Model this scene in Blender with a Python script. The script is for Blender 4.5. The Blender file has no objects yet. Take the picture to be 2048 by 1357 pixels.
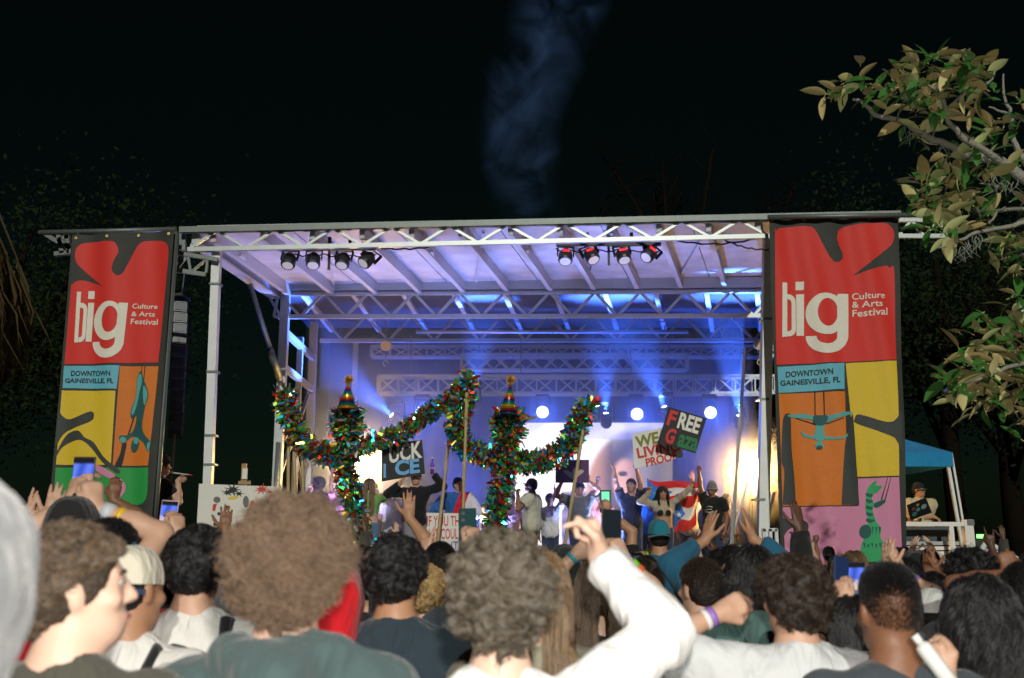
import bpy, bmesh, math, random
import numpy as np
from mathutils import Vector, Matrix, Quaternion

random.seed(7)
rng = np.random.default_rng(7)
PI = math.pi
SC = bpy.context.scene
COL = SC.collection

# ------------------------------------------------------------------ camera, sky, sun, exposure
FPX, CX, CY = 1991.1, 1024.0, 678.5
EYE = Vector((0.0, 0.0, 1.72))
PITCH = math.atan((1088 - CY) / FPX)
cam_d = bpy.data.cameras.new('camera')
cam_d.lens, cam_d.sensor_width, cam_d.clip_end, cam_d.clip_start = 35.0, 36.0, 600.0, 0.05
cam_d.dof.use_dof, cam_d.dof.focus_distance, cam_d.dof.aperture_fstop = True, 11.0, 3.2
cam = bpy.data.objects.new('camera', cam_d)
cam.location = EYE
cam.rotation_euler = (PI / 2 + PITCH, 0, 0)
COL.objects.link(cam)
SC.camera = cam

SUN_EL, SUN_AZ = math.radians(24), math.radians(176)
W = bpy.data.worlds.new('World')
SC.world = W
W.use_nodes = True
wn = W.node_tree
sky = wn.nodes.new('ShaderNodeTexSky')
sky.sky_type = 'NISHITA'
sky.sun_disc = False
sky.sun_elevation = SUN_EL
sky.sun_rotation = SUN_AZ
bg = next(n for n in wn.nodes if n.type == 'BACKGROUND')
bg.inputs[1].default_value = 0.0009
tint = wn.nodes.new('ShaderNodeMix'); tint.data_type = 'RGBA'; tint.blend_type = 'MULTIPLY'; tint.inputs[0].default_value = 1.0
tint.inputs[7].default_value = (.55, 1.0, .62, 1)          # greenish lift tinted into a dark sky
wn.links.new(sky.outputs[0], tint.inputs[6])
wn.links.new(tint.outputs[2], bg.inputs[0])

sun_d = bpy.data.lights.new('sun', 'SUN')
sun_d.energy, sun_d.angle, sun_d.color = 2.0, math.radians(0.5), (1.0, 1.0, 0.92)
sun = bpy.data.objects.new('sun', sun_d)
sun.rotation_euler = (PI / 2 - SUN_EL, 0, PI - SUN_AZ)      # dim flood of the square, from behind the crowd
COL.objects.link(sun)

fl_d = bpy.data.lights.new('camera_flash', 'POINT')        # the photographer's flash, beside the lens
fl_d.energy, fl_d.shadow_soft_size, fl_d.color = 370.0, 0.03, (1.0, 0.95, 0.88)
flash = bpy.data.objects.new('camera_flash', fl_d)
flash.location = (0.06, 0.02, 1.90)
COL.objects.link(flash)

SC.view_settings.view_transform = 'Standard'
SC.view_settings.look = 'None'
SC.view_settings.exposure = 0.0
SC.view_settings.gamma = 1.0
SC.view_settings.use_curve_mapping = False
SC.render.engine = 'CYCLES'
cy = SC.cycles
cy.use_denoising = True
cy.max_bounces, cy.diffuse_bounces, cy.glossy_bounces = 5, 2, 2
cy.transmission_bounces, cy.volume_bounces, cy.transparent_max_bounces = 3, 0, 8
cy.sample_clamp_indirect = 4.0
cy.volume_step_rate = 1.0
cy.caustics_reflective = cy.caustics_refractive = False

# ------------------------------------------------------------------ helpers
def at(px, py, Y):
    """Point of the place that the photo shows at pixel (px, py), Y metres ahead."""
    dx, dy = (px - CX) / FPX, (CY - py) / FPX
    c, s = math.cos(PITCH), math.sin(PITCH)
    y, z = c - s * dy, s + c * dy
    k = Y / y
    return Vector((dx * k, Y, EYE.z + z * k))

def wloc(o):
    v = Vector((0, 0, 0))
    while o is not None:
        v = v + o.location
        o = o.parent
    return v

def thing(name, label, cat, loc=(0, 0, 0), group=None):
    o = bpy.data.objects.new(name, None)
    o.empty_display_size = 0.1
    COL.objects.link(o)
    o.location = loc
    o['label'] = label
    o['category'] = cat
    if group:
        o['group'] = group
    return o

def tag(o, label=None, cat=None, group=None, kind=None):
    if label: o['label'] = label
    if cat: o['category'] = cat
    if group: o['group'] = group
    if kind: o['kind'] = kind
    return o

class MB:
    """Collects shapes in world coordinates, links them as one mesh object."""
    def __init__(s):
        s.v, s.f, s.m = [], [], []
        s.cm = 0
    def add(s, vs, fs):
        b = len(s.v)
        s.v.extend([tuple(p) for p in vs])
        s.f.extend([tuple(i + b for i in f) for f in fs])
        s.m.extend([s.cm] * len(fs))
        return s
    def box(s, c, size, R=None):
        c = Vector(c)
        hx, hy, hz = (a / 2 for a in size)
        vs = [Vector((x, y, z)) for x in (-hx, hx) for y in (-hy, hy) for z in (-hz, hz)]
        if R is not None: vs = [R @ p for p in vs]
        return s.add([p + c for p in vs], [(0, 1, 3, 2), (4, 6, 7, 5), (0, 4, 5, 1), (2, 3, 7, 6), (0, 2, 6, 4), (1, 5, 7, 3)])
    def bar(s, a, b, w, h=None, up=(0, 0, 1)):
        a, b = Vector(a), Vector(b)
        h = h or w
        d = (b - a).normalized()
        u = Vector(up)
        if abs(d.dot(u)) > 0.98: u = Vector((0, 1, 0))
        x = d.cross(u).normalized()
        z = x.cross(d).normalized()
        o = [x * (i * w / 2) + z * (j * h / 2) for i, j in ((-1, -1), (1, -1), (1, 1), (-1, 1))]
        return s.add([a + p for p in o] + [b + p for p in o], [(3, 2, 1, 0), (4, 5, 6, 7), (0, 1, 5, 4), (1, 2, 6, 5), (2, 3, 7, 6), (3, 0, 4, 7)])
    def tube(s, pts, r, n=8, caps=True):
        pts = [Vector(p) for p in pts]
        if not hasattr(r, '__len__'): r = [r] * len(pts)
        vs, fs = [], []
        u = None
        for i, p in enumerate(pts):
            d = (pts[min(i + 1, len(pts) - 1)] - pts[max(i - 1, 0)]).normalized()
            if u is None:
                u = d.orthogonal().normalized()
            u = (u - d * u.dot(d)).normalized()
            w = d.cross(u)
            for k in range(n):
                a = 2 * PI * k / n
                vs.append(p + (u * math.cos(a) + w * math.sin(a)) * r[i])
        for i in range(len(pts) - 1):
            for k in range(n):
                fs.append((i * n + k, i * n + (k + 1) % n, (i + 1) * n + (k + 1) % n, (i + 1) * n + k))
        if caps:
            fs.append(tuple(range(n - 1, -1, -1)))
            fs.append(tuple(range((len(pts) - 1) * n, len(pts) * n)))
        return s.add(vs, fs)
    def ball(s, c, r, nu=12, nv=8, R=None):
        c = Vector(c)
        if not hasattr(r, '__len__'): r = (r, r, r)
        vs, fs = [], []
        for j in range(nv + 1):
            t = PI * j / nv
            for i in range(nu):
                a = 2 * PI * i / nu
                p = Vector((math.sin(t) * math.cos(a) * r[0], math.sin(t) * math.sin(a) * r[1], math.cos(t) * r[2]))
                if R is not None: p = R @ p
                vs.append(c + p)
        for j in range(nv):
            for i in range(nu):
                fs.append((j * nu + i, (j + 1) * nu + i, (j + 1) * nu + (i + 1) % nu, j * nu + (i + 1) % nu))
        return s.add(vs, fs)
    def disc(s, c, nrm, r, n=20, th=0.0):
        nrm = Vector(nrm).normalized()
        return s.tube([Vector(c) - nrm * max(th, .002) / 2, Vector(c) + nrm * max(th, .002) / 2], r, n)
    def grid(s, P, nu, nv):
        return s.add(P, [(j * (nu + 1) + i, j * (nu + 1) + i + 1, (j + 1) * (nu + 1) + i + 1, (j + 1) * (nu + 1) + i) for j in range(nv) for i in range(nu)])
    def build(s, name, mat, parent=None, smooth=False):
        o_ = wloc(parent) if parent is not None else Vector((0, 0, 0))
        me = bpy.data.meshes.new(name)
        v = np.array(s.v, dtype=np.float32) - np.array(o_, dtype=np.float32)
        me.from_pydata(v.tolist(), [], s.f)
        for m in (mat if isinstance(mat, (list, tuple)) else [mat]):
            me.materials.append(m)
        if max(s.m, default=0) > 0:
            me.polygons.foreach_set('material_index', s.m)
        if smooth:
            me.polygons.foreach_set('use_smooth', [True] * len(me.polygons))
        me.update()
        o = bpy.data.objects.new(name, me)
        COL.objects.link(o)
        if parent is not None: o.parent = parent
        return o

def mesh_obj(name, v, f, mat, parent=None, smooth=True):
    me = bpy.data.meshes.new(name)
    me.from_pydata([tuple(map(float, p)) for p in v], [], [tuple(int(i) for i in q) for q in f])
    if mat is not None: me.materials.append(mat)
    if smooth: me.polygons.foreach_set('use_smooth', [True] * len(me.polygons))
    me.update()
    o = bpy.data.objects.new(name, me)
    COL.objects.link(o)
    if parent is not None: o.parent = parent
    return o

_unit = {}
def bar_obj(name, mat, parent, a, b, w, rnd=False):
    """A straight member as its own object; all members of one material share a unit mesh."""
    key = (mat.name, rnd)
    if key not in _unit:
        m = MB()
        if rnd: m.tube([(0, 0, 0), (0, 0, 1)], 0.5, 8)
        else: m.box((0, 0, .5), (1, 1, 1))
        o = m.build(name, mat)
        _unit[key] = o.data
        bpy.data.objects.remove(o)
    o = bpy.data.objects.new(name, _unit[key])
    COL.objects.link(o)
    o.parent = parent
    a, b = Vector(a), Vector(b)
    d = b - a
    q = d.to_track_quat('Z', 'Y')
    o.matrix_basis = Matrix.Translation(a - wloc(parent)) @ q.to_matrix().to_4x4() @ Matrix.Diagonal((w, w, d.length, 1))
    return o

# ------------------------------------------------------------------ materials
MATS = {}
def mat(name, col, rough=.6, metal=0., var=.12, scale=12., bump=0., emit=None, estr=0., sheen=0., spec=.5, bscale=None):
    if name in MATS: return MATS[name]
    m = bpy.data.materials.new(name)
    m.use_nodes = True
    nt = m.node_tree
    b = nt.nodes['Principled BSDF']
    b.inputs['Roughness'].default_value = rough
    b.inputs['Metallic'].default_value = metal
    b.inputs['Specular IOR Level'].default_value = spec
    if sheen: b.inputs['Sheen Weight'].default_value = sheen
    tc = nt.nodes.new('ShaderNodeTexCoord')
    if var:
        nz = nt.nodes.new('ShaderNodeTexNoise')
        nz.inputs['Scale'].default_value = scale
        nz.inputs['Detail'].default_value = 4
        nt.links.new(tc.outputs['Object'], nz.inputs['Vector'])
        mx = nt.nodes.new('ShaderNodeMix')
        mx.data_type = 'RGBA'
        mx.inputs[6].default_value = tuple(c * (1 - var) for c in col) + (1,)
        mx.inputs[7].default_value = tuple(min(1, c * (1 + var)) for c in col) + (1,)
        nt.links.new(nz.outputs['Fac'], mx.inputs[0])
        nt.links.new(mx.outputs[2], b.inputs['Base Color'])
    else:
        b.inputs['Base Color'].default_value = tuple(col) + (1,)
    if bump:
        n2 = nt.nodes.new('ShaderNodeTexNoise')
        n2.inputs['Scale'].default_value = bscale or scale * 3
        n2.inputs['Detail'].default_value = 5
        nt.links.new(tc.outputs['Object'], n2.inputs['Vector'])
        bp = nt.nodes.new('ShaderNodeBump')
        bp.inputs['Strength'].default_value = bump
        bp.inputs['Distance'].default_value = .02
        nt.links.new(n2.outputs['Fac'], bp.inputs['Height'])
        nt.links.new(bp.outputs[0], b.inputs['Normal'])
    if emit is not None:
        b.inputs['Emission Color'].default_value = tuple(emit) + (1,)
        b.inputs['Emission Strength'].default_value = estr
    MATS[name] = m
    return m

def cloth(name, col, var=.10, fold=.35):
    """Woven cloth: soft folds, fine weave, slight fading."""
    if name in MATS: return MATS[name]
    m = mat(name, col, .9, 0, var, 5., 0, sheen=.15, spec=.15)
    nt = m.node_tree
    b = nt.nodes['Principled BSDF']
    tc = next(n for n in nt.nodes if n.type == 'TEX_COORD')
    n1 = nt.nodes.new('ShaderNodeTexNoise'); n1.inputs['Scale'].default_value = 7; n1.inputs['Detail'].default_value = 3
    n1.inputs['Distortion'].default_value = .8
    mp = nt.nodes.new('ShaderNodeMapping'); mp.inputs['Scale'].default_value = (1, 1, .45)
    n2 = nt.nodes.new('ShaderNodeTexNoise'); n2.inputs['Scale'].default_value = 190
    nt.links.new(tc.outputs['Object'], mp.inputs[0])
    nt.links.new(mp.outputs[0], n1.inputs['Vector'])
    nt.links.new(tc.outputs['Object'], n2.inputs['Vector'])
    b1 = nt.nodes.new('ShaderNodeBump'); b1.inputs['Strength'].default_value = min(1, fold * 1.6); b1.inputs['Distance'].default_value = .10
    b2 = nt.nodes.new('ShaderNodeBump'); b2.inputs['Strength'].default_value = .35; b2.inputs['Distance'].default_value = .004
    nt.links.new(n1.outputs['Fac'], b1.inputs['Height'])
    nt.links.new(n2.outputs['Fac'], b2.inputs['Height'])
    nt.links.new(b1.outputs[0], b2.inputs['Normal'])
    nt.links.new(b2.outputs[0], b.inputs['Normal'])
    return m

def vcol_mat(name, strength, rough=.4, emit=True):
    """Screen: the picture is stored per corner and given off as light."""
    m = bpy.data.materials.new(name)
    m.use_nodes = True
    nt = m.node_tree
    b = nt.nodes['Principled BSDF']
    a = nt.nodes.new('ShaderNodeVertexColor'); a.layer_name = 'picture'
    if emit:
        b.inputs['Base Color'].default_value = (.01, .01, .01, 1)
        nt.links.new(a.outputs[0], b.inputs['Emission Color'])
        b.inputs['Emission Strength'].default_value = strength
    else:
        nt.links.new(a.outputs[0], b.inputs['Base Color'])
    b.inputs['Roughness'].default_value = rough
    return m

def picture_obj(name, corners, nu, nv, fn, m, parent=None):
    """Flat grid whose colours come from fn(u, v) (u right, v down); corners TL TR BR BL."""
    TL, TR, BR, BL = [Vector(c) for c in corners]
    g = MB()
    P = []
    for j in range(nv + 1):
        for i in range(nu + 1):
            u, v = i / nu, j / nv
            P.append((TL * (1 - u) + TR * u) * (1 - v) + (BL * (1 - u) + BR * u) * v)
    g.add(P, [(j * (nu + 1) + i, (j + 1) * (nu + 1) + i, (j + 1) * (nu + 1) + i + 1, j * (nu + 1) + i + 1) for j in range(nv) for i in range(nu)])
    o = g.build(name, m, parent)
    ca = o.data.color_attributes.new('picture', 'FLOAT_COLOR', 'POINT')
    dat = []
    for j in range(nv + 1):
        for i in range(nu + 1):
            dat.extend(list(fn(i / nu, j / nv)) + [1.0])
    ca.data.foreach_set('color', dat)
    return o

ALU = mat('aluminium', (.40, .43, .41), .42, .45, .10, 9, .05)
ALU_W = mat('painted_aluminium', (.62, .64, .61), .5, .15, .10, 6, .05)
STEEL = mat('galvanised_steel', (.15, .17, .155), .5, .5, .18, 14, .08)
BLACK = mat('black_metal', (.012, .012, .013), .5, .3, .2, 20)
BLACKP = mat('black_plastic', (.016, .016, .018), .45, 0, .2, 30)
# ------------------------------------------------------------------ ground
g = MB()
g.add([(-220, -30, 0), (220, -30, 0), (220, 400, 0), (-220, 400, 0)], [(0, 1, 2, 3)])
GRASS = mat('trodden_grass', (.035, .042, .018), .95, 0, .5, 3, .6, bscale=60)
tag(g.build('ground', GRASS), kind='structure')

# ------------------------------------------------------------------ the mobile stage
YF, YM, YR = 16.0, 20.0, 23.0
stage = thing('mobile_stage', 'large mobile stage with lattice roof trusses lit blue and violet', 'stage', (.25, 20, 0))
ROOF_IN = mat('roof_panel_underside', (.52, .51, .52), .5, .1, .42, 2.4, .08)
RIB = mat('roof_rib', (.50, .50, .52), .5, .2, .1, 6)

def lattice(parent, name, tl, tr, bl, br, n, chord, brace, verticals=False, start=0, m=ALU):
    """A flat lattice girder: chords are the part, every brace a sub-part."""
    tl, tr, bl, br = map(Vector, (tl, tr, bl, br))
    c = MB()
    c.bar(tl, tr, chord, chord)
    c.bar(bl, br, chord, chord)
    o = c.build(name, m, parent)
    for i in range(n):
        u0, u1 = i / n, (i + 1) / n
        up = (i + start) % 2 == 0
        a = (bl.lerp(br, u0) if up else tl.lerp(tr, u0))
        b = (tl.lerp(tr, u1) if up else bl.lerp(br, u1))
        d = (b - a).normalized() * chord * .5
        bar_obj('brace', m, o, a + d, b - d, brace)
        if verticals and i:
            bar_obj('brace', m, o, bl.lerp(br, u0), tl.lerp(tr, u0), brace * .8)
    return o

# front girder along the lip of the roof (it climbs slightly towards the far banner)
lattice(stage, 'front_girder', at(376, 463, YF), at(1536, 440, YF), at(376, 500, YF), at(1536, 473, YF), 20, .075, .045)
e = MB()
e.bar(at(360, 461, YF - .06), at(1800, 429, YF - .06), .10, .10)
e.build('front_fascia', STEEL, stage)
# gold leading tubes of both wings
for a_, b_ in (((78, 466), (352, 459)), ((1536, 435), (1872, 430))):
    w = MB(); w.tube([at(*a_, YF - .35), at(*b_, YF - .35)], .042, 10)
    w.build('banner_rail', STEEL, stage, True)
lattice(stage, 'wing_girder', at(1796, 441, YF), at(1900, 441, YF), at(1796, 473, YF), at(1900, 473, YF), 4, .07, .045)
for a, b in (((118, 470), (126, 508)), ((126, 478), (140, 474)), ((110, 509), (140, 506)), ((118, 478), (142, 500)), ((90, 468), (125, 490)), ((134, 470), (140, 508))):
    w = MB(); w.bar(at(*a, YF), at(*b, YF), .09, .07)
    w.build('wing_bracket', STEEL, stage)
lattice(stage, 'outrigger', at(356, 507, YF), at(436, 520, YF), at(352, 541, YF), at(412, 550, YF), 4, .07, .04, m=STEEL)
o = MB()
o.bar(at(350, 463, YF - .02), at(350, 545, YF - .02), .08, .06)
o.bar(at(366, 463, YF + .1), at(366, 502, YF + .1), .1, .08)
o.build('outrigger_post', STEEL, stage)

# front legs
lp0, lp1 = at(434, 500, YF + .15), at(416, 1100, YF + .15)
leg = MB(); leg.bar(Vector((lp0.x, lp0.y, lp0.z)), Vector((lp1.x, lp1.y, 0.06)), .135, .14)
leg.box((lp1.x, lp1.y, .03), (.4, .4, .06))
lf = leg.build('front_leg', ALU_W, stage)
for py in (570, 745, 872, 930):
    p = at(434 - 18 * (py - 500) / 600, py, YF + .15)
    c = MB(); c.box(p, (.18, .18, .035)); c.build('leg_collar', STEEL, lf)
rp0, rp1 = at(1537, 470, YF + .3), at(1512, 1110, YF + .3)
leg = MB(); leg.bar(rp0, Vector((rp1.x, rp1.y, .06)), .17, .17)
leg.box((rp1.x, rp1.y, .03), (.4, .4, .06))
lr = leg.build('front_leg', ALU_W, stage)
for py in (640, 800, 1000):
    p = at(1537 - 25 * (py - 470) / 640, py, YF + .3)
    c = MB(); c.box(p, (.19, .19, .04)); c.build('leg_collar', STEEL, lr)
br = MB(); br.bar(at(1548, 985, YF + .6), at(1520, 1100, YF + .6), .05); br.bar(at(1490, 700, YF + 2), at(1462, 1110, YF + .5), .05)
br.build('leg_stay', ALU, stage)

# roof panel of the front bay: a slab with ribs and lap joints underneath
zt = at(1000, 455, YF).z
tl, tr = at(392, 470, YF + .05), at(1540, 446, YF + .05)
bl, br_ = at(552, 582, YM), at(1560, 562, YM)
def roofpt(u, v, d=0):
    p = (tl.lerp(tr, u)).lerp(bl.lerp(br_, u), v)
    return p + Vector((0, 0, d))
edges = [0, .16, .34, .52, .70, .86, 1.0]
for i in range(len(edges) - 1):
    pm = MB()
    u0, u1 = edges[i] + .001, edges[i + 1] - .001
    q = [roofpt(u0, 0, .10), roofpt(u1, 0, .10), roofpt(u1, 1, .10), roofpt(u0, 1, .10)]
    pm.add(q + [p + Vector((0, 0, .06)) for p in q], [(0, 1, 2, 3), (7, 6, 5, 4), (0, 4, 5, 1), (1, 5, 6, 2), (2, 6, 7, 3), (3, 7, 4, 0)])
    pm.build('roof_panel', ROOF_IN, stage)
for i in range(12):
    u = .03 + i * .0862
    a, b = roofpt(u, .0, .03), roofpt(u - .003, 1, .03)
    r = MB(); r.bar(a + Vector((0, 0, -.05)), b + Vector((0, 0, -.05)), .09, .21)
    rb = r.build('roof_rib', RIB, stage)
    # small white junction box and clip under each rib
    if i % 2 == 0:
        c = MB(); p = roofpt(u, .30, -.06); c.box(p, (.13, .3, .06)); c.build('junction_box', ALU_W, rb)
for k, (pa, pb, sag) in enumerate((((760, 497), (900, 486), 7), ((900, 486), (1110, 484), 4), ((1330, 478), (1530, 474), 14), ((1440, 476), (1538, 500), 8))):
    A_, B_ = at(*pa, YF + .12), at(*pb, YF + .12)
    m = MB(); m.tube([A_.lerp(B_, i / 14) - Vector((0, 0, sag * .008 * math.sin(PI * i / 14) + .012 * math.sin(i * 2.3 + k))) for i in range(15)], .016, 5); m.build('power_cable', BLACKP, stage, True)
# diagonal wind bracing above the ribs
for u in (.12, .4, .62, .8):
    bar_obj('wind_brace', RIB, stage, roofpt(u, .95, .06), roofpt(u + .09, .1, .06), .035)
sb = MB()
sb.bar(roofpt(0, 0, -.02), roofpt(0, 1, -.02), .14, .26)
sb.bar(roofpt(0, .01, -.16), roofpt(0, .99, -.16), .22, .04)
sb.build('roof_side_beam', RIB, stage)
# hydraulic strut of the front bay
st = MB()
st.tube([at(500, 570, 18.2), at(560, 760, YM - .2)], .05, 8)
st.tube([at(540, 700, 19.2), at(558, 755, YM - .2)], .075, 8)
st.build('roof_strut', STEEL, stage, True)

# main girder, rear girder and the roof between them
e = MB()
e.bar(at(545, 573, YM), at(1560, 566, YM), .14, .22)
e.bar(at(545, 590, YM), at(1560, 583, YM), .10, .05)
e.build('main_beam', ALU, stage)
lattice(stage, 'main_girder', at(556, 587, YM + .05), at(1552, 583, YM + .05), at(556, 634, YM + .05), at(1552, 632, YM + .05), 22, .085, .055, start=1)
lattice(stage, 'rear_girder', at(640, 632, YR), at(1552, 632, YR), at(640, 682, YR), at(1552, 681, YR), 20, .085, .055, start=1)
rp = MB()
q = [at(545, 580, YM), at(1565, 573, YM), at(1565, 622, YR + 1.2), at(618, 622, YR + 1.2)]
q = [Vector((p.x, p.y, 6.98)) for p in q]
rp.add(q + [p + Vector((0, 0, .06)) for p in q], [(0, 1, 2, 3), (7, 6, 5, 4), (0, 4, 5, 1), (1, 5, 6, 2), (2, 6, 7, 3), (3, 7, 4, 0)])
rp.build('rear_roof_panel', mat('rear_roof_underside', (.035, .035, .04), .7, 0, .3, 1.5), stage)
for i in range(10):
    u = .05 + .1 * i
    bar_obj('roof_rib', RIB, stage, q[0].lerp(q[1], u) - Vector((0, 0, .06)), q[3].lerp(q[2], u) - Vector((0, 0, .06)), .10)
# side frame near the painter's canvas: masts, rails, diagonal
XL = -4.68
zmt = 6.85
s = MB(); s.bar((XL, YM, 1.1), (XL, YM, zmt), .17, .17); s.build('mast', ALU, stage)
s = MB(); s.bar((XL, YR, 1.1), (XL, YR, zmt), .17, .17); s.build('mast', ALU, stage)
s = MB(); s.bar((XL, YM + 1.6, 1.1), (XL, YM + 1.6, 6.2), .12, .12); s.build('mast', ALU, stage)
for z in (5.98, 5.25, 3.9):
    s = MB(); s.bar((XL + .02, YM + .09, z), (XL + .02, YR - .09, z), .10, .13); s.build('side_rail', ALU, stage)
s = MB(); s.bar((XL - .02, YM + .2, 3.0), (XL - .02, YR - .2, 5.1), .07, .07); s.build('side_brace', ALU, stage)
s = MB(); s.bar((XL + .02, YM + .2, 4.6), (XL + .02, YR - .2, 2.6), .07, .07); s.build('side_brace', ALU, stage)
for a_, b_ in (((536, 590), (556, 590)), ((548, 634), (562, 634)), ((536, 590), (562, 634)), ((556, 590), (548, 634))):
    bar_obj('mast_bracket', ALU, stage, at(*a_, YM - .12), at(*b_, YM - .12), .05)
for px in (712,):
    a, b = at(px, 686, YR + .5), at(px, 1000, YR + .5)
    s = MB(); s.bar(Vector((a.x, a.y, 1.1)), a, .12, .12); s.build('rear_post', ALU, stage)
a = at(575, 880, YM - .1); b = at(560, 1100, YM - .1)
s = MB(); s.tube([(a.x - .17, YM - .15, 3.7), (a.x - .2, YM - .15, 1.1)], .045, 8); s.build('hydraulic_ram', STEEL, stage, True)

# deck, skirt, rear wall
DECK = mat('stage_deck', (.035, .033, .035), .55, 0, .3, 4)
SKIRT = mat('stage_skirt', (.02, .02, .022), .9, 0, .3, 5)
d = MB(); d.box((-.1, 20.6, 1.05), (9.6, 7.6, .1)); d.build('deck', DECK, stage)
d = MB(); d.box((-.1, 16.86, .5), (9.5, .04, 1.0)); d.build('skirt', SKIRT, stage)
for i in range(8):
    d = MB(); d.bar((-4.7 + i * 1.3, 17.2, 0), (-4.7 + i * 1.3, 17.2, 1.0), .1); d.build('deck_leg', STEEL, stage)

DRAPE = mat('dark_drape', (.010, .011, .016), .9, 0, .15, 3)
bd = MB(); P = []
nu, nv = 120, 6
for j in range(nv + 1):
    for i in range(nu + 1):
        u = i / nu
        x = -4.6 + 10.4 * u
        P.append((x, 24.7 + .05 * math.sin(x * 9 + .6 * math.sin(x * 2.3)) , 1.1 + (6.7 - 1.1) * j / nv))
bd.grid(P, nu, nv)
tag(bd.build('backdrop_curtain', DRAPE, None, True), 'tall dark pleated curtain closing the rear of the stage', 'curtain')

# hung lighting trusses
def box_truss(label, px0, px1, pyt, pyb, Y, n, depth, chord, brace, cross=False, hang=6.4):
    TL, TR, BL, BR = at(px0, pyt, Y), at(px1, pyt, Y), at(px0, pyb, Y), at(px1, pyb, Y)
    t = thing('lighting_truss', label, 'truss', BL.lerp(BR, .5), 'aluminium trusses hung across the stage')
    off = Vector((0, depth, 0))
    for k, (name) in enumerate(('front_lattice', 'rear_lattice')):
        o = off * k
        L = lattice(t, name, TL + o, TR + o, BL + o, BR + o, n, chord, brace, verticals=not cross, start=k)
        if cross:
            for i in range(n):
                a = TL.lerp(TR, i / n) + o; b = BL.lerp(BR, (i + 1) / n) + o
                if i % 2: a, b = BL.lerp(BR, i / n) + o, TL.lerp(TR, (i + 1) / n) + o
                bar_obj('brace', ALU, L, a + Vector((0, .01, 0)), b + Vector((0, .01, 0)), brace)
        for P0, P1 in ((TL, BL), (TR, BR)):
            e = MB(); e.bar(P0 + o, P1 + o, chord)
            e.build('end_frame', ALU, L)
    for u in (.08, .36, .64, .92):
        p = TL.lerp(TR, u) + off * .5
        c = MB(); c.tube([p, (p.x, p.y, hang)], .012, 6)
        c.build('hanging_chain', STEEL, t)
    return t

box_truss('long box truss carrying the round white lamps above the screen', 756, 1550, 752, 786, 22.2, 20, .32, .055, .035)
box_truss('short cross-braced truss hung higher up over the stage centre', 922, 1376, 708, 739, 22.9, 14, .28, .045, .028, True)
box_truss('wide slender truss close under the rear roof girder', 742, 1552, 692, 713, 23.6, 22, .25, .045, .028)
pb = MB(); pb.tube([at(832, 664, 22.6), at(1376, 664, 22.6)], .045, 10)
t = thing('hanging_pipe', 'long plain lighting pipe slung below the rear girder', 'pipe', at(1100, 664, 22.6))
pb.build('pipe', ALU, t, True)
c = MB()
for px in (900, 1130, 1330):
    p = at(px, 664, 22.6); c.tube([p, (p.x, p.y, 6.7)], .01, 6)
c.build('hanging_wire', STEEL, t)

HOIST = mat('hoist_yellow', (.55, .42, .18), .5, .1)
for px, py, lb in ((772, 692, 'round yellow chain hoist hanging beside the slim inner mast post'), (1518, 690, 'round yellow chain hoist hanging close to the stage corner leg')):
    p = at(px, py, 22.4)
    t = thing('chain_hoist', lb, 'hoist', p, 'chain hoists under the roof')
    m = MB(); m.disc(p, (0, 1, .2), .12, 16, .14); m.build('motor', HOIST, t)
    m = MB(); m.tube([p, (p.x, p.y, 6.95)], .012, 6); m.tube([p, p - Vector((0, 0, .35))], .012, 6); m.build('chain', STEEL, t)
    m = MB(); m.tube([p + Vector((.06 * math.cos(a * .7), 0, -.35 - .06 + .06 * math.sin(a * .7))) for a in range(8)], .014, 6); m.build('hook', HOIST, t)

# LED screen
def scr(u, v):
    def sm(a, b, x):
        t = min(1, max(0, (x - a) / (b - a))); return t * t * (3 - 2 * t)
    c = np.array([1.0, .95, .92]) * 1.0
    c = c * (1 - .35 * sm(.0, .12, .10 - v + .06 * math.sin(u * 17)))
    # dull violet panel low in the picture
    if .30 < u < .52 and v > .55:
        k = sm(.55, .58, v)
        st_ = .55 + .25 * math.sin(v * 60)
        c = c * (1 - k) + np.array([.42, .30, .50]) * k * st_
    # warm orange field and grey head with flowing hair
    r = ((u - .80) / .36) ** 2 + ((v - .58) / .55) ** 2
    k = 1 - sm(.80, 1.08, r)
    hair = np.array([.17, .145, .13]) * (1.0 + .6 * math.sin(18 * u + 9 * v + 3 * math.sin(5 * v)))
    if u < .62: hair = hair * .45 + np.array([.75, .30, .12]) * .6 * (1 - sm(.5, .64, u))
    c = c * (1 - k) + np.maximum(hair, 0) * k
    k = sm(.86, .97, u)
    c = c * (1 - k) + np.array([.20, .16, .10]) * k
    f = ((u - .72 - .1 * (v - .5)) / .11) ** 2 + ((v - .52) / .24) ** 2
    k = 1 - sm(.6, 1.05, f)
    sh = .45 + .55 * sm(.30, -.25, (u - .72) / .22 - .3 * (v - .5))
    c = c * (1 - k) + np.array([.80, .42, .34]) * sh * k
    for (eu, ev, rr, cc) in ((.685, .42, .035, (.04, .025, .025)), (.75, .55, .03, (.2, .05, .05)), (.735, .655, .045, (.42, .09, .09))):
        k = 1 - sm(.4, 1.0, ((u - eu) / rr) ** 2 + ((v - ev) / (rr * .8)) ** 2)
        c = c * (1 - k) + np.array(cc) * k
    if v < .14 and u > .42:
        c = c * .55 + np.array([.35, .35, .75]) * (.25 + .3 * abs(math.sin(u * 22)))
    return np.clip(c, 0, 1)
SCRM = vcol_mat('screen_picture', 1.5)
YS = 23.9
t = thing('led_screen', 'big glowing video screen showing a face beneath wild grey hair', 'screen', at(1180, 1090, YS))
picture_obj('display', [at(1030, 846, YS), at(1345, 846, YS), at(1345, 1092, YS), at(1030, 1092, YS)], 96, 76, scr, SCRM, t)
m = MB()
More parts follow.
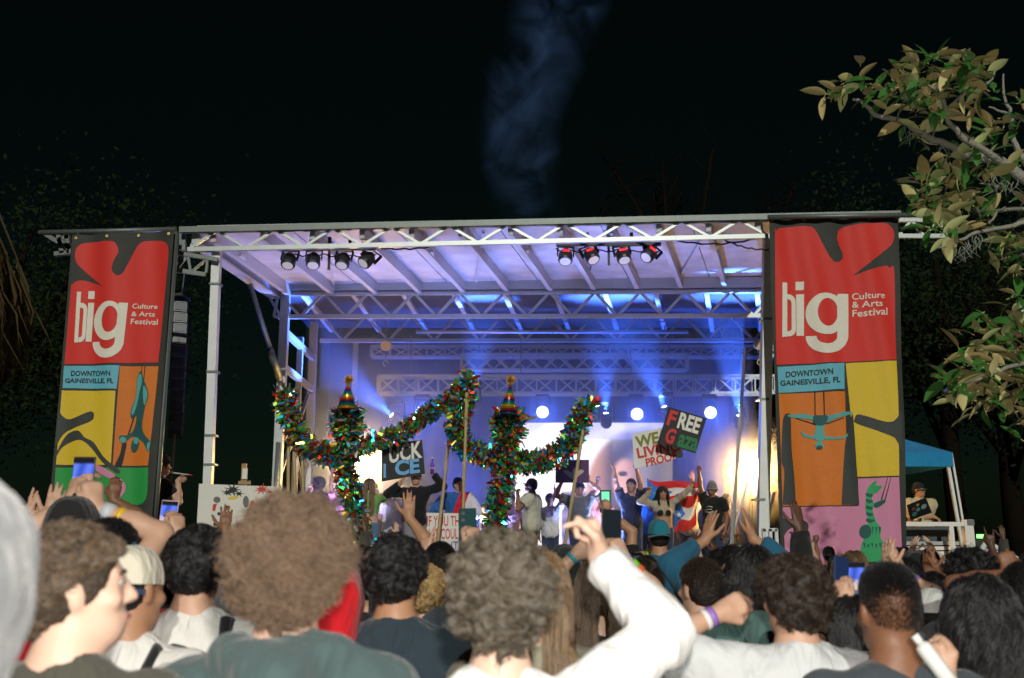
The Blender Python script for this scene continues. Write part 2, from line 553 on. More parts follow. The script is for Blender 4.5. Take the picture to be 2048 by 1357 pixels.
p0, p1 = at(1026, 842, YS + .05), at(1349, 1096, YS + .05)
m.box(((p0.x + p1.x) / 2, YS + .1, (p0.z + p1.z) / 2), (p1.x - p0.x, .14, p0.z - p1.z)); m.build('cabinet', BLACKP, t)
m = MB()
for u in (.2, .8): m.bar((p0.x + (p1.x - p0.x) * u, YS + .1, p1.z), (p0.x + (p1.x - p0.x) * u, YS + .1, 1.1), .1)
m.build('support', BLACK, t)

# ------------------------------------------------------------------ lamps
def lens_mat(name, col, s):
    return mat(name, (.1, .1, .1), .2, 0, 0, emit=col, estr=s)
L_WASH = lens_mat('wash_lens', (.72, .78, 1.0), 3.2)
L_BEAM = lens_mat('beam_lens', (.55, .66, 1.0), 14.0)
L_WARM = lens_mat('blinder_lens', (1.0, .76, .40), 260.0)
L_RED = lens_mat('red_display', (1.0, .02, .02), 1.0)
L_GREEN = lens_mat('green_led', (.15, 1.0, .12), 4.0)

def light(kind, name, loc, energy, col, parent=None, target=None, size=.1, blend=.5, angle=40, vol=1.0):
    d = bpy.data.lights.new(name, kind)
    d.energy, d.color = energy, col
    if kind == 'AREA': d.size = size
    else: d.shadow_soft_size = size
    if kind == 'SPOT': d.spot_size, d.spot_blend = math.radians(angle), blend
    o = bpy.data.objects.new(name, d)
    COL.objects.link(o)
    loc = Vector(loc)
    if parent is not None:
        o.parent = parent
        o.location = loc - wloc(parent)
    else: o.location = loc
    if target is not None:
        o.rotation_euler = (Vector(target) - loc).to_track_quat('-Z', 'Y').to_euler()
    return o

def moving_head(px, py, Y, aim, label, grp, lens, lr, up=True):
    """Lamp head in a yoke under its base; aim = direction the lens faces."""
    p = at(px, py, Y)
    t = thing('moving_head_light', label, 'stage light', p + Vector((0, .1, .42)), grp)
    aim = Vector(aim).normalized()
    m = MB(); m.box(p + Vector((0, .12, .38)), (.30, .22, .10)); m.build('base', BLACKP, t)
    m = MB()
    for sx in (-1, 1): m.box(p + Vector((sx * .17, .12, .14)), (.04, .12, .40))
    m.box(p + Vector((0, .12, .32)), (.36, .12, .03)); m.build('yoke', BLACKP, t)
    c = p + Vector((0, .12, 0))
    m = MB(); m.tube([c - aim * .22, c - aim * .16, c + aim * .04, c + aim * .118], [.06, .12, .14, lr + .015], 16); h = m.build('head', BLACKP, t)
    m = MB(); m.disc(c + aim * .122, aim, lr, 20, .006); m.build('lens', lens, h)
    return t, c + aim * .14

GW, GB = 'round wash lamps under the long truss', 'narrow beam lamps below the long truss'
for i, (px, py, lb) in enumerate(((843, 822, 'round white wash lamp glowing between the tinsel arm and the nearer party hat'),
                                  (1085, 822, 'round white wash lamp glowing straight above the bright screen'),
                                  (1274, 826, 'round white wash lamp glowing just above the WE A sign'),
                                  (1421, 823, 'round white wash lamp glowing beside the black FREE Gaza sign'))):
    t, q = moving_head(px, py, 22.3, (0, -1, -.25), lb, GW, L_WASH, .135)
    light('SPOT', 'wash_light', q, 320, (.06, .16, 1.0), t, q + Vector((0, -4, -1)), .08, .8, 60)
BLUE = (.06, .18, 1.0)
for i, (px, py, aim, lb, en) in enumerate(((790, 836, (-.9, -.5, .72), 'small beam lamp throwing a blue shaft up beside the striped party hat', 10000),
                                  (1213, 836, (-.05, -.35, 1), 'small beam lamp throwing a blue shaft up behind the tinsel hand', 9000),
                                  (1334, 822, (-.45, -.35, 1), 'small beam lamp shining at the corner of the FREE Gaza sign', 9000),
                                  (1482, 840, (-.15, -.5, 1), 'small beam lamp shining near the stage leg and tall banner', 10000),
                                  (945, 800, (.12, -.3, 1), 'small beam lamp half hidden behind the raised tinsel hand', 9000))):
    t, q = moving_head(px, py, 22.0, aim, lb, GB, L_BEAM, .055)
    light('SPOT', 'beam_light', q, en, BLUE, t, q + Vector(aim) * 4, .03, .7, 44)

# unseen blue floods, added at the curtain foot to colour the rear haze
for x, fw in ((-3.6, 'nearest the mast frame'), (-1.2, 'behind the tinsel figures'), (1.2, 'under the white half of the screen'), (3.4, 'under the edge of the screen'), (5.0, 'nearest the warm stage corner')):
    t = thing('added_flood_lamp', 'added unseen flood lamp throwing blue up the curtain, ' + fw, 'stage light', (x, 23.95, 1.1), 'added blue flood lamps at the foot of the curtain')
    m = MB(); m.box((x, 23.95, 1.2), (.3, .2, .2)); m.build('housing', BLACKP, t)
    m = MB(); m.box((x, 23.93, 1.303), (.26, .16, .004)); m.build('lens', lens_mat('blue_lens', (.1, .2, 1), 3), t)
    light('SPOT', 'added_blue_flood', (x, 23.93, 1.33), 5000, (.03, .12, 1.0), t, (x, 24.2, 6.2), .1, .6, 60)

# violet-white floor lamps that light the roof
for x, y, e_, c_, fw in ((-3.2, 17.9, 1000, (.42, .40, 1.0), 'by the long haired woman in green'), (-.6, 17.7, 1500, (.26, .33, 1.0), 'by the red lettered poster'), (1.6, 17.7, 1700, (.24, .32, 1.0), 'by the olive tee'), (3.8, 17.7, 1300, (.48, .40, 1.0), 'by the stage corner leg')):
    t = thing('floor_lamp', 'black floor lamp on the deck shining violet upwards, ' + fw, 'stage light', (x, y, 1.1), 'floor lamps along the deck')
    m = MB(); m.tube([(x, y, 1.1), (x, y, 1.32)], [.1, .12], 14); m.build('can', BLACKP, t)
    m = MB(); m.disc((x, y, 1.325), (0, 0, 1), .10, 16, .004); m.build('lens', lens_mat('violet_lens', (.6, .6, 1), 2), t)
    light('SPOT', 'roof_wash', (x, y, 1.36), e_, c_, t, (x, y + .1, 7), .08, .7, 105)

# two warm blinders on stands, full in our face
for px, py, Y, x_, lb in ((728, 932, 21.5, 0, 'blazing warm blinder lamp behind the tinsel figure and the UCK ICE sign'), (1502, 945, 18.3, 1, 'blazing warm blinder lamp beside the stage leg and tall banner')):
    p = at(px, py, Y)
    t = thing('blinder_lamp', lb, 'stage light', (p.x, p.y, 1.1), 'warm blinder lamps')
    m = MB(); m.box(p + Vector((0, .08, 0)), (.44, .12, .44)); h = m.build('housing', BLACKP, t)
    for sx in (-1, 1):
        for sz in (-1, 1):
            m = MB(); m.disc(p + Vector((sx * .10, .012, sz * .10)), (0, -1, 0), .09, 18, .006); m.build('bulb', L_WARM, h)
    m = MB(); m.tube([p + Vector((0, .1, -.2)), (p.x, p.y + .1, 1.1)], .03, 8); m.build('stand', BLACK, t)
    m = MB()
    for k in range(3):
        a = k * 2.1 + .3
        m.tube([(p.x, p.y + .1, 1.55), (p.x + .4 * math.cos(a), p.y + .1 + .4 * math.sin(a), 1.12)], .015, 6)
    m.build('tripod', BLACK, t)
    light('SPOT', 'blinder_light', p + Vector((0, -.03, 0)), 220, (1.0, .66, .24), t, p + Vector((.3 - .6 * x_, -6, -.6)), .12, .9, 150)
    light('POINT', 'blinder_spill', p + Vector((0, -.2, .0)), 480 - 100 * x_, (1.0, .52, .10), t, None, .1)

# lamp bars under the front girder
def lamp_bar(px0, px1, py, spots, red, label):
    a, b = at(px0, py, YF + .25), at(px1, py, YF + .25)
    t = thing('lamp_bar', label, 'lamp bar', a.lerp(b, .5), 'black lamp bars under the front girder')
    m = MB(); m.bar(a, b, .06, .06); m.build('pipe', BLACK, t)
    for u in (.3, .5, .72):
        m = MB(); m.box(a.lerp(b, u) + Vector((0, 0, .10)), (.05, .07, .2)); m.build('clamp', BLACK, t)
    m = MB(); m.box(a.lerp(b, .5) + Vector((0, 0, -.2)), (.04, .04, .34)); m.build('drop_post', BLACK, t)
    m = MB()
    pts = [a.lerp(b, i / 24) + Vector((0, .06, -.05 - .06 * abs(math.sin(i * .9)) - .03 * random.random())) for i in range(25)]
    m.tube(pts, .012, 5); m.build('cable', BLACK, t)
    for (sx, sy, tilt) in spots:
        p = at(sx, sy, YF + .25)
        R = Matrix.Rotation(tilt, 3, 'Y') @ Matrix.Rotation(-.5, 3, 'X')
        m = MB()
        ax = R @ Vector((0, 0, -1))
        m.tube([p - ax * .13, p - ax * .06, p + ax * .1, p + ax * .13], [.07, .115, .125, .11], 14)
        h = m.build('lamp_head', BLACKP, t)
        m = MB()
        for k in (-1, 1): m.bar(p + R @ Vector((k * .135, 0, 0)), p + R @ Vector((k * .135, 0, .22)), .02, .05)
        m.bar(p + R @ Vector((-.14, 0, .22)), p + R @ Vector((.14, 0, .22)), .05, .02)
        m.build('bracket', BLACK, h)
        if red:
            m = MB(); m.box(p + R @ Vector((0, -.122, .02)), (.13, .012, .05), R); m.build('display', L_RED, h)
        m = MB(); m.disc(p + ax * .128, ax, .09, 14, .006); m.build('lens', mat('dim_lens', (.3, .3, .32), .2, .2, 0, emit=(1, .9, .85), estr=.35), h)
    return t
lamp_bar(566, 752, 498, [(578, 521, 0.05), (627, 521, -.05), (686, 521, .1), (735, 519, .6)], False, 'lamp bar with four dark lamps near the outrigger end of the roof')
lamp_bar(1112, 1322, 489, [(1131, 513, .08), (1182, 511, -.35), (1246, 511, -.15), (1299, 508, .7)], True, 'lamp bar with four lamps showing red displays near the tall banner')

# stage haze and the smoke above the roof
def vol_box(name, lo, hi, build):
    m = bpy.data.materials.new(name + '_air')
    m.use_nodes = True
    nt = m.node_tree
    nt.nodes.clear()
    out = nt.nodes.new('ShaderNodeOutputMaterial')
    pv = nt.nodes.new('ShaderNodeVolumePrincipled')
    nt.links.new(pv.outputs[0], out.inputs['Volume'])
    build(nt, pv)
    b = MB()
    (x0, y0, z0), (x1, y1, z1) = lo, hi
    b.add([(x0 + .95, y0, z0), (x1 - 1.5, y0, z0), (x1, y1, z0), (x0, y1, z0), (x0 + .95, y0, z1), (x1 - 1.5, y0, z1), (x1, y1, z1), (x0, y1, z1)],
          [(3, 2, 1, 0), (4, 5, 6, 7), (0, 1, 5, 4), (1, 2, 6, 5), (2, 3, 7, 6), (3, 0, 4, 7)])
    o = b.build(name, m)
    return tag(o, kind='stuff')
def hz(nt, pv):
    pv.inputs['Color'].default_value = (.68, .80, 1, 1)  # part of the blue stage light is put into the haze colour
    pv.inputs['Density'].default_value = .043
    pv.inputs['Anisotropy'].default_value = .6
def puff(nt, pv):
    # added puff, densest at the lamp, that imitates its glare
    tc = nt.nodes.new('ShaderNodeTexCoord'); gr = nt.nodes.new('ShaderNodeTexGradient'); gr.gradient_type = 'QUADRATIC_SPHERE'
    nz = nt.nodes.new('ShaderNodeTexNoise'); nz.inputs['Scale'].default_value = 2.2; mu = nt.nodes.new('ShaderNodeMath'); mu.operation = 'MULTIPLY'; m2 = nt.nodes.new('ShaderNodeMath'); m2.operation = 'MULTIPLY'; m2.inputs[1].default_value = 2.6
    nt.links.new(tc.outputs['Object'], gr.inputs[0]); nt.links.new(tc.outputs['Object'], nz.inputs['Vector'])
    nt.links.new(gr.outputs['Fac'], mu.inputs[0]); nt.links.new(nz.outputs['Fac'], mu.inputs[1]); nt.links.new(mu.outputs[0], m2.inputs[0]); nt.links.new(m2.outputs[0], pv.inputs['Density'])
    pv.inputs['Color'].default_value = (1, .95, .9, 1); pv.inputs['Anisotropy'].default_value = .2
pm = bpy.data.materials.new('lamp_fog_air'); pm.use_nodes = True; pm.node_tree.nodes.clear()
po = pm.node_tree.nodes.new('ShaderNodeOutputMaterial'); pp = pm.node_tree.nodes.new('ShaderNodeVolumePrincipled'); pm.node_tree.links.new(pp.outputs[0], po.inputs['Volume']); puff(pm.node_tree, pp)
for px, py, Y in ((728, 932, 21.5), (1502, 945, 18.3)):
    m = MB(); m.ball((0, 0, 0), 1.0, 20, 12); o = m.build('lamp_fog', pm, None, True); o.location = at(px, py, Y) + Vector((0, -.1, 0)); o.scale = (1.25, 1.0, 1.15); o['kind'] = 'stuff'
vol_box('stage_haze', (-4.55, 16.95, 1.12), (5.7, 24.55, 6.5), hz)
# ------------------------------------------------------------------ banners
def print_mat(name, col):
    m = mat('print_' + name, col, .62, 0, .10, 26, .12, bscale=9, spec=.3)
    return m
PR = {k: print_mat(k, c) for k, c in dict(red=(.62, .035, .025), cyan=(.13, .42, .52), yellow=(.68, .47, .03), orange=(.62, .17, .02),
      green=(.025, .30, .06), pink=(.60, .23, .36), black=(.018, .019, .015), white=(.74, .70, .58), teal=(.09, .36, .33),
      tealdark=(.02, .09, .085), leaf=(.03, .34, .12), greydark=(.045, .05, .045)).items()}

def smooth_poly(pts, closed=True, n=5, sharp=()):
    """Catmull-Rom through the points; indices in sharp stay corners."""
    out, N = [], len(pts)
    for i in range(N):
        p0, p1, p2, p3 = (np.array(pts[(i + k - 1) % N], float) for k in range(4))
        if i in sharp: p0 = 2 * p1 - p2
        if (i + 1) % N in sharp: p3 = 2 * p2 - p1
        for k in range(n):
            t = k / n
            out.append(tuple(.5 * ((2 * p1) + (-p0 + p2) * t + (2 * p0 - 5 * p1 + 4 * p2 - p3) * t * t + (-p0 + 3 * p1 - 3 * p2 + p3) * t ** 3)))
    return out

def sheet_from_bm(bm, name, m, parent, disp, layer, cutx=.05, cutz=.2):
    """Cut a flat print into strips and lay it on the rippled cloth."""
    xs = [v.co.x for v in bm.verts]; zs = [v.co.z for v in bm.verts]
    for lo, hi, st, nrm in ((min(xs), max(xs), cutx, (1, 0, 0)), (min(zs), max(zs), cutz, (0, 0, 1))):
        k = math.ceil(lo / st + 1e-4) * st
        while k < hi - 1e-4:
            bmesh.ops.bisect_plane(bm, geom=bm.verts[:] + bm.edges[:] + bm.faces[:], dist=1e-5,
                                   plane_co=(k, 0, 0) if nrm[0] else (0, 0, k), plane_no=nrm)
            k += st
    o_ = wloc(parent)
    for v in bm.verts:
        v.co.y += disp(v.co.x, v.co.z) - layer * 1.6
        v.co -= o_
    me = bpy.data.meshes.new(name)
    bm.to_mesh(me); bm.free()
    me.materials.append(m)
    me.polygons.foreach_set('use_smooth', [True] * len(me.polygons))
    o = bpy.data.objects.new(name, me)
    COL.objects.link(o); o.parent = parent
    return o

def poly_bm(polys, Y, bm=None):
    """polys: outlines in photo pixels, laid on the banner's plane Y."""
    bm = bm or bmesh.new()
    for poly in polys:
        vs = [bm.verts.new(at(x, y, Y)) for x, y in poly]
        f = bm.faces.new(vs)
        f.normal_update()
        if f.normal.y > 0: f.normal_flip()
    bmesh.ops.triangulate(bm, faces=bm.faces[:])
    return bm

def ring_bm(outer, inner, Y, bm):
    n = len(outer)
    vo = [bm.verts.new(at(x, y, Y)) for x, y in outer]
    vi = [bm.verts.new(at(x, y, Y)) for x, y in inner]
    for i in range(n):
        bm.faces.new((vo[i], vo[(i + 1) % n], vi[(i + 1) % n], vi[i]))

_txt = {}
def text_tris(s, bold=0.0):
    """Flat letters as (points, triangles) in a unit box, x right, y up."""
    if (s, bold) in _txt: return _txt[(s, bold)]
    cu = bpy.data.curves.new('lettering', 'FONT')
    cu.body, cu.offset, cu.resolution_u = s, bold, 3
    o = bpy.data.objects.new('lettering', cu)
    COL.objects.link(o)
    bpy.context.view_layer.update()
    me = bpy.data.meshes.new_from_object(o.evaluated_get(bpy.context.evaluated_depsgraph_get()))
    P = np.array([v.co[:2] for v in me.vertices]); T = [tuple(p.vertices) for p in me.polygons]
    bpy.data.objects.remove(o); bpy.data.curves.remove(cu); bpy.data.meshes.remove(me)
    P = (P - P.min(0)) / (P.max(0) - P.min(0))
    _txt[(s, bold)] = (P, T)
    return P, T

def text_bm(s, quad, Y, bm, bold=0.0):
    """quad: TL TR BR BL of the letters in photo pixels."""
    P, T = text_tris(s, bold)
    TL, TR, BR, BL = (np.array(q, float) for q in quad)
    vs = []
    for u, v in P:
        top = TL * (1 - u) + TR * u; bot = BL * (1 - u) + BR * u
        q = top * v + bot * (1 - v)
        vs.append(bm.verts.new(at(q[0], q[1], Y)))
    for t in T:
        try: bm.faces.new([vs[i] for i in t])
        except ValueError: pass

def ell(cx, cy, rx, ry, n=28, rot=0):
    c, s = math.cos(rot), math.sin(rot)
    return [(cx + rx * math.cos(a) * c - ry * math.sin(a) * s, cy + rx * math.cos(a) * s + ry * math.sin(a) * c) for a in [2 * PI * i / n for i in range(n)]]

def banner(label, quad, Y, disp, prints, grommets):
    TL, TR, BR, BL = [at(x, y, Y) for x, y in quad]
    t = thing('festival_banner', label, 'banner', BL.lerp(BR, .5), 'festival banners flanking the stage')
    bm = bmesh.new()
    vs = [bm.verts.new(p) for p in (TL, TR, BR, BL)]
    f = bm.faces.new(vs); f.normal_update()
    if f.normal.y > 0: f.normal_flip()
    cl = sheet_from_bm(bm, 'cloth', mat('banner_mesh_cloth', (.032, .034, .027), .75, 0, .35, 5, .1), t, disp, 0)
    for name, m, lay, mk in prints:
        for k in (mk if isinstance(mk, list) else [mk]):
            b = bmesh.new()
            k(b)
            sheet_from_bm(b, name, PR[m], t, disp, lay)
    for u in grommets:
        p = TL.lerp(TR, u)
        g = MB()
        c = p + Vector((0, disp(p.x, p.z - .06) - .012, -.06))
        g.tube([c, c + Vector((0, -.004, 0))], .025, 10)
        g.tube([c, p + Vector((0, .05, .05))], .007, 5)
        g.build('tie', mat('brass', (.55, .42, .16), .4, .8), t)
    return t

def big_letters(fx, Y):
    """'big' drawn from straight stems and bowls; fx maps the tall banner's logo pixels to this banner."""
    def mk(b):
        R = lambda x0, y0, x1, y1: [fx(x0, y0), fx(x1, y0), fx(x1, y1), fx(x0, y1)]
        polys = [R(150, 563, 183, 930), R(243, 555, 298, 612), R(247, 640, 300, 922), R(524, 640, 598, 935)]
        poly_bm([p for p in polys], Y, b)
        # bowl of the b
        def rr(x0, y0, x1, y1, r, n=6):
            out = []
            for cx, cy, a0 in ((x1 - r, y0 + r, -PI / 2), (x1 - r, y1 - r, 0), (x0, y1, None), (x0, y0, None)):
                if a0 is None: out.append((cx, cy))
                else: out += [(cx + r * math.cos(a0 + k / n * PI / 2), cy + r * math.sin(a0 + k / n * PI / 2)) for k in range(n + 1)]
            return out
        ring_bm([fx(*p) for p in rr(183, 642, 243, 928, 48)], [fx(*p) for p in rr(183, 678, 213, 893, 20)], Y, b)
        # bowl of the g and its tail
        ring_bm([fx(*p) for p in ell(448, 773, 138, 142, 36)], [fx(*p) for p in ell(458, 762, 72, 95, 36)], Y, b)
        arc_o = [(598, 925)] + [(455 + 143 * math.cos(a), 925 + 117 * math.sin(a)) for a in np.linspace(.05, PI, 18)]
        arc_i = [(524, 925)] + [(452 + 72 * math.cos(a), 925 + 52 * math.sin(a)) for a in np.linspace(.05, PI, 18)]
        vo = [b.verts.new(at(*fx(*p), Y)) for p in arc_o]; vi = [b.verts.new(at(*fx(*p), Y)) for p in arc_i]
        for i in range(len(vo) - 1): b.faces.new((vo[i], vi[i], vi[i + 1], vo[i + 1]))
    return mk

# --- tall banner beside the blue canopy
Z6 = lambda X, Yp: (1520 + X / 3.391, 400 + Yp / 3.391)
Z7 = lambda X, Yp: (1520 + X / 3.392, 780 + Yp / 3.392)
YB2 = 15.75
ph = lambda x, z: .030 * math.sin(x * 7.1 + .5 * math.sin(z * 1.3)) * (1.1 - .08 * z) + .018 * math.sin(x * 13 + z * 1.7) + .02 * max(0, 2.6 - z) * math.sin(x * 9 + 2.2 * z)
red = smooth_poly([Z6(*p) for p in [(98, 270), (108, 215), (155, 188), (330, 182), (380, 215), (425, 300), (478, 395), (515, 425), (555, 405), (562, 365), (535, 310), (522, 250), (548, 195), (640, 170), (830, 158), (892, 190), (910, 240), (893, 300), (840, 350), (630, 515), (830, 450), (880, 460), (912, 505), (924, 1085), (110, 1120)]], sharp=(19, 23, 24))
def P_(*polys, Y=YB2): return [(lambda b, p=p: poly_bm([p], Y, b)) for p in polys]
def texts(Y, *items):
    return [(lambda b, i=i: text_bm(i[0], i[1], Y, b, i[2])) for i in items]
yel = [Z6(583, 1108), Z6(925, 1092), Z7(943, 583), Z7(657, 590)]
pink = [Z7(150, 797), Z7(668, 790), Z7(666, 602), Z7(942, 593), Z7(968, 1255), Z7(175, 1255)]
prints2 = [
    ('red_panel', 'red', .004, P_(red)),
    ('cyan_panel', 'cyan', .004, P_([Z6(115, 1135), Z6(574, 1105), Z6(574, 1283), Z6(122, 1312)])),
    ('yellow_panel', 'yellow', .004, P_(yel)),
    ('orange_panel', 'orange', .004, P_([Z7(122, 30), Z7(576, 10), Z7(580, 300), Z7(640, 782), Z7(150, 790)])),
    ('pink_panel', 'pink', .004, P_(pink)),
    ('dark_blob', 'greydark', .008, P_(smooth_poly([Z7(955, 120), Z7(920, 195), Z7(860, 218), Z7(700, 172), Z7(660, 168), Z7(645, 198), Z7(662, 228), Z7(880, 310), Z7(925, 350), Z7(955, 430)], sharp=(0, 9)),
                                       smooth_poly([Z7(140, 860), Z7(210, 890), Z7(290, 883), Z7(332, 912), Z7(325, 968), Z7(290, 972), Z7(230, 935), Z7(185, 955), Z7(150, 1010)], sharp=(0, 8)))),
    ('drape_figure', 'greydark', .008, P_(smooth_poly([Z7(200, 163), Z7(152, 200), Z7(140, 470), Z7(160, 560), Z7(150, 780), Z7(242, 780), Z7(230, 600), Z7(212, 400), Z7(208, 200)], sharp=(4, 5)),
                                          smooth_poly([Z7(628, 165), Z7(585, 300), Z7(565, 450), Z7(552, 780), Z7(672, 780), Z7(655, 500), Z7(640, 250)], sharp=(3, 4)))),
    ('rope', 'black', .008, P_([Z7(370, 14), Z7(378, 14), Z7(378, 175), Z7(370, 175)], [Z7(427, 12), Z7(435, 12), Z7(441, 172), Z7(433, 172)],
                               [Z7(858, 596), Z7(862, 596), Z7(824, 745), Z7(816, 745)], [Z7(880, 596), Z7(884, 596), Z7(846, 745), Z7(838, 745)],
                               [Z7(240, 195), Z7(248, 192), Z7(380, 232), Z7(378, 242)], [Z7(560, 190), Z7(566, 194), Z7(450, 235), Z7(440, 230)])),
    ('acrobat_figure', 'teal', .011, P_(smooth_poly([Z7(195, 170), Z7(300, 165), Z7(380, 178), Z7(480, 172), Z7(560, 152), Z7(625, 150), Z7(610, 168), Z7(500, 200), Z7(455, 222), Z7(385, 222), Z7(330, 200), Z7(200, 186)]),
                                        [Z7(375, 225), Z7(438, 225), Z7(430, 270), Z7(440, 315), Z7(430, 345), Z7(378, 345), Z7(366, 315), Z7(378, 270)],
                                        smooth_poly([Z7(370, 312), Z7(330, 310), Z7(295, 290), Z7(285, 278), Z7(282, 292), Z7(300, 318), Z7(340, 328), Z7(370, 335)]),
                                        smooth_poly([Z7(436, 315), Z7(500, 322), Z7(560, 318), Z7(586, 300), Z7(590, 312), Z7(565, 332), Z7(500, 338), Z7(436, 335)]),
                                        [Z7(392, 340), Z7(416, 340), Z7(414, 362), Z7(394, 362)], ell(*Z7(402, 378), 8.6, 8))),
    ('acrobat_shorts', 'tealdark', .014, P_(smooth_poly([Z7(365, 178), Z7(410, 172), Z7(455, 178), Z7(452, 215), Z7(430, 240), Z7(385, 240), Z7(360, 215)]), ell(*Z7(402, 392), 6.5, 4))),
    ('serpent_figure', 'leaf', .008, P_(smooth_poly([Z7(792, 618), Z7(762, 632), Z7(735, 672), Z7(722, 740), Z7(720, 820), Z7(735, 900), Z7(700, 960), Z7(705, 1020), Z7(690, 1050), Z7(700, 1180), Z7(840, 1180), Z7(838, 1050), Z7(815, 1000), Z7(820, 940), Z7(790, 890), Z7(770, 800), Z7(840, 765), Z7(836, 742), Z7(775, 765), Z7(765, 720), Z7(800, 690), Z7(824, 652), Z7(785, 650)]))),
    ('serpent_band', 'tealdark', .011, P_(*[[Z7(722, y), Z7(768 + (y > 850) * 10, y + 8), Z7(768 + (y > 850) * 10, y + 22), Z7(750, y + 30), Z7(723, y + 18)] for y in (700, 740, 785, 830, 872)],
                                           ell(*Z7(715, 962), 12, 14), smooth_poly([Z7(775, 775), Z7(838, 745), Z7(840, 768), Z7(790, 800)]),
                                           *[[Z7(700 + k * 26, 1040 + (k % 2) * 14), Z7(716 + k * 26, 1040), Z7(712 + k * 26, 1075)] for k in range(5)], *[[Z7(760 + k * 22, 930), Z7(774 + k * 22, 930), Z7(764 + k * 22, 985)] for k in range(3)])),
    ('logo_lettering', 'white', .008, big_letters(Z6, YB2)),
    ('lettering', 'white', .008, texts(YB2, ('Culture', (Z6(624, 634), Z6(846, 626), Z6(846, 668), Z6(624, 678)), .012), ('& Arts', (Z6(624, 690), Z6(828, 682), Z6(828, 724), Z6(624, 734)), .012), ('Festival', (Z6(626, 748), Z6(862, 732), Z6(862, 782), Z6(626, 795)), .012))),
    ('lettering', 'black', .008, texts(YB2, ('DOWNTOWN', (Z6(174, 1166), Z6(490, 1144), Z6(490, 1184), Z6(174, 1206)), .022), ('GAINESVILLE, FL', (Z6(134, 1228), Z6(542, 1200), Z6(542, 1246), Z6(134, 1270)), .022))),
]
banner('tall black banner with big red logo hung beside the blue canopy and magnolia', [(1537, 436), (1797, 431), (1816, 1155), (1562, 1155)], YB2, ph, prints2, (.02, .27, .5, .77, .98))

# --- narrower banner on the other wing
Q1 = lambda X, Yp: (X / 3.77, 400 + Yp / 3.77)
Q2 = lambda X, Yp: (X / 3.77, 700 + Yp / 3.77)
YB1 = 15.5
ph1 = lambda x, z: .028 * math.sin(x * 6.3 + 1 + .4 * math.sin(z * 1.1)) + .016 * math.sin(x * 12 + z * 1.2) + .010 * max(0, 3.2 - z) * math.sin(x * 8 + 1.7 * z)
red1 = smooth_poly([Q1(*p) for p in [(567, 430), (578, 365), (640, 324), (830, 316), (882, 338), (897, 400), (872, 450), (850, 520), (863, 555), (890, 573), (925, 555), (960, 490), (1030, 360), (1085, 314), (1205, 309), (1260, 335), (1276, 405), (1258, 600), (1191, 1226), (484, 1240), (533, 690), (547, 640), (590, 610), (660, 614), (780, 657), (690, 585), (590, 492)]], sharp=(18, 19, 24))
def logo1(X, Yp):
    # logo box of the tall banner (150..600, 555..1042) -> this banner's skewed box
    u, v = (X - 150) / 448, (Yp - 563) / 479
    x = (582 + 392 * u) - 28 * v - (0 if u > .1 else 0)
    y = 694 + 498 * v + 4 * u
    return Q1(x - 6 * u * v * 4, y)
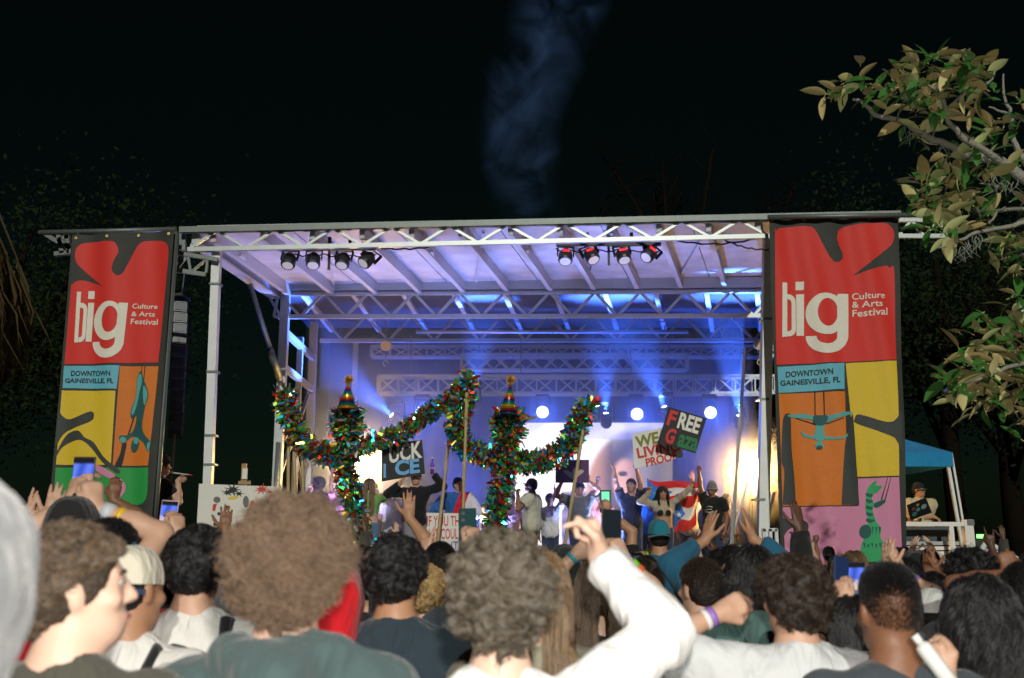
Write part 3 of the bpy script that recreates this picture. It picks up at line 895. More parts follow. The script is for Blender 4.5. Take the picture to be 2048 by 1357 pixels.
prints1 = [
    ('red_panel', 'red', .004, P_(red1, Y=YB1)),
    ('cyan_panel', 'cyan', .004, P_([Q1(481, 1252), Q1(905, 1250), Q2(885, 297), Q2(470, 288)], Y=YB1)),
    ('yellow_panel', 'yellow', .004, P_([Q2(464, 306), Q2(878, 312), Q2(842, 870), Q2(420, 866)], Y=YB1)),
    ('orange_panel', 'orange', .004, P_([Q2(908, 124), Q2(1194, 124), Q2(1120, 874), Q2(855, 874)], Y=YB1)),
    ('green_panel', 'green', .004, P_(smooth_poly([Q2(418, 888), Q2(1122, 888), Q2(1116, 1080), Q2(1085, 1150), Q2(1020, 1170), Q2(930, 1155), Q2(860, 1165), Q2(400, 1180)], sharp=(0, 1, 7)),
                                       smooth_poly([Q2(380, 1220), Q2(930, 1225), Q2(1050, 1215), Q2(1090, 1280), Q2(1075, 1445), Q2(365, 1445)], sharp=(0, 4, 5)), Y=YB1)),
    ('pink_panel', 'pink', .004 + .004, P_(smooth_poly([Q2(705, 868), Q2(770, 880), Q2(860, 935), Q2(930, 1000), Q2(940, 1060), Q2(900, 1115), Q2(880, 1080), Q2(895, 1010), Q2(820, 965), Q2(740, 920)]), Y=YB1)),
    ('dark_blob', 'greydark', .008, P_(smooth_poly([Q2(440, 440), Q2(470, 500), Q2(530, 522), Q2(660, 470), Q2(700, 470), Q2(708, 505), Q2(680, 540), Q2(540, 595), Q2(470, 640), Q2(415, 740)], sharp=(0, 9)),
                                       smooth_poly([Q2(418, 790), Q2(470, 680), Q2(520, 625), Q2(590, 610), Q2(640, 660), Q2(710, 700), Q2(790, 810), Q2(900, 905), Q2(880, 930), Q2(770, 840), Q2(690, 740), Q2(610, 680), Q2(520, 700), Q2(460, 740), Q2(425, 800)]), Y=YB1)),
    ('rope', 'black', .008, P_([Q2(1068, 124), Q2(1073, 124), Q2(1068, 200), Q2(1062, 200)], [Q2(1090, 124), Q2(1096, 124), Q2(1085, 240), Q2(1080, 240)], [Q2(1010, 480), Q2(1020, 480), Q2(968, 640), Q2(958, 640)],
                               smooth_poly([Q2(925, 700), Q2(950, 705), Q2(942, 760), Q2(915, 874), Q2(872, 874), Q2(905, 790)]), Y=YB1)),
    ('acrobat_figure', 'tealdark', .011, P_(smooth_poly([Q2(1060, 160), Q2(1085, 225), Q2(1120, 335), Q2(1092, 440), Q2(1072, 560), Q2(1085, 630), Q2(1140, 700), Q2(1118, 770), Q2(1085, 705), Q2(1040, 668), Q2(990, 655), Q2(935, 700), Q2(908, 695), Q2(905, 650), Q2(965, 640), Q2(1008, 590), Q2(1025, 500), Q2(985, 515), Q2(985, 450), Q2(1022, 350), Q2(1032, 220)]),
                                            ell(*Q2(1015, 715), 8, 16, rot=.25), Y=YB1)),
    ('acrobat_figure', 'teal', .014, P_(smooth_poly([Q2(1058, 180), Q2(1072, 230), Q2(1050, 330), Q2(1030, 420), Q2(1000, 490), Q2(990, 460), Q2(1025, 350), Q2(1036, 220)]), smooth_poly([Q2(1085, 270), Q2(1115, 335), Q2(1092, 420), Q2(1080, 350)]),
                                        ell(*Q2(1025, 685), 6, 7), ell(*Q2(928, 680), 6, 6), smooth_poly([Q2(1120, 700), Q2(1138, 705), Q2(1125, 765), Q2(1112, 740)]), Y=YB1)),
    ('logo_lettering', 'white', .008, big_letters(logo1, YB1)),
    ('lettering', 'white', .008, texts(YB1, ('Culture', (Q1(1000, 782), Q1(1188, 786), Q1(1184, 822), Q1(996, 820)), .012), ('& Arts', (Q1(992, 842), Q1(1168, 844), Q1(1164, 880), Q1(988, 878)), .012), ('Festival', (Q1(988, 896), Q1(1190, 900), Q1(1186, 942), Q1(983, 938)), .012))),
    ('lettering', 'black', .008, texts(YB1, ('DOWNTOWN', (Q2(537, 158), Q2(842, 160), Q2(840, 200), Q2(534, 198)), .022), ('GAINESVILLE, FL', (Q2(492, 214), Q2(868, 218), Q2(864, 262), Q2(486, 254)), .022))),
]
banner('black banner with red logo panel hung beyond the dry palm fronds', [(145, 470), (350, 462), (302, 1090), (92, 1090)], YB1, ph1, prints1, (.04, .35, .65, .95))
# grey hem pole along the inner edge of that banner
m = MB(); m.tube([at(351, 466, YB1 + .1), at(316, 930, YB1 + .1), at(300, 1130, YB1 + .1)], .06, 10)
t = thing('banner_pole', 'grey banner pole along the inner edge of the banner near the painter', 'pole', at(300, 1130, YB1 + .1))
m.build('shaft', STEEL, t, True)
# ------------------------------------------------------------------ bodies: one continuous skin from blended distance fields
def axis(lo, hi, step, fine, fstep):
    """Grid lines from lo to hi: step apart, fstep apart inside the fine intervals."""
    xs, x = [], lo
    while x <= hi:
        xs.append(x)
        x += fstep if any(a <= x <= b for a, b in fine) else step
    return np.array(xs + [x], dtype=np.float64)

CORN = [(0, 0, 0), (1, 0, 0), (0, 1, 0), (1, 1, 0), (0, 0, 1), (1, 0, 1), (0, 1, 1), (1, 1, 1)]
EDG = [(0, 1), (2, 3), (4, 5), (6, 7), (0, 2), (1, 3), (4, 6), (5, 7), (0, 4), (1, 5), (2, 6), (3, 7)]

def surface_nets(X, Y, Z, D):
    ins = D < 0
    s = np.zeros(tuple(n - 1 for n in D.shape), dtype=np.uint8)
    for a, b, c in CORN:
        s += ins[a:a + s.shape[0], b:b + s.shape[1], c:c + s.shape[2]]
    I, J, K = np.nonzero((s > 0) & (s < 8))
    val = np.stack([D[I + a, J + b, K + c] for a, b, c in CORN], 1)
    pos = np.stack([np.stack([X[I + a], Y[J + b], Z[K + c]], 1) for a, b, c in CORN], 1)
    acc = np.zeros((len(I), 3)); cnt = np.zeros(len(I))
    for p, q in EDG:
        va, vb = val[:, p], val[:, q]
        m = (va < 0) != (vb < 0)
        t = np.where(m, va / np.where(m, va - vb, 1), 0)
        acc += m[:, None] * (pos[:, p] + (pos[:, q] - pos[:, p]) * t[:, None])
        cnt += m
    V = acc / cnt[:, None]
    idx = np.full(s.shape, -1, dtype=np.int64)
    idx[I, J, K] = np.arange(len(I))
    F = []
    for ax in range(3):
        A = ins[:-1] if ax == 0 else ins[:, :-1] if ax == 1 else ins[:, :, :-1]
        B = ins[1:] if ax == 0 else ins[:, 1:] if ax == 1 else ins[:, :, 1:]
        i, j, k = np.nonzero(A != B)
        ijk = [i, j, k]
        o1, o2 = [(1, 2), (2, 0), (0, 1)][ax]
        ok = np.ones(len(i), bool)
        for o in (o1, o2):
            ok &= (ijk[o] > 0) & (ijk[o] < D.shape[o] - 1)
        i, j, k = i[ok], j[ok], k[ok]
        ijk = [i, j, k]
        def cell(d1, d2):
            q = [i, j, k]
            q[o1] = q[o1] - d1; q[o2] = q[o2] - d2
            return idx[q[0], q[1], q[2]]
        quad = np.stack([cell(1, 1), cell(0, 1), cell(0, 0), cell(1, 0)], 1)
        fl = ins[i, j, k]
        quad[~fl] = quad[~fl][:, ::-1]
        F.append(quad)
    F = np.concatenate(F)
    return V, F[(F >= 0).all(1)]

class Field:
    """Blend of tapered capsules and ellipsoids; prims: dict(a,b,ra,rb,k,flat,cut)."""
    def __init__(s): s.p = []
    def cap(s, a, b, ra, rb=None, k=.03, flat=None, cut=None, sub=False):
        s.p.append((np.array(a, float), np.array(b, float), ra, ra if rb is None else rb, k, flat, cut, sub)); return s
    def ell(s, c, r, k=.03, R=None, sub=False):
        s.p.append((np.array(c, float), None, np.array(r, float), R, k, None, None, sub)); return s
    def mesh(s, lo, hi, step, fine=((), (), ()), fstep=.008, rough=None):
        X, Y, Z = (axis(lo[i], hi[i], step, fine[i], fstep) for i in range(3))
        D = np.full((len(X), len(Y), len(Z)), 1.0, dtype=np.float32)
        for a, b, ra, rb, k, flat, cut, sub in s.p:
            if b is None:
                r = float(ra.max()); l, h = a - r, a + r
            else:
                r = max(ra, rb) * 1.02; l, h = np.minimum(a, b) - r, np.maximum(a, b) + r
            mg = k + step * 2.2
            sl = tuple(slice(max(0, np.searchsorted(A, l[i] - mg) - 1), np.searchsorted(A, h[i] + mg) + 1) for i, A in enumerate((X, Y, Z)))
            gx, gy, gz = X[sl[0]][:, None, None], Y[sl[1]][None, :, None], Z[sl[2]][None, None, :]
            if gx.size == 0 or gy.size == 0 or gz.size == 0: continue
            if b is None:
                px, py, pz = gx - a[0], gy - a[1], gz - a[2]
                if rb is not None:
                    R = rb  # rows = ellipsoid axes
                    px, py, pz = (R[0][0] * px + R[0][1] * py + R[0][2] * pz, R[1][0] * px + R[1][1] * py + R[1][2] * pz, R[2][0] * px + R[2][1] * py + R[2][2] * pz)
                q = np.sqrt((px / ra[0]) ** 2 + (py / ra[1]) ** 2 + (pz / ra[2]) ** 2)
                q2 = np.sqrt((px / ra[0] ** 2) ** 2 + (py / ra[1] ** 2) ** 2 + (pz / ra[2] ** 2) ** 2) + 1e-6
                d = q * (q - 1) / q2
            else:
                sx, sy, sz = flat or (1, 1, 1)      # squash: the capsule is round in scaled space
                ab = (b - a) * (1 / sx, 1 / sy, 1 / sz)
                px, py, pz = (gx - a[0]) / sx, (gy - a[1]) / sy, (gz - a[2]) / sz
                L2 = float((ab ** 2).sum()) + 1e-9
                t = np.clip((px * ab[0] + py * ab[1] + pz * ab[2]) / L2, 0, 1)
                d = (np.sqrt((px - ab[0] * t) ** 2 + (py - ab[1] * t) ** 2 + (pz - ab[2] * t) ** 2) - (ra + (rb - ra) * t)) * min(sx, sy, sz)
                if cut is not None:
                    cp, cn = np.array(cut[0], float), np.array(cut[1], float)
                    d = np.maximum(d, (gx - cp[0]) * cn[0] + (gy - cp[1]) * cn[1] + (gz - cp[2]) * cn[2])
            d = np.broadcast_to(d, D[sl].shape).astype(np.float32)
            o = D[sl]
            if sub:
                D[sl] = np.maximum(o, -d)
            else:
                h = np.clip(.5 + .5 * (d - o) / k, 0, 1)
                D[sl] = d + (o - d) * h - k * h * (1 - h)
        if rough is not None:
            amp, fr, sd = rough
            gx, gy, gz = X[:, None, None] * fr, Y[None, :, None] * fr, Z[None, None, :] * fr
            D = D + (amp * np.sin(gx * 1.1 + 2.1 * np.sin(gz * .7 + sd) + sd) * np.sin(gz * .9 + gy + 1.7 * np.sin(gx * .8 + sd))
                     + amp * .7 * np.abs(np.sin(gx * 1.9 + gy * 1.3 + 1.8 * np.sin(gz * .45 + sd * 2) + sd * 3)) * np.sin(gz * .55 + 1.3 * np.sin(gx * .6 + sd))).astype(np.float32)
        D[0] = D[-1] = 1; D[:, 0] = D[:, -1] = 1; D[:, :, 0] = D[:, :, -1] = 1
        return surface_nets(X, Y, Z, D)

SKIN = {}
def skin(name, col):
    if name in SKIN: return SKIN[name]
    m = mat('skin_' + name, col, .5, 0, .10, 14, .06, spec=.35)
    b = m.node_tree.nodes['Principled BSDF']
    b.inputs['Subsurface Weight'].default_value = .12
    b.inputs['Subsurface Radius'].default_value = (.012, .004, .002)
    SKIN[name] = m
    return m
skin('pale', (.62, .40, .30)); skin('light', (.52, .31, .21)); skin('tan', (.40, .21, .12)); skin('brown', (.21, .095, .05)); skin('deep', (.10, .045, .025))

def nrm(v):
    v = np.array(v, float); return v / (np.linalg.norm(v) + 1e-9)

def arm_ik(S, T, pole, l1=.285, l2=.255):
    S, T = np.array(S, float), np.array(T, float)
    d = T - S; L = np.linalg.norm(d)
    L = min(L, (l1 + l2) * .995); d = nrm(d)
    T = S + d * L
    c = (l1 * l1 + L * L - l2 * l2) / (2 * L)
    h = math.sqrt(max(0, l1 * l1 - c * c))
    p = np.array(pole, float); p = nrm(p - d * p.dot(d))
    return S + d * c + p * h, T

def hand_prims(f, Wp, d, n, kind, side, s=1.0):
    """Hand at wrist Wp: fingers along d, palm facing n; side +1 = thumb towards d x n."""
    d, n = nrm(d), np.array(n, float)
    n = nrm(n - d * n.dot(d)); u = np.cross(d, n) * side
    W_ = np.array(Wp, float)
    Pt = lambda a, b, c: W_ + (d * a + u * b + n * c) * s
    f.cap(Pt(-.01, 0, 0), Pt(.03, 0, 0), .026 * s, .027 * s, .015)
    for b in (-.026, -.009, .009, .026):
        f.cap(Pt(.022, b * .7, 0), Pt(.088 - abs(b - .005) * .25, b, .002), .0165 * s, .0135 * s, .012)
    curl = {'open': (.10, .15, .1), 'relax': (.45, .5, .35), 'fist': (1.5, 1.6, 1.0), 'grip': (1.05, 1.05, .7), 'hold': (.75, .7, .4), 'hook': (1.25, .30, .15)}
    Ls = [(.038, .024, .019), (.044, .028, .021), (.041, .026, .020), (.031, .019, .017)]
    for i, b in enumerate((.029, .0095, -.0095, -.028)):          # index..little
        k_ = kind
        if kind == 'point': k_ = 'open' if i == 0 else 'fist'
        if kind == 'beckon': k_ = 'hook' if i == 0 else 'fist'
        if kind == 'horns': k_ = 'open' if i in (0, 3) else 'fist'
        if kind == 'peace': k_ = 'open' if i in (0, 1) else 'fist'
        cs = curl[k_]
        spread = (b * 3.2 if k_ == 'open' else b * .6)
        p = Pt(.088 - abs(b - .006) * .28, b, .002)
        ang = 0
        dirn = lambda a: nrm((d * math.cos(a) + n * math.sin(a)) + u * spread * math.cos(a))
        r = .0098 if i < 3 else .0085
        for j in range(3):
            ang += cs[j]
            q = p + dirn(ang) * Ls[i][j] * s
            f.cap(p, q, r * s, r * .92 * s, .0035)
            p = q; r *= .9
    # thumb leaves the side of the palm near its base
    a = Pt(.022, .024, .004); o_ = .055 if kind in ('open',) else .040
    b_ = Pt(.052, .024 + o_ * .62, .014); 
    c_ = Pt(.082, .024 + o_ * (.95 if kind == 'open' else .35), .020 if kind == 'open' else .034)
    e_ = Pt(.104, .024 + o_ * (1.15 if kind == 'open' else .05), .024 if kind == 'open' else .040)
    f.cap(a, b_, .0165 * s, .013 * s, .012); f.cap(b_, c_, .0122 * s, .0105 * s, .004); f.cap(c_, e_, .0105 * s, .009 * s, .004)

ZH = 1.635      # head centre of a 1.75 m figure
HEADW = 1.0
def person_mesh(pose, head_dir=0.0, head_tilt=0.0, female=False, build=1.0, fine=True, lean=(0, 0), legs='stand', coarse=.020, jaw=True):
    """pose: for each side ('L','R') dict(wrist=(x,y,z), pole, d, n, hand) or None = hanging. Faces +Y. Returns (V, F, joints)."""
    f = Field()
    J = {}
    sw = (.168 if female else .188) * (1 + (build - 1) * .7)
    lx, ly = lean
    T = lambda p: np.array((p[0] + lx * max(0, p[2] - .95), p[1] + ly * max(0, p[2] - .95), p[2]))
    J['T'] = T
    # legs
    for s in (-1, 1):
        hx = .092 * s
        f.cap((hx, 0, .90), (hx * 1.05, .01, .49), .085 * build, .056, .03)
        f.cap((hx * 1.05, .01, .49), (hx * 1.08, -.02, .10), .054, .036, .02)
        f.cap((hx * 1.08, -.03, .05), (hx * 1.25, .13, .035), .040, .032, .02)
    # trunk
    f.ell(T((0, -.005, .95)), (.165 * build, .118 * build, .13), .05)
    f.cap(T((-.05, 0, 1.02)), T((-.055, .005, 1.30)), .105 * build, .115 * build, .06, (1, .92, 1))
    f.cap(T((.05, 0, 1.02)), T((.055, .005, 1.30)), .105 * build, .115 * build, .06, (1, .92, 1))
    f.cap(T((-sw + .045, -.005, 1.385)), T((sw - .045, -.005, 1.385)), .066, .066, .07)
    f.cap(T((-.05, -.02, 1.42)), T((0, -.012, 1.50)), .062, .05, .05); f.cap(T((.05, -.02, 1.42)), T((0, -.012, 1.50)), .062, .05, .05)
    if female:
        for s in (-1, 1): f.ell(T((.075 * s, .095, 1.275)), (.066, .06, .066), .03)
    # neck and head
    hc = T((0, .012, ZH)) + np.array((math.sin(-head_dir) * 0.0, 0, 0))
    f.cap(T((0, -.016, 1.44)), T((0, -.004, 1.575)), .056 * (1.0 if not female else .88), .053 * (1 if not female else .88), .035)
    ch, sh = math.cos(head_dir), math.sin(head_dir)
    ct, st = math.cos(head_tilt), math.sin(head_tilt)
    def H(x, y, z):      # head space: y forward, tilt up, then turned by head_dir (positive = towards +X)
        y2, z2 = y * ct - z * st, y * st + z * ct
        return hc + np.array((x * ch + y2 * sh, -x * sh + y2 * ch, z2))
    RH = np.array([H(1, 0, 0) - hc, H(0, 1, 0) - hc, H(0, 0, 1) - hc])
    J['H'], J['RH'], J['hc'] = H, RH, hc
    f.ell(H(0, -.012, .03), (.074, .094, .088), .02, RH)
    f.ell(H(0, .012, -.02), (.066, .080, .092), .03, RH)
    f.ell(H(0, .050, -.085), (.040, .036, .032), .03, RH)
    f.ell(H(0, .035, -.070), (.052, .05, .036), .03, RH)
    f.cap(H(0, .086, .018), H(0, .108, -.022), .0085, .0125, .012)                # nose
    for s in (-1, 1):
        f.ell(H(.014 * s, .098, -.026), (.009, .011, .008), .006, RH)
        f.ell(H(.076 * s, -.005, -.008), (.010, .019, .030), .008, RH)             # ear
        f.ell(H(.082 * s, -.013, .004), (.006, .017, .022), .006, RH)
        f.cap(H(.012 * s, .082, .030), H(.050 * s, .070, .030), .009, .008, .010)  # brow
        f.ell(H(.048 * s, .062, -.022), (.020, .022, .018), .02, RH)               # cheek
        f.ell(H(.031 * s, .090, .010), (.013, .012, .009), .004, RH, sub=True)     # eye socket
    for s in (-1, 1): f.cap(H(.020 * s, .086, .0175), H(.043 * s, .081, .0165), .0052, .0048, .004)   # upper lids
    f.ell(H(0, .092, -.056), (.023, .010, .0065), .006, RH); f.ell(H(0, .090, -.067), (.019, .010, .007), .006, RH)
    # arms
    fx, fy, fz = [], [], []
    for key, s in (('L', -1), ('R', 1)):
        Sx = T((s * sw, -.01, 1.395))
        p = pose.get(key)
        if p is None:
            E, Wr = Sx + np.array((s * .05, -.03, -.275)), Sx + np.array((s * .05, .06, -.515))
            d, n, hand, vis = (0, .25, -1), (-s, 0, 0), 'relax', False
        else:
            raise_ = max(0, min(1, (p['wrist'][2] - 1.35) / .4))
            Sx = Sx + np.array((-s * .018, .0, .035)) * raise_
            E, Wr = arm_ik(Sx, T(p['wrist']) if p.get('lean') else p['wrist'], p.get('pole', (s * .6, -.4, -.6)))
            d, n, hand, vis = p.get('d', (0, 0, 1)), p.get('n', (0, 1, 0)), p.get('hand', 'open'), True
        J[key] = (Sx, E, Wr, nrm(d), nrm(n))
        aw = build * (.88 if female else 1)
        f.cap(Sx + (0, 0, .0), E, .053 * aw, .040 * aw, .03)
        f.cap(E, E + (Wr - E) * .4, .040 * aw, .041 * aw, .02)
        f.cap(E + (Wr - E) * .4, Wr, .041 * aw, .0265 * aw, .02, None)
        hand_prims(f, Wr, d, n, hand, s * (1 if p is None else p.get('thumb', 1)), 1.0 if not female else .92)
        if fine and vis:
            hcn = Wr + nrm(d) * .09
            fx.append((hcn[0] - .12, hcn[0] + .12)); fy.append((hcn[1] - .12, hcn[1] + .12)); fz.append((hcn[2] - .13, hcn[2] + .13))
    if fine:
        fx.append((hc[0] - .11, hc[0] + .11)); fy.append((hc[1] - .13, hc[1] + .15)); fz.append((hc[2] - .14, hc[2] + .13))
    allp = [np.minimum(a, b) if b is not None else a for a, b, *_ in f.p] + [np.maximum(a, b) if b is not None else a for a, b, *_ in f.p]
    A = np.array(allp)
    lo, hi = A.min(0) - .16, A.max(0) + .16
    lo[2] = -.02
    V, F = f.mesh(lo, hi, coarse, (fx, fy, fz), .0085 if fine else coarse)
    return V, F, J

def garment(J, kind='tee', female=False, build=1.0, step=.020, sd=1.0, puff=0.0, hem=.86, hood=False, sleeve=None):
    """Shirt over the same joints: body, sleeves cut square at the hem, collar."""
    f = Field(); T = J['T']; g = .016 + puff
    sw = (.168 if female else .188) * (1 + (build - 1) * .7)
    f.ell(T((0, -.005, .97)), (.17 * build + g, .122 * build + g, .16), .05)
    for s in (-1, 1):
        f.cap(T((.05 * s, 0, hem + .08)), T((.055 * s, .005, 1.30)), .112 * build + g, .115 * build + g, .06, (1, .92, 1))
    if female:
        for s in (-1, 1): f.ell(T((.075 * s, .095, 1.275)), (.066 + g * .7, .06 + g * .7, .066 + g), .04)
    f.cap(T((-sw + .04, -.005, 1.385)), T((sw - .04, -.005, 1.385)), .066 + g * .8, .066 + g * .8, .07)
    f.cap(T((-.06, -.02, 1.42)), T((-.02, -.014, 1.468)), .064 + g * .5, .052 + g * .4, .04); f.cap(T((.06, -.02, 1.42)), T((.02, -.014, 1.468)), .064 + g * .5, .052 + g * .4, .04)
    frac = sleeve if sleeve is not None else {'tee': .38, 'long': 1.93, 'three': 1.4, 'tank': 0}[kind]
    for key in ('L', 'R'):
        S, E, Wr, d, n = J[key]
        if frac <= 0: continue
        aw = build * (.88 if female else 1)
        g2 = g + (.012 if kind == 'tee' else .008)
        if frac <= 1.0:
            c = S + (E - S) * max(frac, .05) * 1.55 if kind == 'tee' else S + (E - S) * frac
            f.cap(S, c + (E - S) * .2, .056 * aw + g2, .050 * aw + g2 + .006, .05, None, (c, nrm(E - S)))
        else:
            f.cap(S, E, .055 * aw + g2, .046 * aw + g2, .05)
            c = E + (Wr - E) * (frac - 1)
            f.cap(E, c + (Wr - E) * .15, .046 * aw + g2, .032 * aw + g2, .03, None, (c, nrm(Wr - E)))
    if hood:
        f.cap(T((-.09, -.06, 1.49)), T((0, -.13, 1.455)), .038, .052, .05); f.cap(T((.09, -.06, 1.49)), T((0, -.13, 1.455)), .038, .052, .05)
        f.cap(T((-.09, -.06, 1.49)), T((-.05, .06, 1.45)), .036, .030, .04); f.cap(T((.09, -.06, 1.49)), T((.05, .06, 1.45)), .036, .030, .04)
        f.cap(T((0, -.13, 1.44)), T((0, -.155, 1.36)), .06, .03, .05)
    else:
        f.cap(T((-.055, -.03, 1.45)), T((.055, -.03, 1.45)), .062, .062, .03)
    A = np.array([np.minimum(a, b) if b is not None else a for a, b, *_ in f.p] + [np.maximum(a, b) if b is not None else a for a, b, *_ in f.p])
    lo, hi = A.min(0) - .2, A.max(0) + .2
    lo[2] = max(lo[2], hem - .04)
    V, F = f.mesh(lo, hi, step, rough=(.008, 24, sd))
    return V, F

def trousers_mb(build=1.0, short=False):
    m = MB()
    f = Field()
    for s in (-1, 1):
        hx = .092 * s
        z = .42 if short else .08
        f.cap((hx, 0, .90), (hx * 1.05, .01, .49), .098 * build, .072, .03)
        if not short: f.cap((hx * 1.05, .01, .49), (hx * 1.08, -.015, .03), .072, .058, .02, None, ((0, 0, .05), (0, 0, -1)))
    f.ell((0, -.005, .96), (.178 * build, .13 * build, .12), .05)
    return f.mesh((-.32, -.25, .0), (.32, .25, 1.2), .028)

# ------------------------------------------------------------------ hair: strands
HAIR, UNDER = {}, {}
def hair_mat(name, col, rough=.36):
    if name in HAIR: return HAIR[name]
    m = mat('hair_' + name, col, rough, 0, 0, 40, 0, spec=.4)
    nt = m.node_tree; b = nt.nodes['Principled BSDF']
    hi = nt.nodes.new('ShaderNodeHairInfo'); mx = nt.nodes.new('ShaderNodeMix'); mx.data_type = 'RGBA'      # strands differ in shade
    mx.inputs[6].default_value = tuple(c * .45 for c in col) + (1,); mx.inputs[7].default_value = tuple(min(1, c * 1.7) for c in col) + (1,)
    tc = nt.nodes.new('ShaderNodeTexCoord'); nz = nt.nodes.new('ShaderNodeTexNoise'); nz.inputs['Scale'].default_value = 75; nz.inputs['Detail'].default_value = 6
    bp = nt.nodes.new('ShaderNodeBump'); bp.inputs['Strength'].default_value = .9; bp.inputs['Distance'].default_value = .012
    nt.links.new(tc.outputs['Object'], nz.inputs['Vector']); nt.links.new(nz.outputs['Fac'], bp.inputs['Height']); nt.links.new(hi.outputs['Random'], mx.inputs[0]); nt.links.new(mx.outputs[2], b.inputs['Base Color'])
    HAIR[name] = m
    u = m.copy(); u.name = 'hair_under_' + name; UNDER[m.name] = u            # the mass beneath the strands is rough and broken up
    ub = u.node_tree.nodes['Principled BSDF']; ub.inputs['Roughness'].default_value = .6
    u.node_tree.links.new(next(n for n in u.node_tree.nodes if n.type == 'BUMP').outputs[0], ub.inputs['Normal'])
    return m
hair_mat('black', (.012, .011, .011)); hair_mat('darkbrown', (.028, .018, .012)); hair_mat('brown', (.075, .045, .025))
hair_mat('sandy', (.16, .10, .05)); hair_mat('blond', (.34, .22, .09)); hair_mat('grey', (.10, .095, .085)); hair_mat('afro', (.135, .088, .056), .7); hair_mat('curl', (.088, .072, .052), .38)
hair_mat('wavybrown', (.085, .058, .036), .42)
hair_mat('red', (.40, .015, .02))

def strands_obj(P, rad, m, name='hair_strands', parent=None):
    """P: (N, S, 3) points; rad: radius at the root."""
    N, S, _ = P.shape
    hc = bpy.data.hair_curves.new(name)
    hc.add_curves([S] * N)
    hc.position_data.foreach_set('vector', P.astype(np.float32).reshape(-1))
    r = hc.attributes.get('radius') or hc.attributes.new('radius', 'FLOAT', 'POINT')
    t = np.linspace(0, 1, S)
    rr = np.broadcast_to(rad * (1 - .55 * t ** 2), (N, S)).astype(np.float32)
    r.data.foreach_set('value', rr.reshape(-1).copy())
    hc.materials.append(m)
    o = bpy.data.objects.new(name, hc)
    COL.objects.link(o)
    if parent is not None: o.parent = parent
    return o

def scalp_points(n, J, g, face=True, low=-.075, front=.055, sc=1.0):
    """Random roots on the skull where hair grows, in head space (x, y fwd, z)."""
    out = []
    while len(out) < n:
        v = g.normal(size=(n * 3, 3)); v /= np.linalg.norm(v, axis=1)[:, None]
        p = v * np.array((.0765, .0965, .0925)) + np.array((0, -.012, .025))
        line = np.where(p[:, 1] > .0, .035 + (p[:, 1] / .085) * .035, np.where(p[:, 1] > -.045, -.005 + (p[:, 1] + .045) / .045 * .040, low + (p[:, 1] + .105) / .06 * .04))
        ok = p[:, 2] > line
        out.extend(list(p[ok]))
    P = np.array(out[:n])
    N_ = (P - np.array((0, -.012, .025))) / np.array((.0765, .0965, .0925)) ** 2
    N_ /= np.linalg.norm(N_, axis=1)[:, None]
    return P * sc, N_

def to_world(J, P):
    return J['hc'] + P[..., 0:1] * J['RH'][0] + P[..., 1:2] * J['RH'][1] + P[..., 2:3] * J['RH'][2]

def cap_mesh(J, off, g=None, low=-.075, bumps=0.0, step=.016):
    """Under-hair on the skull."""
    f = Field(); H = J['H']; RH = J['RH']
    f.ell(H(0, -.014, .030), (.076 + off, .097 + off, .090 + off), .02, RH)
    f.ell(H(0, -.045, -.015), (.068 + off, .060 + off, .072 + off * .6), .03, RH)
    # keep the face and neck free
    f.ell(H(0, .105, -.055), (.088, .085, .112), .01, RH, sub=True)
    f.ell(H(0, .01, -.115), (.11, .085, .085), .01, RH, sub=True)
    c = J['hc']; r = .17 + off
    return f.mesh(c - r, c + r, step, rough=(bumps, 70, 1.3) if bumps else None)

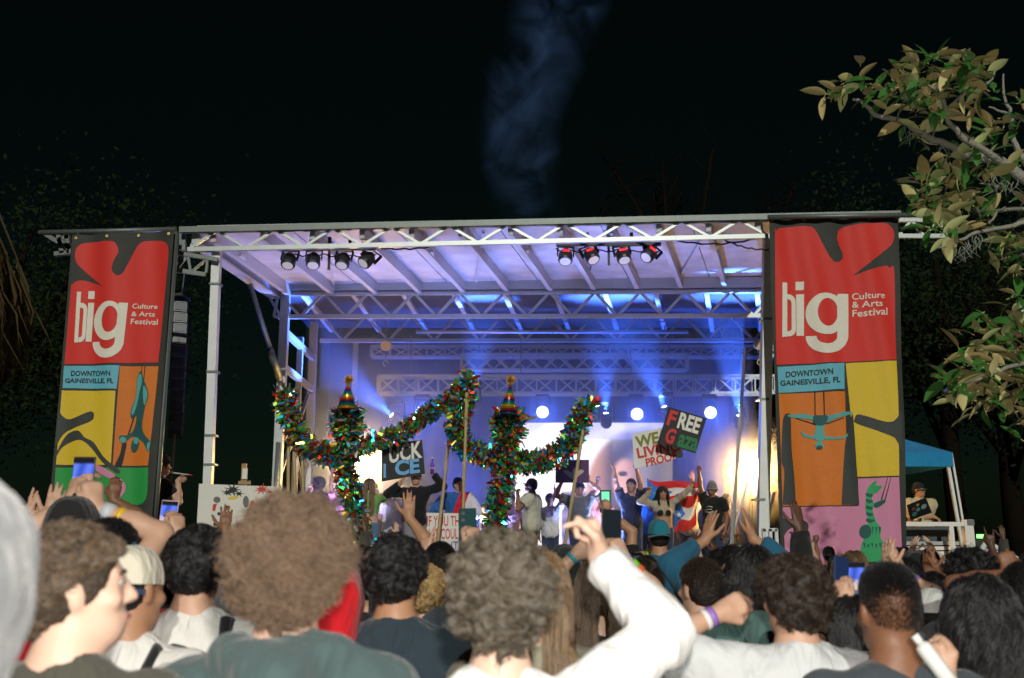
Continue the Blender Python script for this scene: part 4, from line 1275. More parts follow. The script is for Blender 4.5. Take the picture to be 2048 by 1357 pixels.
def hair_style(kind, J, m, parent, g, dense=1.0, heavy=True):
    """Adds the child 'hair' (under-hair) and its strands."""
    if kind == 'bald': return None
    if kind == 'fade':
        n = int(9000 * dense)
        P, N_ = scalp_points(n, J, g, low=-.07)
        keep = g.random(n) < np.clip((P[:, 2] + .055) / .085, .06, 1)
        P, N_ = P[keep], N_[keep]; n = len(P)
        L = (.004 + .020 * np.clip((P[:, 2] - .045) / .06, 0, 1)) * (.7 + .6 * g.random(n))
        t = np.linspace(0, 1, 3)[None, :, None]
        flow = nrm_rows(N_ + .3 * g.normal(size=N_.shape))
        return strands_obj(to_world(J, P[:, None, :] + flow[:, None, :] * (L[:, None, None] * t)), .0009, m, 'hair', parent)
    off = {'short': .006, 'fade': .003, 'wavy': .014, 'curly': .012, 'afro': .02, 'bigcurl': .02, 'long': .010, 'longcurl': .012, 'bun': .006, 'cap': .004}[kind]
    V, F = cap_mesh(J, off, bumps=.004 if kind in ('wavy', 'curly', 'longcurl') else 0)
    h = mesh_obj('hair', V, F, UNDER[m.name], parent)
    S = 7
    if kind in ('afro', 'bigcurl'):
        n = int((15000 if kind == 'afro' else 9000) * dense); S = 12
        P, N_ = scalp_points(n, J, g, low=-.085)
        if kind == 'afro': N_ = nrm_rows(N_ * np.array((1.0, 1.0, .9)) + np.array((0, -.12, .05)))
        L = (.060 if kind == 'afro' else .046) * (.72 + .38 * g.random(n))
        dn = N_; L = L * (1 + .16 * np.sin(dn[:, 0] * 5.1 + 1.3) * np.sin(dn[:, 2] * 4.3 + dn[:, 1] * 3.7) + .10 * np.sin(dn[:, 0] * 11 + dn[:, 2] * 9 + 2)) * np.where(g.random(n) < .06, 1.28, 1.0)
        # rounder outline: hair over the ears and nape stands out further
        t = np.linspace(0, 1, S)[None, :]
        a = nrm_rows(np.cross(N_, g.normal(size=(n, 3)))); b = np.cross(N_, a)
        if kind == 'afro':
            R_, turns = .0065 + .004 * g.random((n, 1)), 2.2 + 1.2 * g.random((n, 1)); ph_ = g.random((n, 1)) * 7
        else:
            # strands clump into visible ringlets
            nc = 280; C, _ = scalp_points(nc, J, g, low=-.085)
            d2 = ((P[:, None, :] - C[None]) ** 2).sum(2); ci = d2.argmin(1)
            P = P * .14 + C[ci] * .86
            N_ = nrm_rows(N_ * .25 + nrm_rows(C[ci] - np.array((0, -.012, .02))) * .75 + .05 * g.normal(size=(n, 3)))
            cr = g.normal(size=(nc, 3)); a = nrm_rows(np.cross(N_, cr[ci])); b = np.cross(N_, a)
            R_, turns = .013 + .003 * g.random((n, 1)), (1.4 + .8 * g.random((nc, 1)))[ci]; ph_ = (g.random((nc, 1)) * 7)[ci] + .35 * g.random((n, 1))
            L = L * (.75 + .5 * g.random(nc))[ci]
        an = ph_ + turns * 2 * PI * t
        env = np.minimum(1, t * 3)
        Q = P[:, None, :] + N_[:, None, :] * (L[:, None] * t)[..., None] + (a[:, None, :] * (np.cos(an) * R_ * env)[..., None] + b[:, None, :] * (np.sin(an) * R_ * env)[..., None])
        if kind == 'afro': Q[..., 2] -= .006 * t
        return strands_obj(to_world(J, Q), .00085 if kind == 'afro' else .0014, m, parent=h)
    n = int({'short': 6500, 'fade': 2600, 'wavy': 4200, 'curly': 4200, 'long': 2600, 'longcurl': 3000, 'bun': 1600, 'cap': 700}[kind] * dense)
    P, N_ = scalp_points(n, J, g, low=-.085 if kind not in ('fade',) else -.06)
    c0 = np.array((0, -.012, .025)); ax = np.array((.0765, .0965, .0925))
    if kind in ('short', 'fade', 'cap'):
        L = {'short': .016, 'fade': .007, 'cap': .022}[kind] * (.7 + .6 * g.random(n))
        if kind == 'fade': L = L * np.clip((P[:, 2] + .04) / .09, .25, 2.2)
        if kind == 'cap': P, N_, L = P[P[:, 2] < .02], N_[P[:, 2] < .02], L[P[:, 2] < .02]
        t = np.linspace(0, 1, 4)[None, :, None]
        flow = nrm_rows(N_ + np.array((0, -.3, -.5)) * .9 + .35 * g.normal(size=N_.shape))
        Q = P[:, None, :] + (N_[:, None, :] * (1 - t) + flow[:, None, :] * t) * (L[:, None, None] * t)
        return strands_obj(to_world(J, Q), .0011, m, parent=h)
    if kind in ('wavy', 'curly'):
        nc = 190 if kind == 'wavy' else 260
        C, CN = scalp_points(nc, J, g, low=-.08)
        ci = ((P[:, None, :] - C[None]) ** 2).sum(2).argmin(1)
        cdir = nrm_rows(g.normal(size=(nc, 3)) + np.array((0, -.5, -.55)))[ci]
        S = 9; t = np.linspace(0, 1, S)[None, :]
        L = ((.052 if kind == 'wavy' else .040) * (.7 + .7 * g.random(nc)))[ci] * (.85 + .3 * g.random(n))
        P2 = P * .6 + C[ci] * .4
        D_ = nrm_rows(N_ * .75 + cdir * .55 + .10 * g.normal(size=(n, 3)))
        a = nrm_rows(np.cross(D_, nrm_rows(g.normal(size=(nc, 3)))[ci])); b = np.cross(D_, a)
        an = (g.random(nc) * 7)[ci][:, None] + (1.2 + .6 * g.random(nc))[ci][:, None] * 2 * PI * t * .8
        R_ = .011 * np.minimum(1, t * 2.5)
        Q = P2[:, None, :] + D_[:, None, :] * (L[:, None] * t * (1 - .35 * t))[..., None] + a[:, None, :] * (np.cos(an) * R_)[..., None] + b[:, None, :] * (np.sin(an) * R_)[..., None]
        Q[..., 2] -= .012 * t ** 2
        return strands_obj(to_world(J, Q), .0012, m, parent=h)
    # long hair: follows the skull from the parting, then falls over the shoulders and back
    S = 16
    Q = np.zeros((n, S, 3)); p = P.copy(); Q[:, 0] = p
    Lt = (.46 if kind != 'bun' else .14) * (.75 + .4 * g.random(n)); st = Lt / (S - 1)
    nc = 120; C, _ = scalp_points(nc, J, g); ci = ((P[:, None, :] - C[None]) ** 2).sum(2).argmin(1)
    w = (g.random(nc) * 7)[ci]; amp = (.10 if kind == 'long' else .55)
    for i in range(1, S):
        rel = p - c0; nn = nrm_rows(rel / ax ** 2)
        down = np.array((0, -.12, -1.0)) + np.stack([.25 * np.sign(p[:, 0]) * (i < 4), -.5 * (p[:, 1] > -.02) * (p[:, 2] > .02), np.zeros(n)], 1)
        down = nrm_rows(down + amp * np.stack([np.sin(w + i * .95), np.cos(w * 1.3 + i * .95), 0 * w], 1))
        q = p + down * st[:, None]
        e = (q - c0) / (ax + .012 + .014 * g.random((n, 1)) * (1 if i > 1 else 0)); le = np.linalg.norm(e, axis=1)
        q = np.where((le < 1)[:, None], c0 + (q - c0) / le[:, None], q)
        # shoulders and back push the hair out
        zz = q[:, 2]
        back = -.105 - .035 * np.clip((-.17 - zz) / .15, 0, 1)
        q[:, 1] = np.where((zz < -.13) & (q[:, 1] < .02), np.minimum(q[:, 1], back + .03 * g.random(n)), q[:, 1])
        q[:, 1] = np.where((zz < -.16) & (q[:, 1] >= .02), np.maximum(q[:, 1], .11 + .02 * g.random(n)), q[:, 1])
        # keep out of the face
        q[:, 0] = np.where((q[:, 1] > .03) & (zz < .03), np.sign(q[:, 0] + 1e-4) * np.maximum(np.abs(q[:, 0]), .070), q[:, 0])
        Q[:, i] = q; p = q
    return strands_obj(to_world(J, Q), .0013, m, parent=h)

def nrm_rows(v):
    return v / (np.linalg.norm(v, axis=-1, keepdims=True) + 1e-9)

def hood_mesh(J, m, parent):
    f = Field(); H = J['H']; RH = J['RH']
    f.ell(H(0, -.028, .028), (.104, .115, .118), .04, RH)
    f.cap(H(0, -.05, -.03), H(0, -.06, -.13), .10, .10, .05)
    f.ell(H(0, .115, -.03), (.075, .10, .115), .02, RH, sub=True)
    c = J['hc']
    V, F = f.mesh(c - .27, c + .22, .016, rough=(.004, 30, .7))
    return mesh_obj('hood', V, F, m, parent)

def hat_mesh(J, kind, m, parent, m2=None, back=False):
    """Baseball cap with panels, button and brim (back = brim to the rear), or a knitted beanie."""
    H = J['H']; RH = J['RH']
    if kind == 'hood': return hood_mesh(J, m, parent)
    mb = MB(); nu, nv = 24, 8
    base = .020 if kind == 'cap' else -.015
    vs = []
    for j in range(nv + 1):
        t = j / nv * PI / 2
        for i in range(nu):
            a = 2 * PI * i / nu
            rr = .089 if kind == 'cap' else .092
            ridge = 1 + (.012 * abs(math.sin(a * 9)) if kind == 'beanie' else .006 * abs(math.sin(a * 3)))
            vs.append(H(rr * math.cos(t) ** .75 * math.cos(a) * ridge, -.012 + (rr + .016) * math.cos(t) ** .75 * math.sin(a) * ridge, base + (.115 if kind == 'cap' else .165) * math.sin(t)))
    mb.add(vs, [(j * nu + i, j * nu + (i + 1) % nu, (j + 1) * nu + (i + 1) % nu, (j + 1) * nu + i) for j in range(nv) for i in range(nu)])
    o = mb.build('cap' if kind == 'cap' else 'beanie', m, parent, True)
    if kind == 'cap':
        b = MB(); vs = []; s = -1 if back else 1
        for k in range(2):
            for j in range(5):
                for i in range(13):
                    a = PI * (i / 12 - .5) * .92
                    r = .088 + .070 * j / 4 * math.cos(a) ** .5
                    vs.append(H(math.sin(a) * (.088 + .006 * j / 4), -.012 + s * (math.cos(a) * (.104 + .066 * j / 4)), .022 - .012 * (j / 4) - .018 * math.sin(a) ** 2 - .004 * k))
        q = [(k * 65 + j * 13 + i, k * 65 + j * 13 + i + 1, k * 65 + (j + 1) * 13 + i + 1, k * 65 + (j + 1) * 13 + i) for k in range(2) for j in range(4) for i in range(12)]
        b.add(vs, q); b.build('brim', m2 or m, o, True)
        b = MB(); b.ball(H(0, -.012, base + .116), .008, 8, 5); b.build('button', m2 or m, o, True)
        # adjusting strap opening at the back
    else:
        b = MB(); b.tube([H(.093 * math.cos(a), -.012 + .109 * math.sin(a), -.012) for a in np.linspace(0, 2 * PI, 25)], .016, 8, False); b.build('cuff', m2 or m, o, True)
    return o

EYEW, EYED, LIP = mat('eye_white', (.30, .28, .26), .25, 0, 0), mat('eye_iris', (.02, .013, .01), .15, 0, 0), mat('lips', (.30, .10, .08), .5, 0, .1, 40)
def face_parts(J, root, brow=None):
    H = J['H']
    for s in (-1, 1):
        m = MB(); m.ball(H(.031 * s, .0805, .010), .0098, 10, 8); e = m.build('eye', EYEW, root, True)
        m = MB(); m.ball(H(.031 * s, .086, .009), .0060, 8, 6); m.build('iris', EYED, e, True)
        m = MB(); m.tube([H((.013 + .010 * i) * s, .0945 - .0028 * i - (.003 if i > 2 else 0), .028 + .004 * math.sin(i)) for i in range(5)], [.003, .004, .004, .0035, .002], 6); m.build('eyebrow', brow or HAIR['black'], root, True)
    m = MB(); m.tube([H(x, .1005 - 14 * x * x, -.0605) for x in np.linspace(-.023, .023, 9)], [.0015, .004, .005, .0055, .005, .0055, .005, .004, .0015], 6); m.build('lips', LIP, root, True)

def own(mb, name, m, parent, smooth=True):
    o = mb.build(name, m, None, smooth)      # drawn in the figure's own frame
    o.parent = parent
    return o

def band(J, key, t, m, parent, name='wristband', r=.034, w=.012):
    S, E, Wr, d, n = J[key]
    c = Wr + (E - Wr) * t; ax = nrm(E - Wr)
    mb = MB(); mb.tube([c - ax * w, c + ax * w], r, 14); return own(mb, name, m, parent)

TROUS = {}
def make_person(label, pose=None, sk='tan', hair='short', hm='black', shirt=None, kind='tee', female=False, build=1.0, pants=None, head_dir=0., head_tilt=0., lean=(0, 0),
                hat=None, fine=True, dense=1.0, seed=1, puff=0., hood=False, face=False, hem=.86, group=None, sleeve=None, bare=False, coarse=.020, gstep=.020):
    g = np.random.default_rng(seed)
    t = thing('person', label, 'person', (0, 0, 0), group)
    V, F, J = person_mesh(pose or {}, head_dir, head_tilt, female, build, fine, lean, coarse=coarse)
    mesh_obj('body', V, F, SKIN[sk], t)
    V, F = garment(J, kind, female, build, gstep, seed * 1.7, puff, hem, hood, sleeve)
    sh = mesh_obj('shirt' if not hood else 'hoodie', V, F, shirt, t)
    if not bare:
        if build not in TROUS: TROUS[build] = trousers_mb(build)
        mesh_obj('trousers', *TROUS[build], pants or JEANS, t)
    if hair: hair_style(hair, J, HAIR[hm], t, g, dense)
    if hat: hat_mesh(J, hat[0], hat[1], t, hat[2] if len(hat) > 2 else None, hat[3] if len(hat) > 3 else False)
    if face: face_parts(J, t, HAIR.get(hm))
    return t, J

JEANS = cloth('denim', (.03, .045, .085)); BLACKC = cloth('black_cloth', (.016, .016, .017)); KHAKI = cloth('khaki', (.22, .17, .10))

def place(t, px, py, Y, zref, rot=0.0, floor=0.0, sc=None):
    """Stand the figure so that its local height zref shows at pixel (px, py)."""
    p = at(px, py, Y)
    s = sc or (p.z - floor) / zref
    t.scale = (s, s, s)
    t.location = (p.x, p.y, floor)
    t.rotation_euler = (0, 0, rot)
    return s

def local_target(px, py, Y, root_px, head_py, zref, Yroot, rot=0., floor=0., sc=None):
    """Pixel (px, py) at depth Y in the frame of a figure that will be placed by place()."""
    p = at(root_px, head_py, Yroot); s = sc or (p.z - floor) / zref
    q = at(px, py, Y) - Vector((p.x, p.y, floor))
    c, sn = math.cos(-rot), math.sin(-rot)
    return np.array(((q.x * c - q.y * sn) / s, (q.x * sn + q.y * c) / s, q.z / s))

def person_at(label, px, py, Y, arms=None, rot=0.0, floor=0.0, sc=None, **kw):
    """A figure whose head centre shows at (px, py), Y metres ahead; arms: key -> (px, py, Y, hand, d, n, pole, thumb) in the world's frame."""
    pose = {}
    c, sn = math.cos(-rot), math.sin(-rot)
    rl = lambda v: (v[0] * c - v[1] * sn, v[0] * sn + v[1] * c, v[2])
    for k, a in (arms or {}).items():
        a = list(a) + [None] * (8 - len(a))
        side = -1 if k == 'L' else 1
        pose[k] = dict(wrist=local_target(a[0], a[1], a[2], px, py, ZH, Y, rot, floor, sc), hand=a[3] or 'open', d=rl(a[4] or (0, 0, 1)), n=rl(a[5] or (0, 1, 0)),
                       pole=rl(a[6]) if a[6] else (side * .8, -.3, -.5), thumb=a[7] or 1)
        # palm towards +n: thumb side follows from the arm it belongs to
    t, J = make_person(label, pose, **kw)
    place(t, px, py, Y, ZH, rot, floor, sc)
    t['_rot'] = rot
    del t['_rot']
    J['world'] = lambda p, t=t, rot=rot: Vector(t.location) + Matrix.Rotation(rot, 3, 'Z') @ (Vector(p) * t.scale[0])
    return t, J

SCR_BLUE = None
def phone(label, c, up, nrm_, w=.075, h=.155, case=None, screen='stage', group='phones held up in the crowd'):
    """Phone with its lit screen facing nrm_; centre c."""
    c, up, n = Vector(c), Vector(up).normalized(), Vector(nrm_).normalized()
    r = up.cross(n).normalized(); n = r.cross(up)
    t = thing('phone', label, 'phone', c, group)
    R = Matrix((r, n, up)).transposed()
    m = MB(); m.box(c, (w, .009, h), R); b = m.build('case', case or BLACKP, t)
    bv = b.modifiers.new('edge', 'BEVEL'); bv.width, bv.segments = .004, 2
    f = n * .0052
    if screen:
        w2, h2 = w * .46, h * .47
        def pic(u, v):
            if screen == 'dim': return (.004, .010, .014)
            if v < .12 or v > .88: return (.004, .004, .006)
            a = .5 + .5 * math.sin(u * 9 + v * 4)
            if v < .45: return (.03 + .1 * a, .08 + .14 * a, .55 + .4 * a)
            if v < .58: return (.45, .42, .8)
            if v < .75: return (.55 + .3 * a, .5 + .2 * a, .5)
            return (.10 * a + .05, .14 * a + .05, .22 * a + .05)
        picture_obj('screen', [c + f - r * w2 + up * h2, c + f + r * w2 + up * h2, c + f + r * w2 - up * h2, c + f - r * w2 - up * h2], 10, 18, pic, PHONESCR, t)
    m = MB()
    for i in range(2):
        m.disc(c - n * .006 + r * w * .24 + up * (h * .36 - i * .03), n, .009, 10, .004)
    m.build('camera_bump', BLACK, t)
    return t
PHONESCR = vcol_mat('phone_picture', 1.1, .12)
BAND = {k: mat('band_' + k, c, .5, 0, 0) for k, c in dict(green=(.25, .62, .03), orange=(.75, .12, .03), teal=(.02, .30, .38), yellow=(.70, .45, .02), purple=(.25, .14, .45), white=(.7, .7, .7), silver=(.5, .52, .55)).items()}
# ------------------------------------------------------------------ people close to the camera
C = dict(greyfleece=cloth('grey_fleece', (.085, .09, .092)), olive=cloth('dark_olive', (.060, .058, .045)), red=cloth('red_fleece', (.50, .012, .018)), white=cloth('white_cotton', (.66, .64, .60)),
         teal=cloth('faded_teal', (.050, .078, .078)), navy=cloth('dark_navy', (.026, .040, .052)), cream=cloth('white_knit', (.78, .76, .74)), khakiknit=cloth('khaki_knit', (.25, .235, .165)),
         lightgrey=cloth('pale_grey', (.56, .57, .57)), slate=cloth('slate', (.050, .060, .070)), green=cloth('hoodie_green', (.08, .15, .135)), blue=cloth('petrol_blue', (.02, .10, .17)),
         black=BLACKC, grey=cloth('mid_grey', (.10, .105, .11)), yellow=cloth('mustard', (.62, .33, .02)), jersey=cloth('jersey_blue', (.02, .14, .46)), maroon=cloth('maroon', (.12, .012, .02)),
         cobalt=cloth('cobalt', (.03, .07, .28)), forest=cloth('forest', (.02, .07, .035)), tan=cloth('tan', (.32, .22, .13)), pink=cloth('dusty_pink', (.50, .20, .24)), rust=cloth('rust', (.32, .10, .03)), brown=cloth('dark_brown', (.07, .045, .03)))

# grey hood at the very edge
person_at('blurred person with a grey hood up, beside the curly brown profile', -132, 1205, 1.12, sk='light', hair=None, shirt=C['greyfleece'], kind='long', hood=True, hat=('hood', C['greyfleece']), seed=11, build=1.1)
# man in profile
person_at('pale man seen in profile, tousled curly brown hair, dark olive shirt', 146, 1182, 2.05, sk='pale', hair='curly', hm='wavybrown', shirt=C['olive'], kind='long', head_dir=1.12, head_tilt=.08, seed=12, dense=2.2, gstep=.015, face=True, build=1.05)
# red hooded man behind him
person_at('brown skinned man in a bright red hooded top behind the curly profile', 218, 1116, 3.4, sk='brown', hair='short', hm='black', shirt=C['red'], kind='long', hood=True, head_dir=.35, seed=13, build=1.05)
# backwards cap
CAPW, CAPN = cloth('cap_cream', (.62, .58, .46)), cloth('cap_navy', (.03, .05, .11))
t, J = person_at('dark haired person with a backwards cream cap and white tee', 262, 1182, 3.0, sk='tan', hair='cap', hm='black', shirt=C['white'], hat=('cap', CAPW, CAPN, True), head_dir=.5, head_tilt=-.05, seed=14)
H = J['H']
m = MB()
zz = [(-.024, .028), (.024, .028), (-.020, -.022), (.024, -.026)]
for a, b in ((0, 1), (1, 2), (2, 3)):
    P_a, P_b = [H(zz[k][0] - .035, -.128 + .02 * abs(zz[k][0] - .03), .070 + zz[k][1]) for k in (a, b)]
    m.bar(P_a, P_b, .010, .008)
own(m, 'cap_emblem', cloth('emblem_thread', (.03, .05, .10)), t)
m = MB(); m.tube([J['T'](p) for p in ((-.10, -.145, .95), (-.02, -.155, 1.15), (.08, -.14, 1.36), (.11, -.06, 1.475), (.115, .08, 1.40))], .016, 8); own(m, 'strap', C['black'], t)
# black wavy haired man with a backpack
t, J = person_at('man with wavy black hair, white tee and black backpack, next to the afro', 393, 1134, 3.3, sk='light', hair='curly', hm='black', shirt=C['white'], seed=15, dense=1.6, head_dir=-.1)
bp = thing('backpack', 'black backpack worn by the man in the white tee', 'backpack', Vector(t.location))
s_ = t.scale[0]; o_ = Vector(t.location)
f = Field(); f.cap((.02, -.23, 1.08), (.02, -.24, 1.30), .13, .12, .05, (1, .75, 1)); f.cap((.02, -.30, 1.05), (.02, -.30, 1.16), .09, .09, .04, (1, .6, 1))
V, F = f.mesh((-.3, -.5, .8), (.3, 0, 1.6), .02, rough=(.004, 24, 2))
mesh_obj('bag', V * s_, F, cloth('black_nylon', (.018, .018, .020)), bp)
for sx in (-1, 1):
    m = MB(); m.tube([o_ + Vector(p) * s_ for p in ((sx * .10, -.17, 1.08), (sx * .14, -.145, 1.30), (sx * .125, -.075, 1.475), (sx * .12, .05, 1.455), (sx * .13, .145, 1.3), (sx * .15, .10, 1.1))], .020, 8); m.build('shoulder_strap', C['black'], bp, True)
m = MB(); m.box(o_ + Vector((.06, -.337, 1.33)) * s_, (.07, .006, .012)); m.build('zip_tag', BAND['silver'], bp)
# the big afro
person_at('person with a huge round brown afro and faded teal hoodie', 579, 1152, 2.14, sk='pale', hair='afro', hm='afro', shirt=C['teal'], kind='long', hood=True, seed=16, puff=.006, gstep=.015)
# short haired man in navy
person_at('man with cropped black curls and a plain dark navy tee', 793, 1152, 3.3, sk='tan', hair='curly', hm='black', shirt=C['navy'], seed=17, gstep=.015, dense=1.3, build=1.06, head_dir=.12)
# white sweater with raised fist
t, J = person_at('person with bushy grey-brown curls in a white sweater raising one arm', 1001, 1216, 2.22, {'R': (1198, 1114, 2.44, 'beckon', (-.22, -.05, 1), (-.95, -.25, -.1), (1, -.25, -.35))}, sk='pale', hair='bigcurl', hm='curl', shirt=C['cream'], kind='long', sleeve=1.93, seed=18, puff=.0, build=.92, gstep=.014, dense=1.5)
# khaki knit behind
person_at('person in a ribbed khaki knit standing behind the white sweater', 1072, 1192, 2.9, sk='light', hair='long', hm='sandy', shirt=C['khakiknit'], kind='long', female=True, seed=19, puff=.018)
# woman filming with both arms
t, J = person_at('brown haired woman filming the stage with both bare arms raised', 1200, 1188, 3.8, {'R': (1248, 1118, 3.98, 'grip', (-.38, .1, .9), (-.5, .8, 0), (1, .2, -.6)), 'L': (1150, 1112, 3.98, 'grip', (.75, .1, .66), (.5, .8, 0), (-1, .2, -.5))}, sk='light', hair='long', hm='brown', shirt=C['black'], female=True, seed=20)
band(J, 'R', .30, BAND['orange'], t, r=.036, w=.012); band(J, 'R', .18, BAND['green'], t, r=.034, w=.016); band(J, 'L', .06, BAND['teal'], t, name='bracelet', r=.030, w=.008)
phone('phone held up in both hands by the brown haired woman', at(1222, 1062, 4.03), (0.05, .1, 1), (.3, -1, .35), .085, .17, screen='dim')
# pale grey tee with folded arm
t, J = person_at('man with wavy dark hair in a pale grey tee, hand beside his ear', 1588, 1200, 3.0, {'L': (1436, 1228, 3.1, 'hold', (.92, .1, .42), (.1, 1, -.3), (-1, -.2, -.4)), 'R': (1735, 1330, 3.25, 'relax', (.5, .7, .2), (-.3, 0, -1), (1, -.3, -.3))}, sk='light', hair='wavy', hm='darkbrown', shirt=C['lightgrey'], kind='three', sleeve=1.25, seed=21, gstep=.015, puff=.014, dense=1.4, head_dir=-.15)
band(J, 'L', .10, BAND['purple'], t, r=.033, w=.010); band(J, 'L', .18, BAND['white'], t, r=.034, w=.007)
# fade haircut
t, J = person_at('man with a faded haircut in a slate tee with white back print', 1780, 1226, 2.75, sk='brown', hair='fade', hm='black', shirt=C['slate'], seed=22, gstep=.015, build=1.08, head_dir=-.08, dense=2.0)
m = MB(); o_ = Vector((0, 0, 0)); s_ = 1
pts = ell(-.01, 1.27, .055, .05, 22)
m.add([o_ + Vector((x * (1 + .10 * (i % 2)), -.153, z)) * s_ for i, (x, z) in enumerate(pts)] + [o_ + Vector((x * .98, -.137, z)) * s_ for x, z in pts], [tuple(range(22))] + [(i, (i + 1) % 22, 22 + (i + 1) % 22, 22 + i) for i in range(22)])
own(m, 'back_print', cloth('print_white', (.7, .7, .7)), t, False)
# long black hair
t, J = person_at('woman with long wavy black hair and a white top', 1962, 1236, 2.95, {'L': (1893, 1352, 2.72, 'grip', (-.35, .1, .9), (.6, .7, 0), (-1, -.5, -.4))}, sk='light', hair='longcurl', hm='black', shirt=C['white'], female=True, seed=23, dense=1.5)
bt = thing('bottle', 'small white bottle in the hand of the black haired woman', 'bottle', at(1878, 1330, 2.68))
m = MB(); p = at(1872, 1328, 2.66); a = Vector((-.55, .05, .8)).normalized(); m.tube([p - a * .07, p - a * .06, p + a * .045, p + a * .055, p + a * .06], [.016, .021, .021, .018, .010], 12); m.build('flask', mat('white_plastic', (.7, .7, .68), .4), bt, True)
m = MB(); m.tube([p + a * .06, p + a * .085], .011, 12); m.build('lid', mat('white_plastic', (.7, .7, .68)), bt, True)
# others of the second row
person_at('man with a short brown haircut and navy tee behind the raised elbow', 1402, 1178, 4.1, sk='light', hair='short', hm='darkbrown', shirt=C['navy'], seed=24, head_dir=-.45, dense=1.6)
person_at('woman with pinned up black hair and grey-green hood', 1502, 1160, 4.0, sk='tan', hair='longcurl', hm='black', shirt=C['green'], kind='long', hood=True, female=True, seed=25, head_dir=-.5)
t, J = person_at('person in petrol blue sleeves clapping both hands overhead', 1464, 1138, 5.4, {'L': (1411, 1080, 5.55, 'open', (.28, .1, .95), (.8, .6, 0), (-1, -.2, -.4)), 'R': (1504, 1076, 5.55, 'open', (-.15, .1, .98), (-.85, .5, 0), (1, -.2, -.4))}, sk='tan', hair='short', hm='black', shirt=C['blue'], kind='long', sleeve=1.75, seed=26)
t, J = person_at('person in a teal cap with hands to the mouth', 1318, 1074, 8.6, {'L': (1304, 1104, 8.75, 'hold', (.5, .2, .9), (.6, .6, 0))}, sk='tan', hair='cap', hm='darkbrown', shirt=C['blue'], hat=('cap', cloth('cap_teal', (.02, .17, .22)), None, True), seed=27)
band(J, 'L', .12, BAND['green'], t)
person_at('tall person in a big black knitted hat beside the bushy curls', 1130, 1152, 4.7, sk='light', hair='cap', hm='black', shirt=C['black'], kind='long', hat=('beanie', cloth('knit_black', (.018, .024, .024))), seed=28, build=1.1)
t, J = person_at('person in white cap with black brim and mustard shirt', 1872, 1232, 4.4, sk='light', hair='cap', hm='black', shirt=C['yellow'], hat=('cap', cloth('cap_white', (.55, .55, .52)), C['black'], False), head_dir=.75, face=True, seed=29)
person_at('person with broad bushy black hair and dark grey tee', 1948, 1170, 4.3, sk='tan', hair='bigcurl', hm='black', shirt=C['grey'], seed=30, dense=.7)
t, J = person_at('short woman in black filming, yellow wristband on raised arm', 1712, 1262, 3.5, {'L': (1680, 1208, 3.66, 'hold', (.12, .1, 1), (.7, .7, 0), (-1, -.3, -.5))}, sk='light', hair='long', hm='black', shirt=C['navy'], female=True, seed=31)
band(J, 'L', .26, BAND['yellow'], t, r=.030); band(J, 'L', .36, BAND['white'], t, name='watch', r=.031, w=.009)
phone('phone in a navy case held by the woman with yellow wristband', at(1682, 1158, 3.74), (.12, .1, 1), (.55, -.8, .1), .08, .16, case=mat('navy_case', (.012, .03, .10), .5), screen=None)
phone('phone with a bright blue stage picture near the faded haircut', at(1713, 1162, 4.4), (0, .1, 1), (0, -1, .1), .085, .16)
t, J = person_at('person clapping above the faded haircut, green and purple wristbands', 1788, 1186, 4.4, {'L': (1776, 1140, 4.6, 'open', (.1, .2, 1), (.8, .5, 0)), 'R': (1806, 1150, 4.6, 'open', (-.1, .2, 1), (-.8, .5, 0), (1, -.3, -.6))}, sk='light', hair='long', hm='darkbrown', shirt=C['black'], female=True, seed=32)
band(J, 'R', .12, BAND['green'], t); band(J, 'R', .22, BAND['purple'], t)
t, J = person_at('person in white sleeves clapping before the white railing', 1868, 1190, 5.2, {'L': (1856, 1150, 5.4, 'open', (.15, .2, 1), (.8, .5, 0)), 'R': (1882, 1152, 5.4, 'open', (-.15, .2, 1), (-.8, .5, 0))}, sk='brown', hair='short', hm='black', shirt=C['white'], kind='long', sleeve=1.85, seed=33)
def stripes_mat(name, cols, freq, axis_):
    m = cloth(name, cols[0])
    nt = m.node_tree; b = nt.nodes['Principled BSDF']
    tc = nt.nodes.new('ShaderNodeTexCoord'); sp = nt.nodes.new('ShaderNodeSeparateXYZ'); nt.links.new(tc.outputs['Object'], sp.inputs[0])
    mu = nt.nodes.new('ShaderNodeMath'); mu.operation = 'MULTIPLY'; mu.inputs[1].default_value = freq; nt.links.new(sp.outputs[axis_], mu.inputs[0])
    fr = nt.nodes.new('ShaderNodeMath'); fr.operation = 'FRACT'; nt.links.new(mu.outputs[0], fr.inputs[0])
    cr = nt.nodes.new('ShaderNodeValToRGB'); cr.color_ramp.interpolation = 'CONSTANT'
    cr.color_ramp.elements[0].color = tuple(cols[0]) + (1,); cr.color_ramp.elements[1].position = .55; cr.color_ramp.elements[1].color = tuple(cols[1]) + (1,)
    nt.links.new(fr.outputs[0], cr.inputs[0]); nt.links.new(cr.outputs[0], b.inputs['Base Color'])
    return m
STR = stripes_mat('striped_jersey', [(.55, .56, .6), (.03, .035, .06)], 24, 2)
person_at('person in a navy and white striped tee raising an arm, before the ramp', 2052, 1188, 3.9, {'L': (2022, 1150, 4.05, 'fist', (-.1, .1, 1), (0, 1, 0))}, sk='brown', hair='short', hm='black', shirt=STR, seed=34)
person_at('person in a rust brown cap before the white railing', 1922, 1156, 6.0, sk='tan', hair='cap', hm='black', shirt=C['brown'], hat=('cap', C['rust'], None, True), seed=35)
